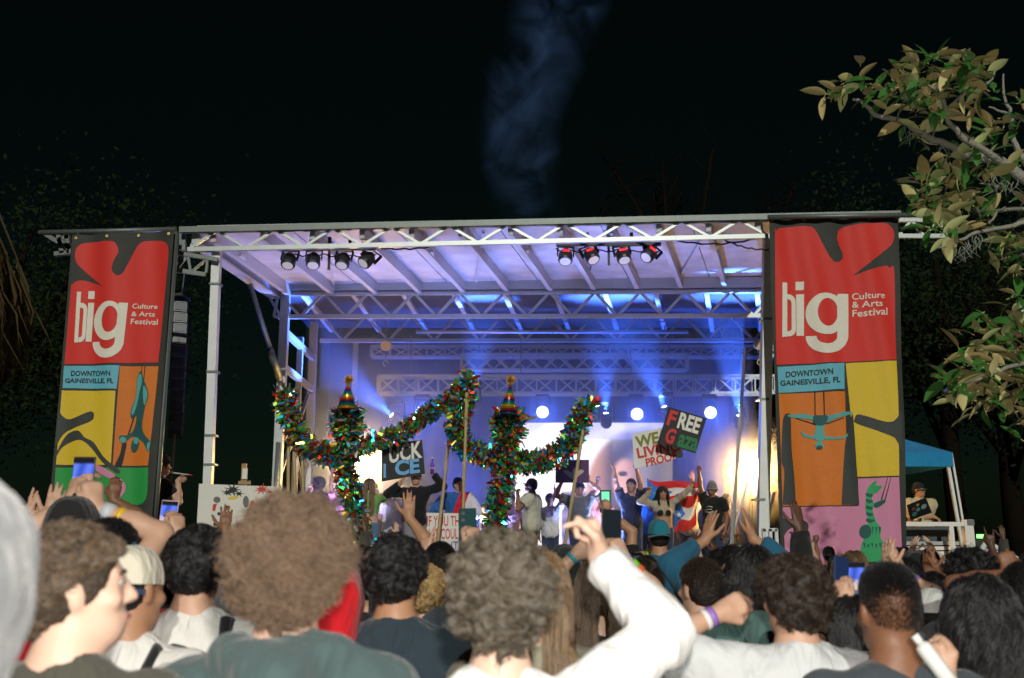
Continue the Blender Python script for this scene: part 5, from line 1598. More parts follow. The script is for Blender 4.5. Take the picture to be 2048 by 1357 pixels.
# cluster by the palm and the nearer banner
t, J = person_at('person in black cap lifting a phone with both hands', 142, 1072, 3.7, {'R': (190, 1016, 3.85, 'grip', (-.25, .1, 1), (-.6, .8, 0), (1, 0, -.5)), 'L': (143, 1008, 3.9, 'hold', (.1, .1, 1), (.6, .8, 0), (-1, 0, -.5))}, sk='light', hair='cap', hm='black', shirt=C['black'], hat=('cap', C['black'], None, True), seed=36)
band(J, 'R', .2, BAND['silver'], t, r=.036, w=.02); band(J, 'R', .38, BAND['yellow'], t, r=.038, w=.01)
phone('phone lifted high before the green banner panel', at(166, 958, 3.92), (0, .05, 1), (.05, -1, .1), .085, .172)
t, J = person_at('person with both palms up near the dry palm fronds', 78, 1118, 4.6, {'L': (50, 1052, 4.75, 'peace', (-.05, .1, 1), (.2, 1, 0), (-1, 0, -.5)), 'R': (100, 1040, 4.75, 'open', (.12, .1, 1), (-.2, 1, 0), (1, 0, -.5))}, sk='light', hair='curly', hm='black', shirt=C['black'], kind='long', sleeve=1.5, seed=37)
band(J, 'L', .12, BAND['green'], t); band(J, 'R', .22, BAND['white'], t, name='watch', r=.036, w=.016)
t, J = person_at('bald brown man with one fist raised before the green panel', 224, 1056, 6.6, {'R': (226, 1000, 6.75, 'relax', (.05, .1, 1), (-.3, .9, 0), (1, .2, -.4))}, sk='brown', hair=None, shirt=C['pink'], seed=38)
t, J = person_at('person in a blue and red sports jersey with loose black curls', 316, 1142, 4.2, sk='tan', hair='longcurl', hm='black', shirt=C['jersey'], seed=39, female=True)
m = MB(); o_ = Vector((0, 0, 0)); s_ = 1
for sx in (-.09, .07): m.tube([o_ + Vector((sx + .045 * math.cos(a), -.150 - .01 * math.cos(a), 1.31 + .05 * math.sin(a))) * s_ for a in np.linspace(0, 2 * PI, 15)], .012, 6, False)
own(m, 'number_print', cloth('print_red', (.55, .01, .04)), t)
person_at('woman with straight long brown hair below the banner pole', 297, 1110, 5.8, sk='light', hair='long', hm='brown', shirt=C['tan'], female=True, seed=40)
t, J = person_at('person holding up a phone in a pale pink case', 372, 1122, 4.6, {'R': (356, 1072, 4.75, 'hold', (-.15, .1, 1), (-.7, .7, 0), (1, -.3, -.6))}, sk='light', hair='short', hm='black', shirt=C['grey'], seed=41)
phone('phone in a pale pink case showing the blue stage', at(337, 1034, 4.82), (.06, .05, 1), (.05, -1, .1), .082, .155, case=mat('pink_case', (.6, .42, .46), .4))
# between the afro and the bushy curls
person_at('person with a red hood pulled up behind the afro', 668, 1208, 3.3, sk='brown', hair=None, shirt=C['red'], kind='long', hood=True, hat=('hood', C['red']), seed=42)
person_at('woman with straight black hair standing behind the navy tee', 738, 1158, 4.0, sk='tan', hair='long', hm='black', shirt=C['black'], female=True, seed=43)
person_at('person with an open palm held high under the UCK ICE sign', 796, 1118, 6.2, {'R': (818, 1036, 6.35, 'open', (-.02, .1, 1), (-.1, 1, 0), (1, 0, -.3))}, sk='tan', hair='short', hm='black', shirt=C['maroon'], seed=44)
person_at('person with blond curls between the navy tee and bushy curls', 852, 1188, 4.4, sk='light', hair='curly', hm='blond', shirt=C['forest'], female=True, seed=45)
person_at('person with black hair pointing a finger beside the red lettered poster', 880, 1132, 5.4, {'L': (850, 1112, 5.5, 'point', (.05, .2, 1), (.5, .8, 0))}, sk='light', hair='short', hm='black', shirt=C['cobalt'], seed=46)
t, J = person_at('person filming with a dark green phone before the poster', 965, 1140, 4.3, {'R': (955, 1098, 4.5, 'grip', (-.25, .1, 1), (-.6, .8, 0), (1, -.3, -.5))}, sk='light', hair='short', hm='brown', shirt=C['slate'], seed=47)
phone('phone in dark green case held before the red lettered poster', at(935, 1054, 4.55), (-.02, .05, 1), (0, 1, .1), .08, .165, case=mat('green_case', (.012, .05, .05), .8, spec=.15), screen=None)

# ------------------------------------------------------------------ the rest of the crowd: a few figures copied, each with its own clothes
def clone(o, parent=None):
    c = o.copy(); COL.objects.link(c)
    if parent is not None: c.parent = parent
    for ch in list(o.children): clone(ch, c)
    return c

def AR(hand, wr, d, n, pole): return dict(wrist=wr, hand=hand, d=d, n=n, pole=pole)
protos = []
specs = [('short', 'black', False, {}), ('wavy', 'darkbrown', False, {}), ('long', 'darkbrown', True, {}), ('longcurl', 'black', True, {}), ('curly', 'black', False, {}), ('long', 'sandy', True, {}),
         ('short', 'brown', False, {'R': AR('open', (.27, .15, 1.93), (0, .1, 1), (-.3, 1, 0), (1, 0, -.4))}),
         ('long', 'black', True, {'L': AR('fist', (-.25, .12, 1.95), (0, .1, 1), (.3, 1, 0), (-1, 0, -.4))}),
         ('short', 'black', False, {'L': AR('open', (-.10, .34, 1.72), (.3, .2, .9), (.7, .6, 0), (-1, -.2, -.5)), 'R': AR('open', (.10, .34, 1.72), (-.3, .2, .9), (-.7, .6, 0), (1, -.2, -.5))}),
         ('curly', 'black', False, {'R': AR('grip', (.09, .36, 1.78), (-.3, .1, .95), (-.6, .8, 0), (1, -.2, -.6)), 'L': AR('grip', (-.09, .36, 1.78), (.3, .1, .95), (.6, .8, 0), (-1, -.2, -.6))}),
         ('cap', 'black', False, {}), ('wavy', 'blond', False, {'R': AR('horns', (.22, .2, 1.9), (0, .1, 1), (-.2, 1, 0), (1, 0, -.4))})]
sk_cycle = ['tan', 'light', 'light', 'brown', 'deep', 'pale', 'brown', 'light', 'tan', 'deep', 'tan', 'pale']
for i, (hair, hm, fem, pose) in enumerate(specs):
    t, J = make_person('', pose, sk_cycle[i], hair, hm, C['black'], 'tee' if i % 3 else 'long', fem, seed=60 + i, fine=bool(pose), dense=.45, coarse=.024, gstep=.026,
                       hat=('cap', C['black'], None, True) if hair == 'cap' else None)
    protos.append(t)
hair_words = ['short black hair', 'tousled dark brown hair', 'long dark brown hair', 'long black curls', 'tight black curls', 'long sandy hair', 'short brown hair', 'long black hair', 'cropped black hair', 'black curls', 'backwards black cap', 'tousled blond hair']
pose_words = ['', '', '', '', '', '', ', palm raised', ', fist raised', ', hands together', ', phone raised', '', ', hand horns']
shirt_names = dict(navy='navy', black='black', olive='dark olive', maroon='maroon', cobalt='cobalt blue', forest='forest green', tan='tan', pink='dusty pink', rust='rust brown', brown='dark brown', grey='grey', white='white', teal='faded teal', red='red', green='grey-green', khakiknit='khaki')
marks = [(110, 'near the dry palm fronds'), (310, 'below the green banner panel'), (420, 'before the painter'), (560, 'before the painted canvas'), (700, 'before the nearer tinsel figure'), (850, 'below the UCK ICE sign'), (960, 'below the lettered poster'),
         (1090, 'before the taller tinsel figure'), (1230, 'before the bright screen'), (1330, 'below the WE A sign'), (1440, 'below the FREE Gaza sign'), (1545, 'before the stage corner leg'), (1700, 'below the pink banner panel'), (1815, 'below the green figure'), (1945, 'before the white railing'), (9999, 'before the ramp')]
rc = random.Random(5)
used_labels, spots = set(), []
Yr = 5.0
row = 0
while Yr < 15.2:
    half = Yr * .56 + .4
    x = -half + rc.random() * .5
    while x < half:
        spots.append((x + rc.uniform(-.1, .1), Yr + rc.uniform(-.22, .22), row))
        x += rc.uniform(.62, .98) + (.12 if Yr > 9 else 0)
    Yr += .78 + .1 * row
    row += 1
phone_n = 0
first_use = [True] * len(protos)
for (x, y, row) in spots:
    zt = 1.635 * rc.uniform(.93, 1.03)
    px = CX + x / (y * math.cos(PITCH)) * FPX
    # some lines of sight in the photo stay open
    i = rc.randrange(12)
    if row < 1 and (i >= 6 and i != 10): i = rc.choice((0, 1, 2, 3, 4, 10))
    if 980 < px < 1420 and i in (6, 7, 9, 11) and rc.random() < .6: i = rc.randrange(6)
    mk = next(w for lim, w in marks if px < lim)
    keys = list(shirt_names); rc.shuffle(keys)
    dark = [k for k in keys if k in ('navy', 'black', 'olive', 'maroon', 'forest', 'brown', 'grey')]
    for sn in (dark[:3] + keys):
        lab = f'person with {hair_words[i]}, {shirt_names[sn]} top{pose_words[i]}, {mk}'
        if lab not in used_labels: break
    used_labels.add(lab)
    t = protos[i] if first_use[i] else clone(protos[i])
    first_use[i] = False
    t['label'] = lab; t['category'] = 'person'; t['group'] = 'people in the crowd'
    s = zt / 1.75
    t.location = (x, y, 0); t.scale = (s, s, s); t.rotation_euler = (0, 0, -x / y * .5 + rc.uniform(-.35, .35))
    for ch in t.children:
        n0 = ch.name.split('.')[0]
        if n0 in ('shirt', 'hoodie'):
            for q in [ch] + list(ch.children):
                q.material_slots[0].link = 'OBJECT'; q.material_slots[0].material = C[sn]
        elif n0 == 'trousers':
            ch.material_slots[0].link = 'OBJECT'; ch.material_slots[0].material = rc.choice((JEANS, BLACKC, KHAKI))
        elif n0 == 'body':
            ch.material_slots[0].link = 'OBJECT'; ch.material_slots[0].material = SKIN[rc.choice(list(SKIN))]
    if i == 9:
        rz = t.rotation_euler[2]
        q = Vector((x, y, 0)) + Matrix.Rotation(rz, 3, 'Z') @ (Vector((0, .40, 1.90)) * s)
        kinds = ['lit phone showing the blue stage', 'phone with a bright screen', 'phone held upright', 'glowing phone']
        phone(f'{kinds[phone_n % 4]} over a {shirt_names[sn]} top, {mk}', q, (0, .05, 1), (math.sin(rz), -math.cos(rz), .1), .08, .16)
        phone_n += 1
for k, t in enumerate(protos):
    if first_use[k]:
        for ch in list(t.children_recursive): bpy.data.objects.remove(ch)
        bpy.data.objects.remove(t)
print('crowd', len(spots))
# ------------------------------------------------------------------ people on the stage
ZD = 1.10
def sign(label, corners, Y, base, words, thick=.008, curve=0, name='sign', cat='sign', group='hand lettered signs on the stage', marks=()):
    """Hand painted board; words: (text, quad, material, bold)."""
    TL, TR, BR, BL = [at(x, y, Y) for x, y in corners]
    t = thing(name, label, cat, BL.lerp(BR, .5), group)
    m = MB(); o = Vector((0, thick, 0))
    m.add([TL, TR, BR, BL, TL + o, TR + o, BR + o, BL + o], [(3, 2, 1, 0), (4, 5, 6, 7), (0, 1, 5, 4), (1, 2, 6, 5), (2, 3, 7, 6), (3, 0, 4, 7)])
    m.build('board', base, t)
    for s, q, mt, bold in words:
        b = bmesh.new(); text_bm(s, q, Y, b, bold)
        for v in b.verts:
            v.co.y -= .006; v.co -= wloc(t)
        me = bpy.data.meshes.new('lettering'); b.to_mesh(me); b.free(); me.materials.append(mt)
        o2 = bpy.data.objects.new('lettering', me); COL.objects.link(o2); o2.parent = t
    for poly, mt in marks:
        b = bmesh.new(); poly_bm([poly], Y, b)
        for v in b.verts:
            v.co.y -= .005; v.co -= wloc(t)
        me = bpy.data.meshes.new('painted_mark'); b.to_mesh(me); b.free(); me.materials.append(mt)
        o2 = bpy.data.objects.new('painted_mark', me); COL.objects.link(o2); o2.parent = t
    return t
PB = mat('black_board', (.014, .015, .014), .7, 0, .2, 8); PW = mat('white_card', (.70, .68, .62), .7, 0, .06, 6)
IW, IB, IR, IG = mat('paint_white', (.72, .70, .64), .7), mat('paint_sky', (.14, .38, .68), .7), mat('paint_red', (.55, .03, .03), .7), mat('paint_green', (.015, .17, .05), .7)
IO, IV = mat('paint_olive', (.20, .20, .01), .7), mat('paint_violet', (.16, .12, .42), .7)

YP = 17.4
# woman in green, seen from behind
t, J = person_at('performer with blond hair and a green top, arms raised to yellow ear muffs', 739, 972, YP, {'L': (722, 990, YP - .05, 'hold', (.3, .2, 1), (.8, .4, 0), (-1, 0, -.6)), 'R': (757, 990, YP - .05, 'hold', (-.3, .2, 1), (-.8, .4, 0), (1, 0, -.6))}, floor=ZD, sk='light', hair='long', hm='sandy', shirt=C['green2'] if 'green2' in C else cloth('stage_green', (.16, .34, .08)), kind='tee', female=True, hem=1.12, seed=80, pants=cloth('light_denim', (.10, .18, .28)), fine=True)
em = thing('ear_muffs', 'yellow ear muffs on the blond performer in green', 'ear muffs', J['world'](J['H'](0, 0, 0)))
for s in (-1, 1):
    m = MB(); m.ball(J['world'](J['H'](.098 * s, -.01, .0)), .046, 10, 8); m.build('cup', mat('muff_yellow', (.62, .44, .03), .7), em, True)
m = MB(); m.tube([J['world'](J['H'](.10 * math.cos(a), -.01, .13 * math.sin(a))) for a in np.linspace(0, PI, 9)], .008, 6); m.build('headband', BLACKP, em)
# man in black holding UCK ICE
t, J = person_at('performer in a black shirt holding the UCK ICE sign, bottle raised', 832, 956, 17.05, {'L': (866, 948, 16.95, 'grip', (-.1, 0, 1), (0, -1, 0), (1, 0, -.3)), 'R': (800, 968, 16.84, 'grip', (.3, -.2, 1), (.9, 0, .1), (-1, 0, -.5))}, rot=PI, floor=ZD, sk='light', hair='short', hm='brown', shirt=cloth('black_shirt', (.014, .014, .017)), kind='long', face=True, seed=81, pants=cloth('grey_trousers', (.25, .24, .26)))
p = J['world'](J['L'][2] + J['L'][3] * .09)
bt = thing('drinks_bottle', 'violet drinks bottle raised by the performer in the black shirt', 'bottle', p - Vector((0, 0, .1)))
m = MB(); m.tube([p + Vector((0, -.03, z)) for z in (-.1, .06, .10, .16)], [.035, .035, .016, .016], 12); m.build('glass', mat('bottle_violet', (.12, .05, .45), .15, 0, 0), bt, True)
m = MB(); m.tube([p + Vector((0, -.03, z)) for z in (.16, .185)], .018, 10); m.build('cap', mat('hoist_yellow', (.5, .4, .1)), bt)
sign('black sign lettered UCK in white and ICE in pale blue', [(764, 890), (844, 880), (850, 948), (763, 964)], 16.80, PB,
     [('UCK', ((779, 893), (843, 881), (845, 916), (778, 928)), IW, .03), ('I', ((767, 928), (772, 928), (772, 956), (767, 956)), IB, .0), ('CE', ((790, 921), (838, 917), (840, 946), (790, 953)), IB, .04)])
# man with glasses in a blue, red and white cape
CAPE = cloth('tricolour', (.02, .10, .30))
nt = CAPE.node_tree; b = nt.nodes['Principled BSDF']; tc = nt.nodes.new('ShaderNodeTexCoord'); sp = nt.nodes.new('ShaderNodeSeparateXYZ'); cr = nt.nodes.new('ShaderNodeValToRGB')
mp_ = nt.nodes.new('ShaderNodeMapRange'); mp_.inputs[1].default_value, mp_.inputs[2].default_value = .3, -.3
ad = nt.nodes.new('ShaderNodeMath'); ad.operation = 'MULTIPLY_ADD'; ad.inputs[1].default_value = .35
nt.links.new(tc.outputs['Object'], sp.inputs[0]); nt.links.new(sp.outputs[2], ad.inputs[0]); nt.links.new(sp.outputs[0], ad.inputs[2])
sb_ = nt.nodes.new('ShaderNodeMath'); sb_.operation = 'SUBTRACT'; sb_.inputs[1].default_value = .44
nt.links.new(ad.outputs[0], sb_.inputs[0]); nt.links.new(sb_.outputs[0], mp_.inputs[0]); nt.links.new(mp_.outputs[0], cr.inputs[0])
cr.color_ramp.interpolation = 'CONSTANT'
cr.color_ramp.elements[0].color = (.02, .10, .30, 1); cr.color_ramp.elements[1].position = .42; cr.color_ramp.elements[1].color = (.60, .015, .04, 1)
e_ = cr.color_ramp.elements.new(.68); e_.color = (.62, .58, .62, 1)
nt.links.new(cr.outputs[0], b.inputs['Base Color'])
t, J = person_at('performer with glasses in a blue, red and white top holding the poster', 917, 970, YP, {'R': (868, 1030, YP - .25, 'grip', (0, -.2, -1), (0, 1, 0)), 'L': (930, 1032, YP - .25, 'grip', (0, -.2, -1), (0, 1, 0))}, rot=PI, floor=ZD, sk='light', hair='short', hm='black', shirt=CAPE, kind='long', face=True, seed=82, puff=.03, head_dir=-.6, build=1.1)
gl = thing('glasses', 'thin clear glasses of the performer holding the poster', 'glasses', J['world'](J['H'](0, .1, .01)))
for s in (-1, 1):
    m = MB(); m.tube([J['world'](J['H'](.033 * s + .022 * math.cos(a), .108, .008 + .017 * math.sin(a))) for a in np.linspace(0, 2 * PI, 13)], .003, 5, False); m.build('rim', BLACKP, gl)
    m = MB(); m.tube([J['world'](J['H'](.055 * s, .105, .01)), J['world'](J['H'](.078 * s, .0, .012))], .003, 5); m.build('temple', BLACKP, gl)
sign('white poster with red letters IF YOU TH WE COUL', [(849, 1026), (920, 1027), (921, 1102), (848, 1102)], YP - .32, PW,
     [('IF YOU TH', ((854, 1032), (919, 1032), (919, 1053), (854, 1053)), IR, .012), ('WE COUL', ((858, 1058), (916, 1057), (916, 1078), (858, 1080)), IR, .012), ('DO IT', ((868, 1084), (917, 1083), (917, 1100), (868, 1101)), IV, .012)], cat='poster')
# man with black cap in a cream jersey
t, J = person_at('performer in black cap and cream jersey with green letters, drinking', 1063, 972, 17.2, {'L': (1036, 992, 17.0, 'grip', (-.3, -.2, .9), (.9, .3, 0), (0, -.3, -1))}, rot=1.25, floor=ZD, sk='brown', hair='cap', hm='black', shirt=cloth('cream_jersey', (.50, .48, .38)), face=True, seed=83, puff=.02, hat=('cap', cloth('cap_dark', (.03, .035, .035)), None, False), head_tilt=.25, pants=KHAKI, build=1.08)
jersey = t
GRN = mat('print_green', (.02, .20, .10), .7)
for s_txt, w_, h_, z_, y_ in (('gator', .26, .085, 1.27, .17), ('7', .07, .12, 1.10, .172)):
    P, T_ = text_tris(s_txt, .02)
    # letters lie on the chest, which faces the steps of the stage
    me = bpy.data.meshes.new('jersey_lettering')
    me.from_pydata([((.5 - u) * -w_, y_ + .008 - 1.1 * ((u - .5) * w_) ** 2, z_ + (v - .5) * h_) for u, v in P], [], T_); me.materials.append(GRN)
    o2 = bpy.data.objects.new('jersey_lettering', me); COL.objects.link(o2); o2.parent = t
# raised arm of a pink shirted performer
person_at('performer in a pale pink top raising one arm beside the cream jersey', 1022, 1000, 17.9, {'R': (1032, 962, 17.8, 'fist', (.1, 0, 1), (0, -1, 0), (1, 0, -.3))}, rot=PI, floor=ZD, sk='tan', hair='short', hm='black', shirt=cloth('pale_pink', (.55, .33, .36)), face=True, seed=84)
# olive tee with the purple board overhead
t, J = person_at('performer in an olive tee holding a purple board overhead', 1158, 978, 17.6, {'L': (1176, 962, 17.4, 'grip', (0, 0, 1), (0, -1, 0), (1, 0, -.2)), 'R': (1122, 968, 17.4, 'grip', (0, 0, 1), (0, -1, 0), (-1, 0, -.2))}, rot=PI, floor=ZD, sk='tan', hair='curly', hm='black', shirt=cloth('olive_tee', (.10, .105, .07)), face=True, seed=85, build=1.12)
sign('dark purple board with a pale winged emblem held overhead', [(1111, 920), (1178, 920), (1178, 966), (1111, 966)], 17.3, mat('purple_board', (.07, .012, .05), .7), [],
     marks=[(smooth_poly([(1126, 943), (1136, 941), (1143, 946), (1147, 934), (1152, 946), (1160, 940), (1168, 943), (1158, 952), (1150, 958), (1144, 958), (1136, 952)]), mat('paint_sand', (.42, .32, .22), .7))])
# black tee with both arms up: WE A LIVING PROOF
t, J = person_at('performer in a black tee stretching both arms to the white LIVING PROOF sign', 1262, 972, 17.5, {'R': (1226, 930, 17.3, 'hold', (-.5, -.1, .8), (.6, 0, .6), (-1, 0, -.1)), 'L': (1272, 934, 17.25, 'grip', (-.05, 0, 1), (0, -1, 0), (1, 0, -.2))}, rot=PI, floor=ZD, sk='tan', hair='short', hm='black', shirt=C['black'], face=True, seed=86, head_dir=.4)
sign('white sign reading WE A LIVING PROOF in olive and red', [(1264, 868), (1358, 848), (1366, 914), (1269, 938)], 17.15, PW,
     [('WE A', ((1269, 874), (1345, 856), (1347, 880), (1273, 897)), IO, .035), ('LIVING', ((1272, 897), (1358, 880), (1360, 902), (1276, 918)), IR, .035), ('PROOF', ((1290, 918), (1352, 902), (1354, 920), (1293, 935)), IR, .035)])
# woman with the flags
t, J = person_at('performer with loose dark curls and a black bikini top under a beige shrug', 1326, 1012, 17.2, {'R': (1300, 985, 17.1, 'grip', (-.2, 0, 1), (0, -1, 0), (-1, 0, -.2)), 'L': (1390, 968, 17.0, 'grip', (.2, 0, 1), (0, -1, 0), (1, 0, -.2))}, rot=PI, floor=ZD, sc=.90, sk='tan', hair='longcurl', hm='darkbrown', shirt=cloth('beige_shrug', (.38, .32, .22)), kind='long', female=True, hem=1.20, face=True, seed=87, head_tilt=-.15)
m = MB()
for s in (-1, 1): m.ball((.075 * s, .150, 1.262), (.058, .035, .052), 12, 8)
own(m, 'bikini_top', C['black'], t)
def flag(label, quad, Y, amp, seed):
    TL, TR, BR, BL = [at(x, y, Y) for x, y in quad]
    t = thing('flag', label, 'flag', BL, 'striped flags with a blue triangle')
    nu, nv = 40, 25
    P, V = [], []
    g_ = MB(); mats = [cloth('flag_red', (.62, .02, .015), fold=.2), cloth('flag_white', (.66, .62, .58), fold=.2), cloth('flag_blue', (.03, .17, .50), fold=.2)]
    for j in range(nv + 1):
        for i in range(nu + 1):
            u, v = i / nu, j / nv
            p = (TL * (1 - u) + TR * u) * (1 - v) + (BL * (1 - u) + BR * u) * v
            P.append(p + Vector((0, amp * math.sin(u * 9 + v * 4 + seed) + amp * .6 * math.sin(v * 8 - u * 3), -.10 * math.sin(PI * u) * (1 - v) - .04 * math.sin(u * 7 + seed))))
    g_.v = [tuple(p) for p in P]
    for j in range(nv):
        for i in range(nu):
            u, v = (i + .5) / nu, (j + .5) / nv
            k = 0 if int(v * 3) % 2 == 0 else 1
            if u < .48 * (1 - abs(2 * v - 1)): k = 2
            g_.f.append((j * (nu + 1) + i, (j + 1) * (nu + 1) + i, (j + 1) * (nu + 1) + i + 1, j * (nu + 1) + i + 1)); g_.m.append(k)
    g_.build('flag_cloth', mats, t, True)
    sm = MB(); c = ((TL + BL) / 2).lerp((TR + BR) / 2, .17) + Vector((0, -.03 - amp, -.03))
    pts = [c + Vector((.055 * (1 if k % 2 == 0 else .4) * math.sin(k * PI / 5), 0, .055 * (1 if k % 2 == 0 else .4) * math.cos(k * PI / 5))) for k in range(10)]
    sm.add(pts, [tuple(range(10))]); sm.build('star', mats[1], t)
    return t
flag('red and white flag with a blue triangle stretched above the dark curls', [(1294, 953), (1400, 957), (1398, 1000), (1298, 1020)], 17.55, .025, 1)
flag('draped red and white flag hanging beside the dark curled performer', [(1352, 988), (1398, 975), (1392, 1052), (1345, 1072)], 17.5, .05, 3)
# black tee with raised arm: FREE Gaza
t, J = person_at('performer in black tee with white print raising the FREE Gaza sign', 1424, 978, 17.1, {'R': (1394, 920, 17.0, 'grip', (-.1, 0, 1), (0, -1, 0), (-1, 0, -.2))}, rot=PI - .7, floor=ZD, sk='brown', hair='short', hm='black', shirt=cloth('black_tee_print', (.013, .014, .013)), face=True, seed=88, build=1.08, hat=('beanie', cloth('grey_knit', (.16, .16, .16))))
m = MB()
for k in range(9):
    z = 1.30 - k * .035
    m.tube([(-.08 + .02 * math.sin(k * 2.1), .158, z), (-.02, .166 + .004 * math.sin(k), z + .02 * math.cos(k * 1.7)), (.05 + .03 * math.sin(k * 1.3), .160, z - .01)], .007, 5)
own(m, 'chest_print', cloth('print_white', (.7, .7, .7)), t)
sign('black sign with red, white and green letters reading FREE Gaza', [(1337, 814), (1413, 837), (1391, 907), (1317, 885)], 16.85, PB,
     [('F', ((1341, 820), (1357, 825), (1347, 855), (1332, 850)), IR, .03), ('REE', ((1362, 825), (1405, 838), (1395, 869), (1353, 856)), IW, .035), ('G', ((1337, 855), (1355, 860), (1345, 890), (1327, 885)), IR, .04), ('aza', ((1360, 868), (1399, 879), (1392, 905), (1353, 893)), IG, .03)])
# dark figures further back
person_at('performer in dark clothes half hidden behind the nearer tinsel figure', 638, 968, 18.4, {'R': (620, 985, 18.3, 'hold', (0, 0, 1), (0, -1, 0))}, rot=PI - .9, floor=ZD, sk='tan', hair='curly', hm='black', shirt=C['brown'], kind='long', face=True, seed=89)
person_at('dark clothed performer in the violet gloom near the stage corner leg', 1452, 1000, 18.0, rot=PI + .6, floor=ZD, sk='brown', hair='short', hm='black', shirt=cloth('plum', (.05, .03, .08)), kind='long', face=True, seed=90)
for (px, py, Y, lab, arms, rot_, sk_, hair_, hm_, sh_, fem_) in (
    (985, 992, 18.0, 'performer in a yellow top behind the taller tinsel figure', {}, PI, 'tan', 'long', 'black', 'yellow', True),
    (1100, 1000, 18.2, 'performer in a pale top clapping before the white half of the screen', {'L': (1110, 985, 18, 'open', (0, 0, 1), (-1, 0, 0))}, PI, 'brown', 'curly', 'black', 'lightgrey', False),
    (1205, 995, 18.3, 'performer in a rust top standing between olive tee and black tee', {'R': (1196, 958, 18.2, 'fist', (0, 0, 1), (0, -1, 0))}, PI, 'deep', 'short', 'black', 'rust', False),
    (1292, 990, 18.3, 'performer in a blue jersey behind the dark curls', {}, PI - .4, 'light', 'wavy', 'brown', 'jersey', False),
    (1376, 992, 18.4, 'performer in a white tee behind the draped flag', {'L': (1384, 950, 18.3, 'open', (0, 0, 1), (0, -1, 0))}, PI, 'tan', 'short', 'black', 'white', False),
    (682, 980, 18.6, 'performer in a pink top beside the blazing warm lamp', {'R': (664, 945, 18.5, 'open', (-.1, 0, 1), (0, -1, 0))}, PI, 'brown', 'curly', 'black', 'pink', True),
    (785, 985, 18.5, 'performer in a white top peering from behind the UCK ICE sign', {}, PI + .3, 'light', 'short', 'brown', 'white', False)):
    person_at(lab, px, py, Y, arms, rot=rot_, floor=ZD, sk=sk_, hair=hair_, hm=hm_, shirt=C[sh_], female=fem_, face=True, seed=int(px), dense=.6)
# things standing on the deck
def mon(px, Y, label, c):
    p = at(px, 1100, Y); t = thing('monitor_wedge', label, 'monitor speaker', (p.x, Y, ZD), 'floor monitors on the deck')
    m = MB(); x, y = p.x, Y
    prof = [(-.22, 0), (.22, 0), (.22, .18), (-.08, .40), (-.22, .40)]
    m.add([(x + s * .30, y + a, ZD + .002 + b) for s in (-1, 1) for a, b in prof], [(4, 3, 2, 1, 0), (5, 6, 7, 8, 9)] + [(i, (i + 1) % 5, 5 + (i + 1) % 5, 5 + i) for i in range(5)])
    m.build('cabinet', c, t)
    m = MB(); m.add([(x - .27, y - .225, ZD + .05), (x + .27, y - .225, ZD + .05), (x + .27, y - .225, ZD + .36), (x - .27, y - .225, ZD + .36)], [(0, 1, 2, 3)]); m.build('grille', BLACK, t)
mon(930, 16.95, 'black floor monitor in front of the poster', BLACKP); mon(1230, 16.95, 'black floor monitor under the white sign', BLACKP); mon(1372, 16.95, 'black floor monitor in front of the draped flag', BLACKP)
p = at(1461, 1100, 17.3)
t = thing('equipment_case', 'violet lit equipment case with pale lid strip near the stage corner', 'case', (p.x, 17.6, ZD))
m = MB(); m.box((p.x, 17.6, ZD + .26), (.66, .5, .50)); m.build('body', mat('case_lit_violet', (.14, .11, .30), .5), t)  # violet stage light painted into the base colour
m = MB(); m.box((p.x, 17.6, ZD + .55), (.68, .52, .07)); m.build('lid', ALU_W, t)
m = MB()
for sx in (-1, 1): m.box((p.x + sx * .2, 17.34, ZD + .47), (.06, .03, .05))
m.build('latch', STEEL, t)
t = thing('mic_stand', 'grey microphone stand slanting down from the warm blinder lamp', 'stand', (at(1452, 1130, 17).x, 17.0, ZD))
a, b = at(1498, 955, 17.0), at(1456, 1100, 17.0)
m = MB(); m.tube([b, a], .018, 8); m.build('boom', ALU_W, t, True)
m = MB(); m.tube([b, (b.x, 17, ZD + .02)], .016, 8); m.tube([(b.x, 17, ZD), (b.x, 17, ZD + .03)], .14, 16); m.build('base', BLACK, t)
m = MB(); q = b.lerp(a, .12); m.tube([q - (a - b).normalized() * .05, q + (a - b).normalized() * .05], .03, 8); m.build('clutch', BLACKP, t)
# lit side rack and stacked bright flight panel by the corner leg
t = thing('truss_tower', 'short bright aluminium tower standing below the stage corner leg', 'tower', at(1545, 1130, 15.6))
for px in (1527, 1540, 1552):
    m = MB(); a = at(px, 1058, 15.7); m.bar(a, (a.x, 15.7, .02), .05); m.build('upright', ALU_W, t)
m = MB(); a, b = at(1525, 1060, 15.7), at(1554, 1060, 15.7); m.bar(a, b, .05)
m.build('crossbar', ALU_W, t)
# green lit meter bar held over the heads
t = thing('phone', 'phone showing a green lit picture over the raised white sleeve', 'phone', at(1211, 1003, 9.0), 'phones held up in the crowd')
a = at(1211, 1003, 9.0)
m = MB(); m.box(a, (.10, .012, .20)); m.build('case', BLACKP, t)
m = MB(); m.box(a + Vector((0, -.0075, 0)), (.07, .003, .17)); m.build('screen', lens_mat('green_screen', (.15, .9, .5), 1.0), t)
person_at('tall person lifting a phone with a green picture, bare arm', 1218, 1082, 8.9, {'R': (1214, 1026, 8.95, 'grip', (-.05, 0, 1), (0, 1, 0), (1, 0, -.3))}, sk='tan', hair='short', hm='black', shirt=C['black'], seed=91)

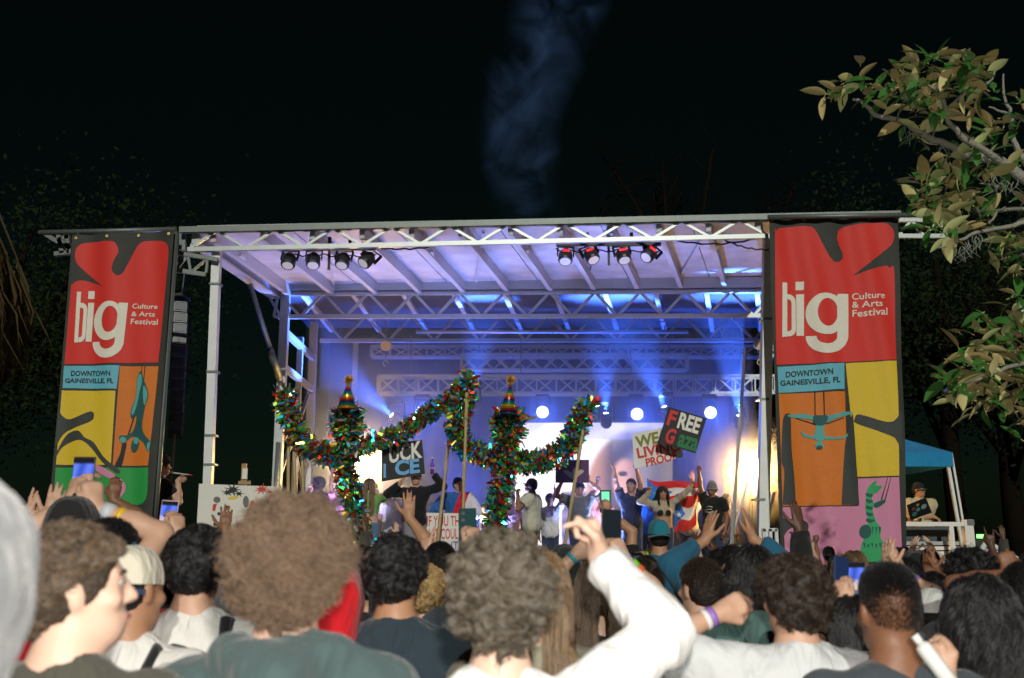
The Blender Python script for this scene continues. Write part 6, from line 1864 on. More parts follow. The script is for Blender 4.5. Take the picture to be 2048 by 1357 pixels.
# ------------------------------------------------------------------ tinsel figures on bamboo poles
FOIL = [mat('foil_' + k, c, .30, .8, 0) for k, c in dict(red=(.75, .04, .03), gold=(.95, .60, .10), green=(.06, .60, .10), blue=(.05, .32, .80), teal=(.05, .62, .66), dark=(.10, .10, .08), lime=(.35, .55, .05), silver=(.7, .7, .72)).items()]
FW = np.cumsum([.20, .16, .18, .10, .14, .07, .09, .06])
def tinsel(name, paths, n_per_m, parent, seed):
    """Bushy garland: curled foil strips standing off a core line."""
    g_ = np.random.default_rng(seed); M = MB()
    for pts, R0 in paths:
        pts = [np.array(p) for p in pts]
        seg = np.array([np.linalg.norm(pts[i + 1] - pts[i]) for i in range(len(pts) - 1)]); cum = np.concatenate([[0], np.cumsum(seg)])
        n = int(n_per_m * cum[-1] * (R0 / .17))
        for _ in range(n):
            s = g_.random() * cum[-1]; i = min(len(seg) - 1, int(np.searchsorted(cum, s) - 1)); i = max(i, 0)
            p = pts[i] + (pts[i + 1] - pts[i]) * ((s - cum[i]) / seg[i])
            ax = nrm(pts[i + 1] - pts[i])
            d = nrm(np.cross(ax, nrm(g_.normal(size=3))) + ax * g_.normal() * .4)
            L = R0 * (.65 + .62 * g_.random()); w = (.015 + .017 * g_.random())
            u = nrm(np.cross(d, g_.normal(size=3))); q = nrm(np.cross(d, u))
            a = p + d * L * .35; b = p + d * L * .72 + q * .02; c = p + d * L + q * (.05 * g_.normal())
            k = len(M.v)
            M.v.extend([tuple(a - u * w * .6), tuple(a + u * w * .6), tuple(b + u * w), tuple(b - u * w), tuple(c + u * w * .7), tuple(c - u * w * .7)])
            M.f.extend([(k, k + 1, k + 2, k + 3), (k + 3, k + 2, k + 4, k + 5)])
            m_ = int(np.searchsorted(FW, g_.random())); M.m.extend([min(m_, 7)] * 2)
    o = M.build(name, FOIL, parent)
    o['kind'] = 'stuff'
    return o
def smooth_path(pts, Y, n=6):
    q = [at(x, y, Y) for x, y in pts]
    out = []
    for i in range(len(q) - 1):
        p0, p1, p2, p3 = q[max(i - 1, 0)], q[i], q[i + 1], q[min(i + 2, len(q) - 1)]
        for k in range(n):
            t = k / n
            out.append(.5 * ((2 * p1) + (p2 - p0) * t + (2 * p0 - 5 * p1 + 4 * p2 - p3) * t * t + (3 * p1 - p0 - 3 * p2 + p3) * t ** 3))
    out.append(q[-1])
    return out
RAIN = bpy.data.materials.new('striped_hat_card'); RAIN.use_nodes = True
nt = RAIN.node_tree; b = nt.nodes['Principled BSDF']; tc = nt.nodes.new('ShaderNodeTexCoord'); sp = nt.nodes.new('ShaderNodeSeparateXYZ'); mu = nt.nodes.new('ShaderNodeMath'); fr = nt.nodes.new('ShaderNodeMath'); cr = nt.nodes.new('ShaderNodeValToRGB')
mu.operation = 'MULTIPLY'; mu.inputs[1].default_value = 5.2; fr.operation = 'FRACT'
nt.links.new(tc.outputs['Object'], sp.inputs[0]); nt.links.new(sp.outputs[2], mu.inputs[0]); nt.links.new(mu.outputs[0], fr.inputs[0]); nt.links.new(fr.outputs[0], cr.inputs[0]); nt.links.new(cr.outputs[0], b.inputs['Base Color'])
cr.color_ramp.interpolation = 'CONSTANT'
els = cr.color_ramp.elements; els[0].color = (.45, .02, .02, 1); els[1].position = .17; els[1].color = (.60, .20, .02, 1)
for pos, c in ((.34, (.55, .42, .03)), (.5, (.04, .28, .06)), (.67, (.02, .10, .25)), (.84, (.01, .03, .06))): els.new(pos).color = c + (1,)
b.inputs['Roughness'].default_value = .3; b.inputs['Metallic'].default_value = .5
def party_hat(base_px, apex_px, rb_px, Y, root):
    a, t = at(*base_px, Y), at(*apex_px, Y); r = rb_px * Y / FPX
    m = MB(); n = 20
    ax = (t - a)
    m.tube([a, a + ax * .97], [r, r * .12], n)
    h = m.build('party_hat', RAIN, root, True)
    g_ = np.random.default_rng(3); m = MB(); c = t + ax * .10
    for _ in range(110):
        d = Vector(nrm(g_.normal(size=3))); u = d.orthogonal().normalized() * .012; L = .085
        m.add([c + d * .01 - u, c + d * .01 + u, c + d * L + u * .6, c + d * L - u * .6], [(0, 1, 2, 3)])
    m.build('pompom', mat('foil_gold', (.8, .48, .06)), h)
    m = MB()
    for k in range(40):
        ang = k / 40 * 2 * PI; d = Vector((math.cos(ang), math.sin(ang), -.15)); u = Vector((-math.sin(ang), math.cos(ang), 0)) * .016
        c = a + d * r * .95
        m.add([c - u, c + u, c + d * .06 + u, c + d * .06 - u], [(0, 1, 2, 3)])
    m.build('fringe', mat('foil_red', (.55, .03, .03)), h)
    return h
BAM = mat('bamboo', (.42, .31, .14), .55, 0, .2, 9)
def bamboo(a, b, Y, root, r=.028):
    a, b = at(*a, Y), at(*b, Y); n = 9; pts, rr = [], []
    for i in range(n):
        u = i / (n - 1); pts += [a.lerp(b, u)]; rr += [r]
    for i in range(1, n - 1):
        pass
    m = MB(); m.tube(pts, rr, 8); o = m.build('bamboo_pole', BAM, root, True)
    k = MB(); p = a.lerp(b, .5); d = (b - a).normalized()
    k.tube([p - d * .012, p + d * .012], r * 1.18, 8); k.build('bamboo_node', BAM, o)
    return o
YT = 16.6
ta = thing('tinsel_figure', 'nearer tinsel figure with wide raised arms and party hat, by the warm lamp', 'tinsel figure', at(705, 1160, YT), 'tinsel figures with striped party hats')
tinsel('tinsel', [(smooth_path([(571, 780), (573, 812), (585, 850), (605, 882), (640, 905), (690, 915)], YT), .20),
                  (smooth_path([(690, 915), (738, 890), (800, 866), (850, 832), (905, 795), (938, 752)], YT), .165),
                  (smooth_path([(692, 825), (694, 845), (693, 868)], YT), .27), (smooth_path([(676, 832), (712, 838)], YT), .24),
                  (smooth_path([(692, 860), (690, 915), (694, 960), (704, 1000), (716, 1050), (726, 1100), (732, 1150)], YT), .20)], 620, ta, 21)
party_hat((694, 818), (697, 765), 20, YT - .26, ta)
for a, b in (((577, 885), (575, 1150)), ((588, 900), (594, 1150)), ((604, 905), (612, 1150)), ((898, 880), (868, 1150)), ((694, 830), (716, 1150))): bamboo(a, b, YT + .08, ta)
tb = thing('tinsel_figure', 'taller tinsel figure with party hat raising both arms before the screen', 'tinsel figure', at(985, 1160, YT), 'tinsel figures with striped party hats')
tinsel('tinsel', [(smooth_path([(938, 762), (928, 800), (916, 840), (914, 872), (935, 898), (970, 912), (1010, 920)], YT - .2), .20),
                  (smooth_path([(1010, 920), (1050, 925), (1090, 922), (1128, 902), (1148, 868), (1166, 830), (1176, 808)], YT - .2), .20),
                  (smooth_path([(1016, 832), (1018, 852), (1016, 876)], YT - .2), .28), (smooth_path([(1000, 842), (1036, 846)], YT - .2), .25),
                  (smooth_path([(1016, 870), (1010, 920), (1004, 960), (998, 1000), (990, 1050), (984, 1100), (980, 1150)], YT - .2), .20)], 620, tb, 22)
party_hat((1016, 830), (1021, 767), 20, YT - .46, tb)
for a, b in (((934, 775), (922, 1150)), ((1166, 860), (1120, 1150)), ((1014, 850), (986, 1150))): bamboo(a, b, YT - .35 if a[0] != 1014 else YT - .12, tb)
# ------------------------------------------------------------------ line array behind the banner pole
YL = 18.5
t = thing('line_array', 'curved black line array of small loudspeakers hanging beside the banner pole', 'loudspeaker', at(360, 870, YL))
LAF = mat('array_front', (.03, .034, .04), .4, .2, .3, 30)
pts = [(362, 618), (362, 640), (361, 662), (360, 684), (360, 706), (358, 728), (357, 750), (356, 772), (355, 794), (354, 816), (353, 840), (351, 862)]
for i, (x, y) in enumerate(pts):
    p = at(x, y, YL); R = Matrix.Rotation(-.03 - .022 * i, 3, 'X') @ Matrix.Rotation(.25, 3, 'Z')
    m = MB(); m.box(p, (.24, .34, .185), R); b = m.build('speaker_box', LAF, t)
    m = MB(); m.box(p + R @ Vector((0, -.178, .0)), (.20, .012, .13), R); m.build('grille', BLACKP, b)
    m = MB(); m.box(p + R @ Vector((.0, -.182, .088)), (.22, .012, .010), R); m.build('rigging_strip', STEEL, b)
m = MB(); p = at(362, 600, YL); m.box(p + Vector((0, 0, .05)), (.20, .5, .05)); m.tube([p, (p.x, p.y, p.z + .25)], .015, 6); m.build('fly_bar', BLACK, t)
m = MB(); m.tube([at(362, 600, YL + .1), (at(362, 600, YL).x, YL + .1, 6.9)], .012, 6); m.build('hanging_chain', STEEL, t)
m = MB(); a = at(349, 868, YL - .1); b_ = at(335, 1050, YL - .1); m.tube([a, b_, (b_.x, b_.y, 0)], .03, 8); m.build('guide_strap', mat('strap_khaki', (.12, .10, .04), .8), t)

# ------------------------------------------------------------------ painter, canvas and easel
YC = 15.2
cv = [(398, 968), (562, 974), (566, 1085), (392, 1080)]
PCOL = {'k': mat('paint_black', (.015, .015, .015), .6), 'r': IR, 'y': mat('paint_yellow', (.7, .5, .02), .6), 'g': mat('paint_grey', (.12, .13, .12), .6)}
marks = []
def blobm(cx, cy, rx, ry, c, rot=0): marks.append((ell(cx, cy, rx, ry, 14, rot), PCOL[c]))
blobm(434, 1000, 7, 6.5, 'g')
marks.append(([(426, 1009), (434, 1008), (430, 1023), (425, 1022)], PCOL['r']))
for cx, cy, r, c in ((438, 1028, 3.4, 'k'), (452, 1028, 3.4, 'k'), (444, 1041, 4.6, 'g'), (430, 1049, 3.6, 'k'), (443, 1059, 4.6, 'g'), (427, 1060, 3.2, 'k')): blobm(cx, cy, r, r, c)
blobm(430, 1040, 4, 3, 'r', .5); blobm(436, 1072, 4, 2.5, 'r'); blobm(457, 1016, 5, 4.5, 'y'); blobm(466, 996, 11, 3, 'y', -.1)
def splat(cx, cy, r, c, seed, n=9):
    q = random.Random(seed); pts_ = []
    for k in range(n * 2):
        a = k / n * PI; rr = r * (1.0 + .5 * q.random() if k % 2 == 0 else .42)
        pts_.append((cx + rr * 1.25 * math.cos(a), cy + rr * .8 * math.sin(a)))
    marks.append((pts_, PCOL[c]))
splat(466, 980, 13, 'k', 1); splat(455, 986, 8, 'k', 2, 7); splat(478, 988, 7, 'k', 6, 6); splat(524, 979, 12, 'r', 3); splat(540, 984, 6, 'r', 4, 6)
blobm(492, 1004, 6, 12, 'g'); blobm(505, 1010, 5, 9, 'r')
can = sign('white painted canvas with red, black and yellow blots beside the slim stage leg', cv, YC, mat('canvas_white', (.70, .68, .60), .8, 0, .05, 8), [], .04, name='canvas', cat='painting', group=None, marks=marks)
t = thing('easel', 'wooden easel post with a clamp standing behind the painted canvas', 'easel', (at(490, 1100, YC).x, YC + .1, 0))
m = MB(); a = at(489, 928, YC + .12); m.bar((a.x, a.y, 0), a, .07, .05); m.build('mast', mat('easel_wood', (.34, .20, .08), .6, 0, .25, 10), t)
m = MB(); a = at(489, 966, YC + .05); m.box(a, (.18, .06, .05)); m.build('top_clamp', mat('easel_wood', (.34, .2, .08)), t)
m = MB(); a = at(490, 948, YC + .07); m.box(a, (.075, .03, .16)); m.build('jar_label', PW, t)
m = MB()
for sx in (-1, 1): m.bar((at(489, 1000, YC).x, YC + .12, 1.9), (at(489, 1000, YC).x + sx * .5, YC + .5, 0), .05)
m.build('leg', mat('easel_wood', (.34, .2, .08)), t)
t, J = person_at('painter in black reaching out with a thin brush beside the banner pole', 322, 932, 16.6, {'R': (356, 962, 16.4, 'grip', (.7, -.1, .5), (0, -.6, -.6), (.3, 0, -1))}, rot=-.9, sk='light', hair='wavy', hm='black', shirt=C['black'], kind='tee', face=True, seed=95, floor=.75)
m = MB(); a, b_ = at(338, 945, 16.35), at(378, 950, 16.2); m.tube([a, b_], [.012, .008], 7)
br_ = thing('paint_brush', 'long thin paint brush in the hand of the painter', 'brush', a); m.build('handle', mat('brush_white', (.6, .55, .52), .4), br_)
m = MB(); m.tube([b_, b_ + (b_ - a).normalized() * .07], [.012, .004], 7); m.build('bristle_tip', PCOL['r'], br_)
t = thing('platform', 'low black riser with pale rails that the painter stands on', 'platform', (at(340, 1100, 16.6).x, 16.7, 0))
xx = at(345, 1100, 16.6).x
m = MB(); m.box((xx, 16.8, .70), (1.7, 1.6, .10)); m.build('deck', BLACKP, t)
for k, z in enumerate((1.35, 1.02)):
    m = MB(); m.bar((xx - .85, 15.95, z + .25), (xx + .8, 15.95, z + .25), .05); m.build('rail', ALU, t)
m = MB()
for sx in (-.8, .78): m.bar((xx + sx, 15.95, 0), (xx + sx, 15.95, 1.6), .05)
m.build('post', ALU, t)
m = MB()
for sx in (-.7, .7):
    for sy in (-.6, .6): m.bar((xx + sx, 16.8 + sy, 0), (xx + sx, 16.8 + sy, .65), .06)
m.build('leg', BLACK, t)

# ------------------------------------------------------------------ blue canopy, sound man and white railing
YT2 = 19.0
TB = cloth('canopy_blue', (.015, .20, .42), fold=.25)
def P2(px, py, dy=0): return at(px, py, YT2 + dy)
t = thing('pop_up_canopy', 'blue pop up canopy with white legs behind the tall banner', 'canopy', (P2(1700, 1100).x, YT2 + 1.5, 0))
A, B = P2(1512, 905), P2(1905, 912)
z0 = A.z; xl, xr = A.x, B.x; yb = YT2 + 3.2; ap = Vector(((xl + xr) / 2 + .1, YT2 + 1.6, P2(1730, 838, 1.6).z))
m = MB(); n = 12
def roof_face(p, q, nseg=10):
    P = []
    for j in range(nseg + 1):
        v = j / nseg
        for i in range(nseg + 1):
            u = i / nseg; e = p.lerp(q, u); w_ = e.lerp(ap, v); w_.z -= .10 * math.sin(PI * v) * math.sin(PI * u)
            P.append(w_)
    m.grid(P, nseg, nseg)
c4 = [Vector((xl, YT2, z0)), Vector((xr, YT2, z0)), Vector((xr, yb, z0)), Vector((xl, yb, z0))]
for k in range(4): roof_face(c4[k], c4[(k + 1) % 4])
m.build('roof', TB, t, True)
for k in range(4):
    p, q = c4[k], c4[(k + 1) % 4]; m = MB(); P = []
    for j in range(4):
        for i in range(25):
            u = i / 24; w_ = p.lerp(q, u) + Vector((0, 0, -.27 * j / 3)); d = (q - p).normalized(); nn = Vector((d.y, -d.x, 0)); w_ += nn * (.012 * math.sin(u * 40) * j / 3 + .004)
            P.append(w_)
    m.grid(P, 24, 3); m.build('valance', TB, t, True)
for (x, y, dx) in ((xl + .05, YT2 + .05, 0), (xr - .1, YT2 + .05, .30), (xr - .06, yb - .05, .2), (xl + .05, yb - .05, 0)):
    m = MB(); m.bar((x, y, z0), (x + dx, y, 0), .055); m.bar((x + .10, y, z0), (x + dx + .07, y, .05), .04); m.build('leg', ALU_W, t)
m = MB(); m.bar((xl, YT2 + .03, z0 - .25), (xr, YT2 + .03, z0 - .25), .035); m.build('crossbar', ALU_W, t)

TEE = cloth('cream_tee', (.50, .42, .24))
t, J = person_at('sound man in dark cap and cream tee leaning behind an open laptop', 1836, 968, 18.2, {'L': (1822, 1036, 18.0, 'relax', (-.2, -.5, -.3), (0, 0, -1)), 'R': (1868, 1034, 18.0, 'relax', (.4, -.5, -.3), (0, 0, -1))}, rot=PI, floor=.95, sc=1.05, sk='tan', hair='cap', hm='black', shirt=TEE, face=True, seed=96, head_dir=-.7, puff=.025, hat=('cap', C['black'], None, False), build=1.08)
lt = thing('laptop', 'open black laptop with stickers on its lid before the sound man', 'laptop', at(1836, 1036, 17.5))
TL, TR, BR, BL = at(1814, 1012, 17.35), at(1852, 996, 17.35), at(1864, 1026, 17.6), at(1822, 1040, 17.6)
m = MB(); o = Vector((0, .02, .01)); m.add([TL, TR, BR, BL] + [p + o for p in (TL, TR, BR, BL)], [(3, 2, 1, 0), (4, 5, 6, 7), (0, 1, 5, 4), (1, 2, 6, 5), (2, 3, 7, 6), (3, 0, 4, 7)]); m.build('lid', BLACKP, lt)
for (u, v, r, c) in ((.75, .45, .055, (.22, .40, .38)), (.45, .5, .04, (.10, .30, .34)), (.22, .7, .05, (.06, .22, .18)), (.5, .2, .03, (.4, .35, .1)), (.25, .35, .035, (.25, .08, .05))):
    c_ = (TL.lerp(TR, u)).lerp(BL.lerp(BR, u), v); nn = ((TR - TL).cross(BL - TL)).normalized()
    if nn.y > 0: nn = -nn
    m = MB(); m.disc(c_ + nn * .004, nn, r, 16, .002); m.build('sticker', mat('sticker_%d' % int(u * 100 + v * 10), c, .4), lt)
m = MB(); m.add([BL, BR, BR + Vector((0, .3, -.01)), BL + Vector((0, .3, -.01))], [(0, 1, 2, 3)]); m.build('keyboard_base', BLACKP, lt)

YR2 = 17.0
WHITE = mat('white_steel', (.78, .74, .68), .4, .1, .05, 10)
t = thing('stage_wing_platform', 'side platform with white railing under the blue canopy', 'platform', (at(1870, 1150, YR2).x, YR2 + .8, 0))
def R2(px, py): return at(px, py, YR2)
m = MB(); m.bar(R2(1800, 1048), R2(1928, 1049), .10, .07); m.build('rail', WHITE, t)
m = MB(); a = R2(1934, 1040); m.bar(a, (a.x, a.y, 0), .15, .12); m.build('corner_post', WHITE, t)
m = MB(); a = R2(1896, 1052); m.bar(a + Vector((0, -.1, 0)), (a.x, a.y - .1, .3), .075, .06); m.build('post', WHITE, t)
m = MB(); a = R2(1938, 1046); m.box(a + Vector((0, -.02, .0)), (.12, .10, .09)); m.build('hinge_block', STEEL, t)
for py, th in ((1087, .05), (1097, .09), (1107, .06)):
    m = MB(); m.bar(R2(1812, py) + Vector((0, .15, 0)), R2(1925, py) + Vector((0, .15, 0)), th, .06); m.build('deck_beam', WHITE if th > .055 else ALU, t)
m = MB(); c_ = R2(1866, 1070); m.box((c_.x, YR2 + .35, c_.z), (1.0, .04, .28)); m.build('wind_screen', mat('screen_slate', (.06, .075, .085), .8), t)
m = MB(); c_ = R2(1870, 1097); m.box((c_.x, YR2 + 1.1, c_.z - .02), (1.4, 1.8, .06)); m.build('deck', DECK, t)
m = MB(); a = R2(1838, 1112); m.bar(a, (a.x, a.y, 0), .06); m.build('strut', WHITE, t)
m = MB(); a = R2(1833, 1112); m.bar(a - Vector((.06, 0, 0)), (a.x - .06, a.y, 0), .06); m.build('strut', WHITE, t)
t = thing('equipment_rack', 'dark rack with tan crates and pale panels beneath the white railing', 'rack', (R2(1872, 1150).x, YR2 + .5, 0))
m = MB(); a = R2(1873, 1130); m.box((a.x, YR2 + .6, .55), (.9, .5, 1.05)); m.build('cabinet', BLACKP, t)
m = MB(); a = R2(1864, 1116); m.box((a.x, YR2 + .33, a.z), (.30, .03, .13)); m.build('crate_front', mat('crate_tan', (.17, .12, .045), .8, 0, .3, 12), t)
m = MB(); a = R2(1868, 1136); m.box((a.x, YR2 + .33, a.z), (.62, .03, .16)); m.build('panel', mat('screen_slate', (.06, .075, .085)), t)
m = MB(); a = R2(1880, 1138); m.box((a.x, YR2 + .30, a.z), (.035, .03, .14)); m.build('handle', ALU_W, t)

# slanted aluminium ramp with rails
t = thing('loading_ramp', 'aluminium ramp rail slanting down beyond the white railing post', 'ramp', (at(2000, 1180, 16.5).x, 16.5, 0))
for a, b_ in (((1973, 1084), (2075, 1140)), ((1972, 1093), (2060, 1148)), ((1973, 1084), (1940, 1130)), ((1979, 1088), (1948, 1134)), ((2034, 1118), (2018, 1150)), ((2026, 1124), (2014, 1146))):
    m = MB(); m.bar(at(*a, 16.5), at(*b_, 16.5), .055, .06); m.build('rail', ALU_W, t)
for px in (1936, 2072):
    m = MB(); a = at(px, 1138, 16.55); m.bar(a, (a.x, a.y, 0), .06); m.build('support', ALU, t)
p = at(1961, 1073, 21)
t = thing('indicator_lamp', 'small green glowing lamp in the dark beyond the ramp', 'lamp', (p.x, 21, 0))
m = MB(); m.box(p, (.13, .08, .075)); m.build('lens', L_GREEN, t)
m = MB(); m.box(p + Vector((-.18, .1, -.14)), (.55, .4, .16)); m.bar(p + Vector((-.1, .1, -.2)), (p.x - .1, 21.1, 0), .06); m.build('housing', BLACKP, t)
light('POINT', 'indicator_glow', p + Vector((0, -.12, .02)), 1.6, (.1, 1, .1), t, None, .04)

# ------------------------------------------------------------------ magnolia reaching in
BARK = mat('grey_bark', (.27, .26, .21), .9, 0, .35, 22, .8, bscale=70)
LEAFG = mat('leaf_green', (.045, .13, .03), .28, 0, .3, 9, .1); LEAFT = mat('leaf_tan', (.34, .21, .085), .8, 0, .35, 9, .15); LEAFP = mat('leaf_pale', (.32, .31, .14), .6, 0, .3, 9, .15)
YM2 = 5.6
mt = thing('magnolia_tree', 'magnolia with grey limbs, tan leaf undersides and glossy green leaves', 'tree', (4.55, 6.0, 0))
trunk_top = Vector((3.72, 5.9, 3.2))
m = MB(); m.tube([(4.55, 6.0, 0), (4.5, 5.98, 1.2), (4.42, 5.93, 2.4), (4.36, 5.9, 3.5), (4.5, 5.95, 4.6), (4.85, 6.1, 5.7)], [.20, .165, .14, .11, .07, .015], 12); m.build('trunk', BARK, mt, True)
tw = {}
def branch(pts, r0, r1, dys=None, parent_=mt):
    q = [at(x, y, YM2 + (dys[i] if dys else 0)) for i, (x, y) in enumerate(pts)]
    out = []
    for i in range(len(q) - 1):
        p0, p1, p2, p3 = q[max(i - 1, 0)], q[i], q[i + 1], q[min(i + 2, len(q) - 1)]
        for k in range(4):
            t_ = k / 4
            out.append(.5 * ((2 * p1) + (p2 - p0) * t_ + (2 * p0 - 5 * p1 + 4 * p2 - p3) * t_ * t_ + (3 * p1 - p0 - 3 * p2 + p3) * t_ ** 3) + Vector((random.uniform(-.006, .006), 0, random.uniform(-.006, .006))))
    out.append(q[-1])
    n = len(out)
    m = MB(); m.tube(out, [(r0 + (r1 - r0) * i / (n - 1)) * .78 for i in range(n)], 8); o_ = m.build('branch', BARK, mt, True)
    return out
def px4(*p): return [(1600 + x / 1.6964, 60 + y / 1.6964) for x, y in p]
B1 = branch(px4((880, 560), (760, 505), (680, 450), (560, 420), (520, 395), (430, 365), (350, 310), (260, 290), (215, 250), (180, 235)), .048, .010)
B2 = branch(px4((700, 465), (640, 415), (560, 370), (505, 310), (488, 240), (440, 190), (415, 180)), .030, .008, [0, -.1, -.15, -.2, -.25, -.3, -.3])
B3 = branch(px4((505, 265), (560, 215), (600, 195), (640, 180), (668, 135)), .014, .006, [-.2, -.3, -.35, -.4, -.4])
B4 = branch(px4((820, 520), (750, 430), (720, 350), (715, 280), (695, 240), (690, 150)), .028, .007, [0, .1, .15, .2, .2, .2])
B5 = branch(px4((800, 610), (700, 610), (590, 615), (520, 590)), .022, .006, [.1, .2, .3, .3])
B6 = branch(px4((800, 640), (720, 665), (600, 690), (520, 725), (470, 742)), .022, .006, [.1, .1, .0, -.1, -.1])
B7 = branch(px4((640, 660), (670, 620), (700, 600)), .010, .006, [.05, .1, .2])
B8 = branch(px4((900, 380), (800, 330), (720, 290), (640, 262)), .022, .006, [.2, .2, .1, .1])
B9 = branch(px4((900, 1150), (800, 1130), (700, 1150), (620, 1180), (560, 1200)), .024, .006, [.3, .2, .1, 0, 0])
B10 = branch(px4((900, 1010), (760, 1030), (690, 1010)), .016, .006, [.3, .3, .3])
B11 = branch(px4((900, 780), (780, 760), (690, 780)), .018, .006, [.3, .25, .2])
B12 = branch([(2110, 390), (2150, 420)], .10, .12)
m = MB(); m.tube([B1[0], Vector((4.37, 5.9, 3.8))], [.04, .07], 8); m.build('branch', BARK, mt, True)
# the drooping limbs outside the frame
for q in (B5[0], B6[0], B8[0], B9[0], B10[0], B11[0], B4[0]):
    m = MB(); e_ = Vector((4.38, 5.9, max(1.8, q.z + .10))); m.tube([q, q.lerp(e_, .5) + Vector((0, 0, .05)), e_], [.024, .03, .035], 8); m.build('branch', BARK, mt, True)
# leaf blades: three shapes, folded along the midrib
LSH = []
for k, (L, w, bend) in enumerate(((.150, .060, .02), (.130, .055, .035), (.115, .050, .012))):
    m = MB(); n = 7; vs = []
    for i in range(n + 1):
        u = i / n; ww = w * .5 * (math.sin(PI * u ** .85) ** .8 if 0 < u < 1 else 0.02)
        z = -bend * u * u * 1.3
        vs += [(-ww, .018 + u * L, z + ww * .28), (0, .018 + u * L, z), (ww, .018 + u * L, z + ww * .28)]
    fs = []
    for i in range(n):
        b0 = i * 3
        fs += [(b0, b0 + 1, b0 + 4, b0 + 3), (b0 + 1, b0 + 2, b0 + 5, b0 + 4)]
    m.add(vs, fs); m.bar((0, 0, 0), (0, .02, 0), .004)
    o_ = m.build('leaf', LEAFG, None, True)
    me = o_.data; bpy.data.objects.remove(o_); LSH.append(me)
def both_sides(name, top, under):
    m_ = bpy.data.materials.new(name); m_.use_nodes = True; nt = m_.node_tree
    b = nt.nodes['Principled BSDF']; ge = nt.nodes.new('ShaderNodeNewGeometry'); mx = nt.nodes.new('ShaderNodeMix'); mx.data_type = 'RGBA'
    tc = nt.nodes.new('ShaderNodeTexCoord'); nz = nt.nodes.new('ShaderNodeTexNoise'); nz.inputs['Scale'].default_value = 14; nt.links.new(tc.outputs['Object'], nz.inputs[0])
    mul = nt.nodes.new('ShaderNodeMix'); mul.data_type = 'RGBA'; mul.blend_type = 'MULTIPLY'; mul.inputs[0].default_value = .35
    mx.inputs[6].default_value = top + (1,); mx.inputs[7].default_value = under + (1,)
    nt.links.new(ge.outputs['Backfacing'], mx.inputs[0]); nt.links.new(mx.outputs[2], mul.inputs[6]); nt.links.new(nz.outputs[0], mul.inputs[7]); nt.links.new(mul.outputs[2], b.inputs['Base Color'])
    mr = nt.nodes.new('ShaderNodeMapRange'); mr.inputs[3].default_value = .25; mr.inputs[4].default_value = .8; nt.links.new(ge.outputs['Backfacing'], mr.inputs[0]); nt.links.new(mr.outputs[0], b.inputs['Roughness'])
    return m_
LM = [both_sides('magnolia_leaf', (.05, .17, .03), (.60, .52, .22)), both_sides('magnolia_leaf_pale', (.06, .19, .04), (.58, .60, .25)), both_sides('magnolia_leaf_rust', (.05, .16, .03), (.54, .41, .16))]
lr = random.Random(9); nleaf = 0; extra = []
def cluster(p, d, n, spread=1.0):
    """Rosette of leaves at a twig end."""
    global nleaf
    d = Vector(d).normalized()
    for k in range(n):
        a = k * 2.4 + lr.random()
        o1 = d.orthogonal().normalized(); o2 = d.cross(o1)
        dirv = (d * lr.uniform(.1, .9) + (o1 * math.cos(a) + o2 * math.sin(a)) * spread + Vector((0, 0, -.15))).normalized()
        o = bpy.data.objects.new('leaf', lr.choice(LSH)); COL.objects.link(o); o.parent = mt
        q = dirv.to_track_quat('Y', 'Z')
        s = lr.uniform(.75, 1.2)
        o.matrix_basis = Matrix.Translation(p + d * lr.uniform(-.05, .05) - mt.location) @ (q @ Quaternion((0, 1, 0), lr.uniform(-.9, .9))).to_matrix().to_4x4() @ Matrix.Scale(s, 4)
        o.material_slots[0].link = 'OBJECT'; o.material_slots[0].material = lr.choice(LM)
        nleaf += 1
for x, y, n, dy in ((100, 220, 4, 0), (150, 205, 4, 0), (190, 170, 4, 0), (215, 215, 4, -.1), (265, 190, 5, -.1), (290, 215, 4, 0), (330, 180, 6, -.2), (350, 150, 5, -.2), (390, 190, 6, -.3), (345, 240, 6, -.1), (375, 270, 6, -.1), (360, 310, 4, 0), (400, 350, 4, 0), (430, 380, 4, 0),
                    (420, 120, 5, -.3), (455, 110, 5, -.3), (440, 240, 7, -.2), (470, 290, 6, -.2), (430, 220, 5, -.25), (500, 130, 5, -.3), (540, 110, 6, -.35), (570, 130, 6, -.4), (600, 110, 4, -.4), (530, 180, 7, -.3), (560, 210, 5, -.3), (590, 160, 6, -.4), (620, 140, 4, -.4), (640, 200, 4, -.4), (600, 245, 4, -.2),
                    (500, 430, 5, 0), (550, 430, 6, 0), (600, 400, 4, 0), (590, 460, 6, .05), (640, 470, 5, .05), (560, 480, 5, .05), (650, 540, 4, .1), (590, 520, 4, .1), (700, 460, 4, .1), (680, 320, 4, .1), (640, 350, 5, .1), (740, 250, 4, .1), (740, 330, 5, .15),
                    (400, 530, 5, .1), (430, 510, 6, .1), (480, 500, 6, .2), (410, 560, 5, .1), (440, 580, 6, .1), (490, 540, 6, .2), (500, 590, 6, .2), (450, 620, 6, .1), (480, 640, 5, .1), (460, 670, 6, .0), (500, 700, 5, -.1), (550, 600, 5, .2), (580, 640, 4, .2), (530, 660, 4, 0), (520, 560, 4, .2),
                    (690, 720, 5, .2), (720, 740, 6, .2), (740, 780, 6, .2), (690, 790, 6, .2), (740, 830, 5, .2), (750, 700, 4, .3), (735, 900, 4, .3),
                    (650, 1000, 5, .3), (690, 990, 6, .3), (740, 1000, 6, .3), (640, 1040, 5, .3), (700, 1040, 6, .3)):
    p = at(*px4((x, y))[0], YM2 + dy)
    extra.append((p, max(2, n - 2)))
    if nleaf > 290: continue
    n = 3 + (n > 5)
    cluster(p, (-.5 + lr.uniform(-.3, .3), lr.uniform(-.7, .1), lr.uniform(-.2, .6)), n)
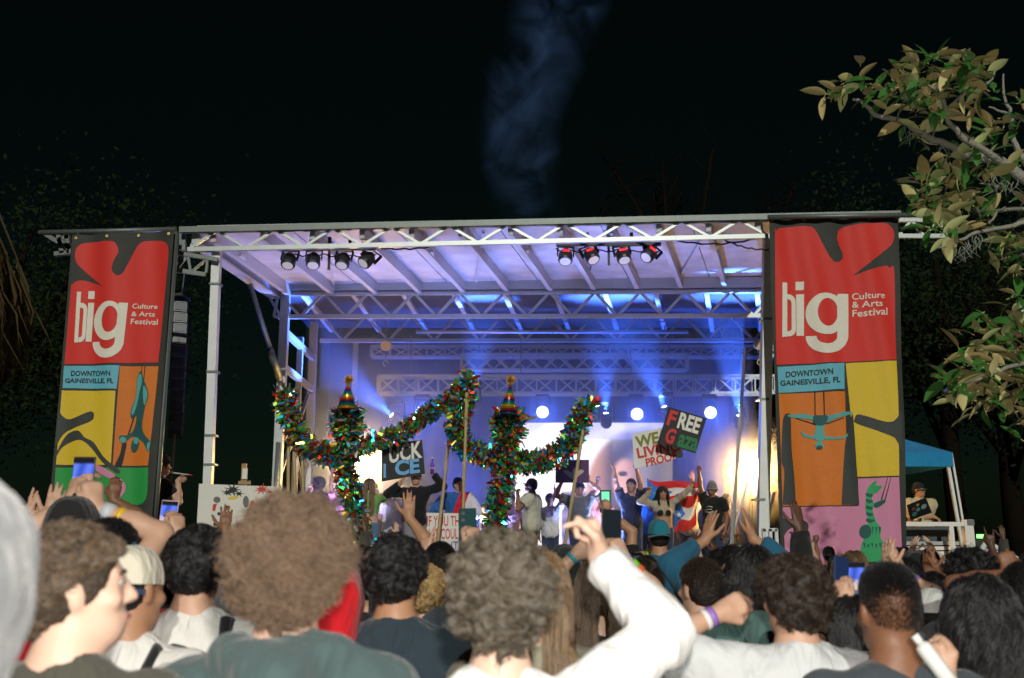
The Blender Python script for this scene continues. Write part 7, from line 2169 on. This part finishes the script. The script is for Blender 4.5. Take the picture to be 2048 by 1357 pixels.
# the remaining foliage, joined
m = MB()
LT = [[tuple(v.co) for v in me.vertices] for me in LSH]; LF = [[tuple(p.vertices) for p in me.polygons] for me in LSH]
def spray(p, n, r):
    for _ in range(n):
        k = lr.randrange(3); dirv = Vector((lr.uniform(-1, 1), lr.uniform(-1, .6), lr.uniform(-.6, .7))).normalized()
        q = dirv.to_track_quat('Y', 'Z') @ Quaternion((0, 1, 0), lr.uniform(-1, 1)); s = lr.uniform(.75, 1.25)
        c = p + Vector((lr.gauss(0, r), lr.gauss(0, r), lr.gauss(0, r)))
        m.cm = lr.randrange(3); m.add([c + q @ (Vector(v) * s) for v in LT[k]], LF[k])
for p, n in extra: spray(p, n + 1, .035)
for x, y, n, dy, r in ((640, 1090, 14, .2, .07), (700, 1080, 16, .3, .08), (750, 1100, 16, .3, .09), (590, 1140, 12, .1, .06), (540, 1180, 12, 0, .06), (520, 1220, 9, 0, .05), (610, 1200, 16, .1, .07), (680, 1180, 18, .2, .09), (740, 1200, 16, .3, .09), (590, 1250, 12, .1, .06), (660, 1250, 14, .2, .07), (740, 1260, 10, .3, .07), (560, 1120, 7, .1, .05), (740, 1330, 8, .3, .06),
                        (820, 700, 20, .3, .12), (830, 1000, 20, .3, .12), (860, 330, 14, .3, .10), (830, 520, 16, .3, .12), (830, 1180, 20, .3, .12)):
    spray(at(*px4((x, y))[0], YM2 + dy), n, r)
for _ in range(70): spray(Vector((5.15 + lr.gauss(0, .34), 6.3 + lr.gauss(0, .45), 4.7 + lr.gauss(0, .6))), 12, .2)
o_ = m.build('foliage', LM, mt, True); o_['kind'] = 'stuff'
# wisps of grey moss
m = MB()
for x, y in ((570, 720), (545, 735), (600, 700), (500, 400), (370, 340), (650, 500), (700, 520)):
    p = at(*px4((x, y))[0], YM2 - .02)
    for _ in range(8):
        q = p + Vector((lr.gauss(0, .03), lr.gauss(0, .02), lr.gauss(0, .01)))
        m.tube([q, q + Vector((lr.gauss(0, .02), 0, -.03)), q + Vector((lr.gauss(0, .04), 0, -.08))], [.003, .002, .001], 3, False)
o_ = m.build('moss', mat('grey_moss', (.22, .24, .19), .9), mt); o_['kind'] = 'stuff'

# ------------------------------------------------------------------ palm with a skirt of dry fronds
pt = thing('palm_tree', 'palm with a shaggy skirt of dry hanging fronds at the picture edge', 'tree', (-5.75, 9.6, 0))
m = MB(); m.tube([(-5.75, 9.6, 0), (-5.72, 9.6, 2), (-5.75, 9.6, 4), (-5.7, 9.6, 9.6)], [.24, .20, .19, .16], 12); m.build('trunk', mat('palm_bark', (.14, .11, .075), .9, 0, .4, 8, .9), pt, True)
THAT = mat('dry_frond', (.060, .043, .017), .85, 0, .4, 6, spec=.1); 
m = MB(); q = random.Random(3)
def frond(base, out, drop, n, wid):
    stem = [base, base + out * .55 + Vector((0, 0, .10)), base + out * .9 + Vector((0, 0, -drop * .3)), base + out + Vector((0, 0, -drop * .55))]
    m.tube(stem, [.02, .016, .012, .008], 5)
    for _ in range(n):
        s = stem[2].lerp(stem[3], q.random()); d = Vector((q.gauss(0, wid), q.gauss(0, wid), -drop * q.uniform(.3, .62)))
        mid = s + d * .5 + Vector((q.gauss(0, .05), q.gauss(0, .05), 0)); u = Vector((q.uniform(-1, 1), q.uniform(-1, 1), 0)).normalized() * .011
        m.add([s - u, s + u, mid + u, mid - u, s + d], [(0, 1, 2, 3), (3, 2, 4)])
for k in range(26):
    a = q.uniform(0, 2 * PI)
    z = q.uniform(4.5, 5.0)
    frond(Vector((-5.72, 9.6, z)), Vector((math.cos(a), math.sin(a), 0)) * q.uniform(.5, 1.05), q.uniform(1.5, 2.0), 110, .13)
o_ = m.build('dry_skirt', THAT, pt); o_['kind'] = 'stuff'
m = MB(); 
for k in range(14):
    a = k / 14 * 2 * PI + .2; r_ = 1.2; c0 = Vector((-5.7, 9.6, 9.6))
    d = Vector((math.cos(a), math.sin(a), 0)); st_ = [c0 + d * (r_ * u) + Vector((0, 0, .8 * u - 1.3 * u * u)) for u in (0, .25, .5, .75, 1)]
    m.tube(st_, [.02, .016, .012, .009, .005], 5)
    for i in range(46):
        u = .2 + .8 * i / 46; p = c0 + d * (r_ * u) + Vector((0, 0, .8 * u - 1.3 * u * u)); w_ = Vector((-d.y, d.x, 0)) * (1 if i % 2 else -1)
        e_ = p + w_ * (.5 * (1.1 - u)) + d * .2 + Vector((0, 0, -.12)); n_ = d * .014
        m.add([p - n_, p + n_, e_], [(0, 1, 2)])
o_ = m.build('crown', mat('palm_green', (.035, .065, .02), .6), pt); o_['kind'] = 'stuff'
pt.scale = (1.6, 1.6, 1.6); pt.location = (-10.35, 17.0, 0)

# ------------------------------------------------------------------ dark trees beyond the stage
NT = mat('night_foliage', (.013, .022, .008), .9, 0, .5, 2, spec=.03); NB = mat('night_bark', (.009, .007, .005), .9, 0, .4, 5, spec=0)
def tree_mesh(seed, h, r, bare=False):
    g_ = np.random.default_rng(seed)
    tr = MB(); tr.tube([(0, 0, 0), (.15, .1, h * .25), (.0, .1, h * .5), (.2, 0, h * .75)], [.38, .30, .22, .10], 10)
    tips = []
    for k in range(11):
        a = g_.random() * 2 * PI; z0_ = h * g_.uniform(.28, .62); e = np.array((math.cos(a) * r * g_.uniform(.5, .95), math.sin(a) * r * g_.uniform(.5, .95), h * g_.uniform(.5, .97)))
        p0 = np.array((.08, .08, z0_)); mid = (p0 + e) / 2 + g_.normal(size=3) * .3
        tr.tube([p0, mid, e], [.13, .08, .03], 6); tips += [e, mid]
        if bare:
            for j in range(14):
                b0 = p0 + (e - p0) * g_.uniform(.4, 1); tr.tube([b0, b0 + g_.normal(size=3) * (.5, .5, .3) + (0, 0, .4), b0 + g_.normal(size=3) * (.8, .8, .4) + (0, 0, 1.0)], [.03, .02, .006], 4, False)
    cr = None
    if not bare:
        n = 9000; C_ = np.array(tips)[g_.integers(0, len(tips), n)] + g_.normal(size=(n, 3)) * np.array((r * .22, r * .22, h * .075))
        d = nrm_rows(g_.normal(size=(n, 3))); u = nrm_rows(np.cross(d, g_.normal(size=(n, 3)))) ; L = .05 + .07 * g_.random((n, 1))
        V_ = np.stack([C_ - d * L, C_ + u * L * .5, C_ + d * L, C_ - u * L * .5], 1).reshape(-1, 3)
        cr = (V_, [(4 * i, 4 * i + 1, 4 * i + 2, 4 * i + 3) for i in range(n)])
    return tr, cr
kinds = []
for sd, h, r, bare in ((1, 12, 4.2, False), (2, 15, 4.6, False), (3, 16.0, 4.0, True)):
    tr, cr = tree_mesh(sd, h, r, bare)
    root = thing('bare_tree' if bare else 'oak_tree', '', 'tree', (0, 0, 0))
    tr.build('trunk', NB, root, True)
    if cr:
        o_ = mesh_obj('crown', cr[0], cr[1], NT, root, False); o_['kind'] = 'stuff'
    kinds.append(root)
tree_spots = [(0, -15.5, 27, 1.0, 'dark leafy tree far off behind the dry palm fronds'), (1, -14.5, 34, .9, 'dark leafy tree beyond the gap between banner and stage leg'), (0, -21, 36, 1.1, 'tall dark tree deep in the gloom past the palm'),
              (2, 5.4, 31, 1.0, 'bare twigged tree showing above the stage roof near the tall banner'), (2, 8.2, 34, .98, 'bare thin tree above the tall banner and roof end'), (1, 12.0, 27, .85, 'dark leafy tree behind the blue canopy'), (0, 15.5, 31, 1.0, 'dark leafy tree rising past the white railing'),
              (1, 19.5, 34, 1.0, 'dark leafy tree beyond the ramp and green lamp'), (0, 10.5, 38, .9, 'dark leafy tree seen between tall banner and magnolia'), (2, 13.2, 24, .55, 'bare trunked tree standing in the dark near the ramp')]
used = set()
for k, x, y, s, lab in tree_spots:
    o_ = kinds[k] if k not in used else clone(kinds[k]); used.add(k)
    o_.location = (x, y, 0); o_.scale = (s, s, s); o_.rotation_euler = (0, 0, x * 1.7); o_['label'] = lab; o_['group'] = 'trees in the dark beyond the stage'

# ------------------------------------------------------------------ smoke drifting off the roof
def sm(nt, pv):
    pv.inputs['Color'].default_value = (.22, .42, .95, 1)  # blue glow of the stage lamps put into the smoke's own colour
    tc = nt.nodes.new('ShaderNodeTexCoord')
    def node(kind, **kw):
        n_ = nt.nodes.new(kind)
        for k, v in kw.items(): setattr(n_, k, v)
        return n_
    def math_(op, a, b_=None, c=None):
        n_ = node('ShaderNodeMath', operation=op)
        for i, v in enumerate((a, b_, c)):
            if v is None: continue
            if isinstance(v, (int, float)): n_.inputs[i].default_value = v
            else: nt.links.new(v, n_.inputs[i])
        return n_.outputs[0]
    sp = node('ShaderNodeSeparateXYZ'); nt.links.new(tc.outputs['Object'], sp.inputs[0])
    x, y, z = sp.outputs
    n1 = node('ShaderNodeTexNoise'); n1.inputs['Scale'].default_value = .55; n1.inputs['Detail'].default_value = 6; n1.inputs['Roughness'].default_value = .62; n1.inputs['Distortion'].default_value = 1.1
    nt.links.new(tc.outputs['Object'], n1.inputs['Vector'])
    # column that leans and widens with height
    cx_ = math_('ADD', math_('MULTIPLY', math_('SINE', math_('MULTIPLY', z, .7)), .45), math_('MULTIPLY_ADD', z, .10, .10))
    wd = math_('MULTIPLY_ADD', z, .09, .75)
    r2 = math_('POWER', math_('DIVIDE', math_('SUBTRACT', x, cx_), wd), 2.0)
    col = math_('SUBTRACT', 1.0, r2)
    low = math_('MULTIPLY', math_('SUBTRACT', 1.0, math_('POWER', math_('DIVIDE', math_('ADD', x, 2.6), 3.6), 2.0)), math_('MAXIMUM', math_('SUBTRACT', 1.0, math_('DIVIDE', z, 4.5)), 0.0))
    body = math_('MAXIMUM', math_('MAXIMUM', col, math_('MULTIPLY', low, .25)), 0.0)
    yy = math_('MAXIMUM', math_('SUBTRACT', 1.0, math_('POWER', math_('DIVIDE', math_('SUBTRACT', y, 1.5), 1.5), 2.0)), 0.0)
    ns = math_('MAXIMUM', math_('MULTIPLY', math_('SUBTRACT', n1.outputs[0], .475), 5.0), 0.0)
    d = math_('MULTIPLY', math_('MULTIPLY', math_('MULTIPLY', math_('POWER', body, 1.8), yy), math_('POWER', ns, 1.3)), .62)
    d = math_('MULTIPLY', d, math_('MINIMUM', math_('MULTIPLY_ADD', z, .15, .12), 1.0))
    nt.links.new(d, pv.inputs['Density'])
    pv.inputs['Anisotropy'].default_value = 0
m_ = bpy.data.materials.new('smoke_air'); m_.use_nodes = True; nt = m_.node_tree; nt.nodes.clear()
out = nt.nodes.new('ShaderNodeOutputMaterial'); pv = nt.nodes.new('ShaderNodeVolumePrincipled'); nt.links.new(pv.outputs[0], out.inputs['Volume']); sm(nt, pv)
b = MB(); b.box((0, 1.5, 5.5), (13, 3, 11)); o_ = b.build('smoke', m_); o_.location = (-.1, 26.0, 7.1); o_['kind'] = 'stuff'
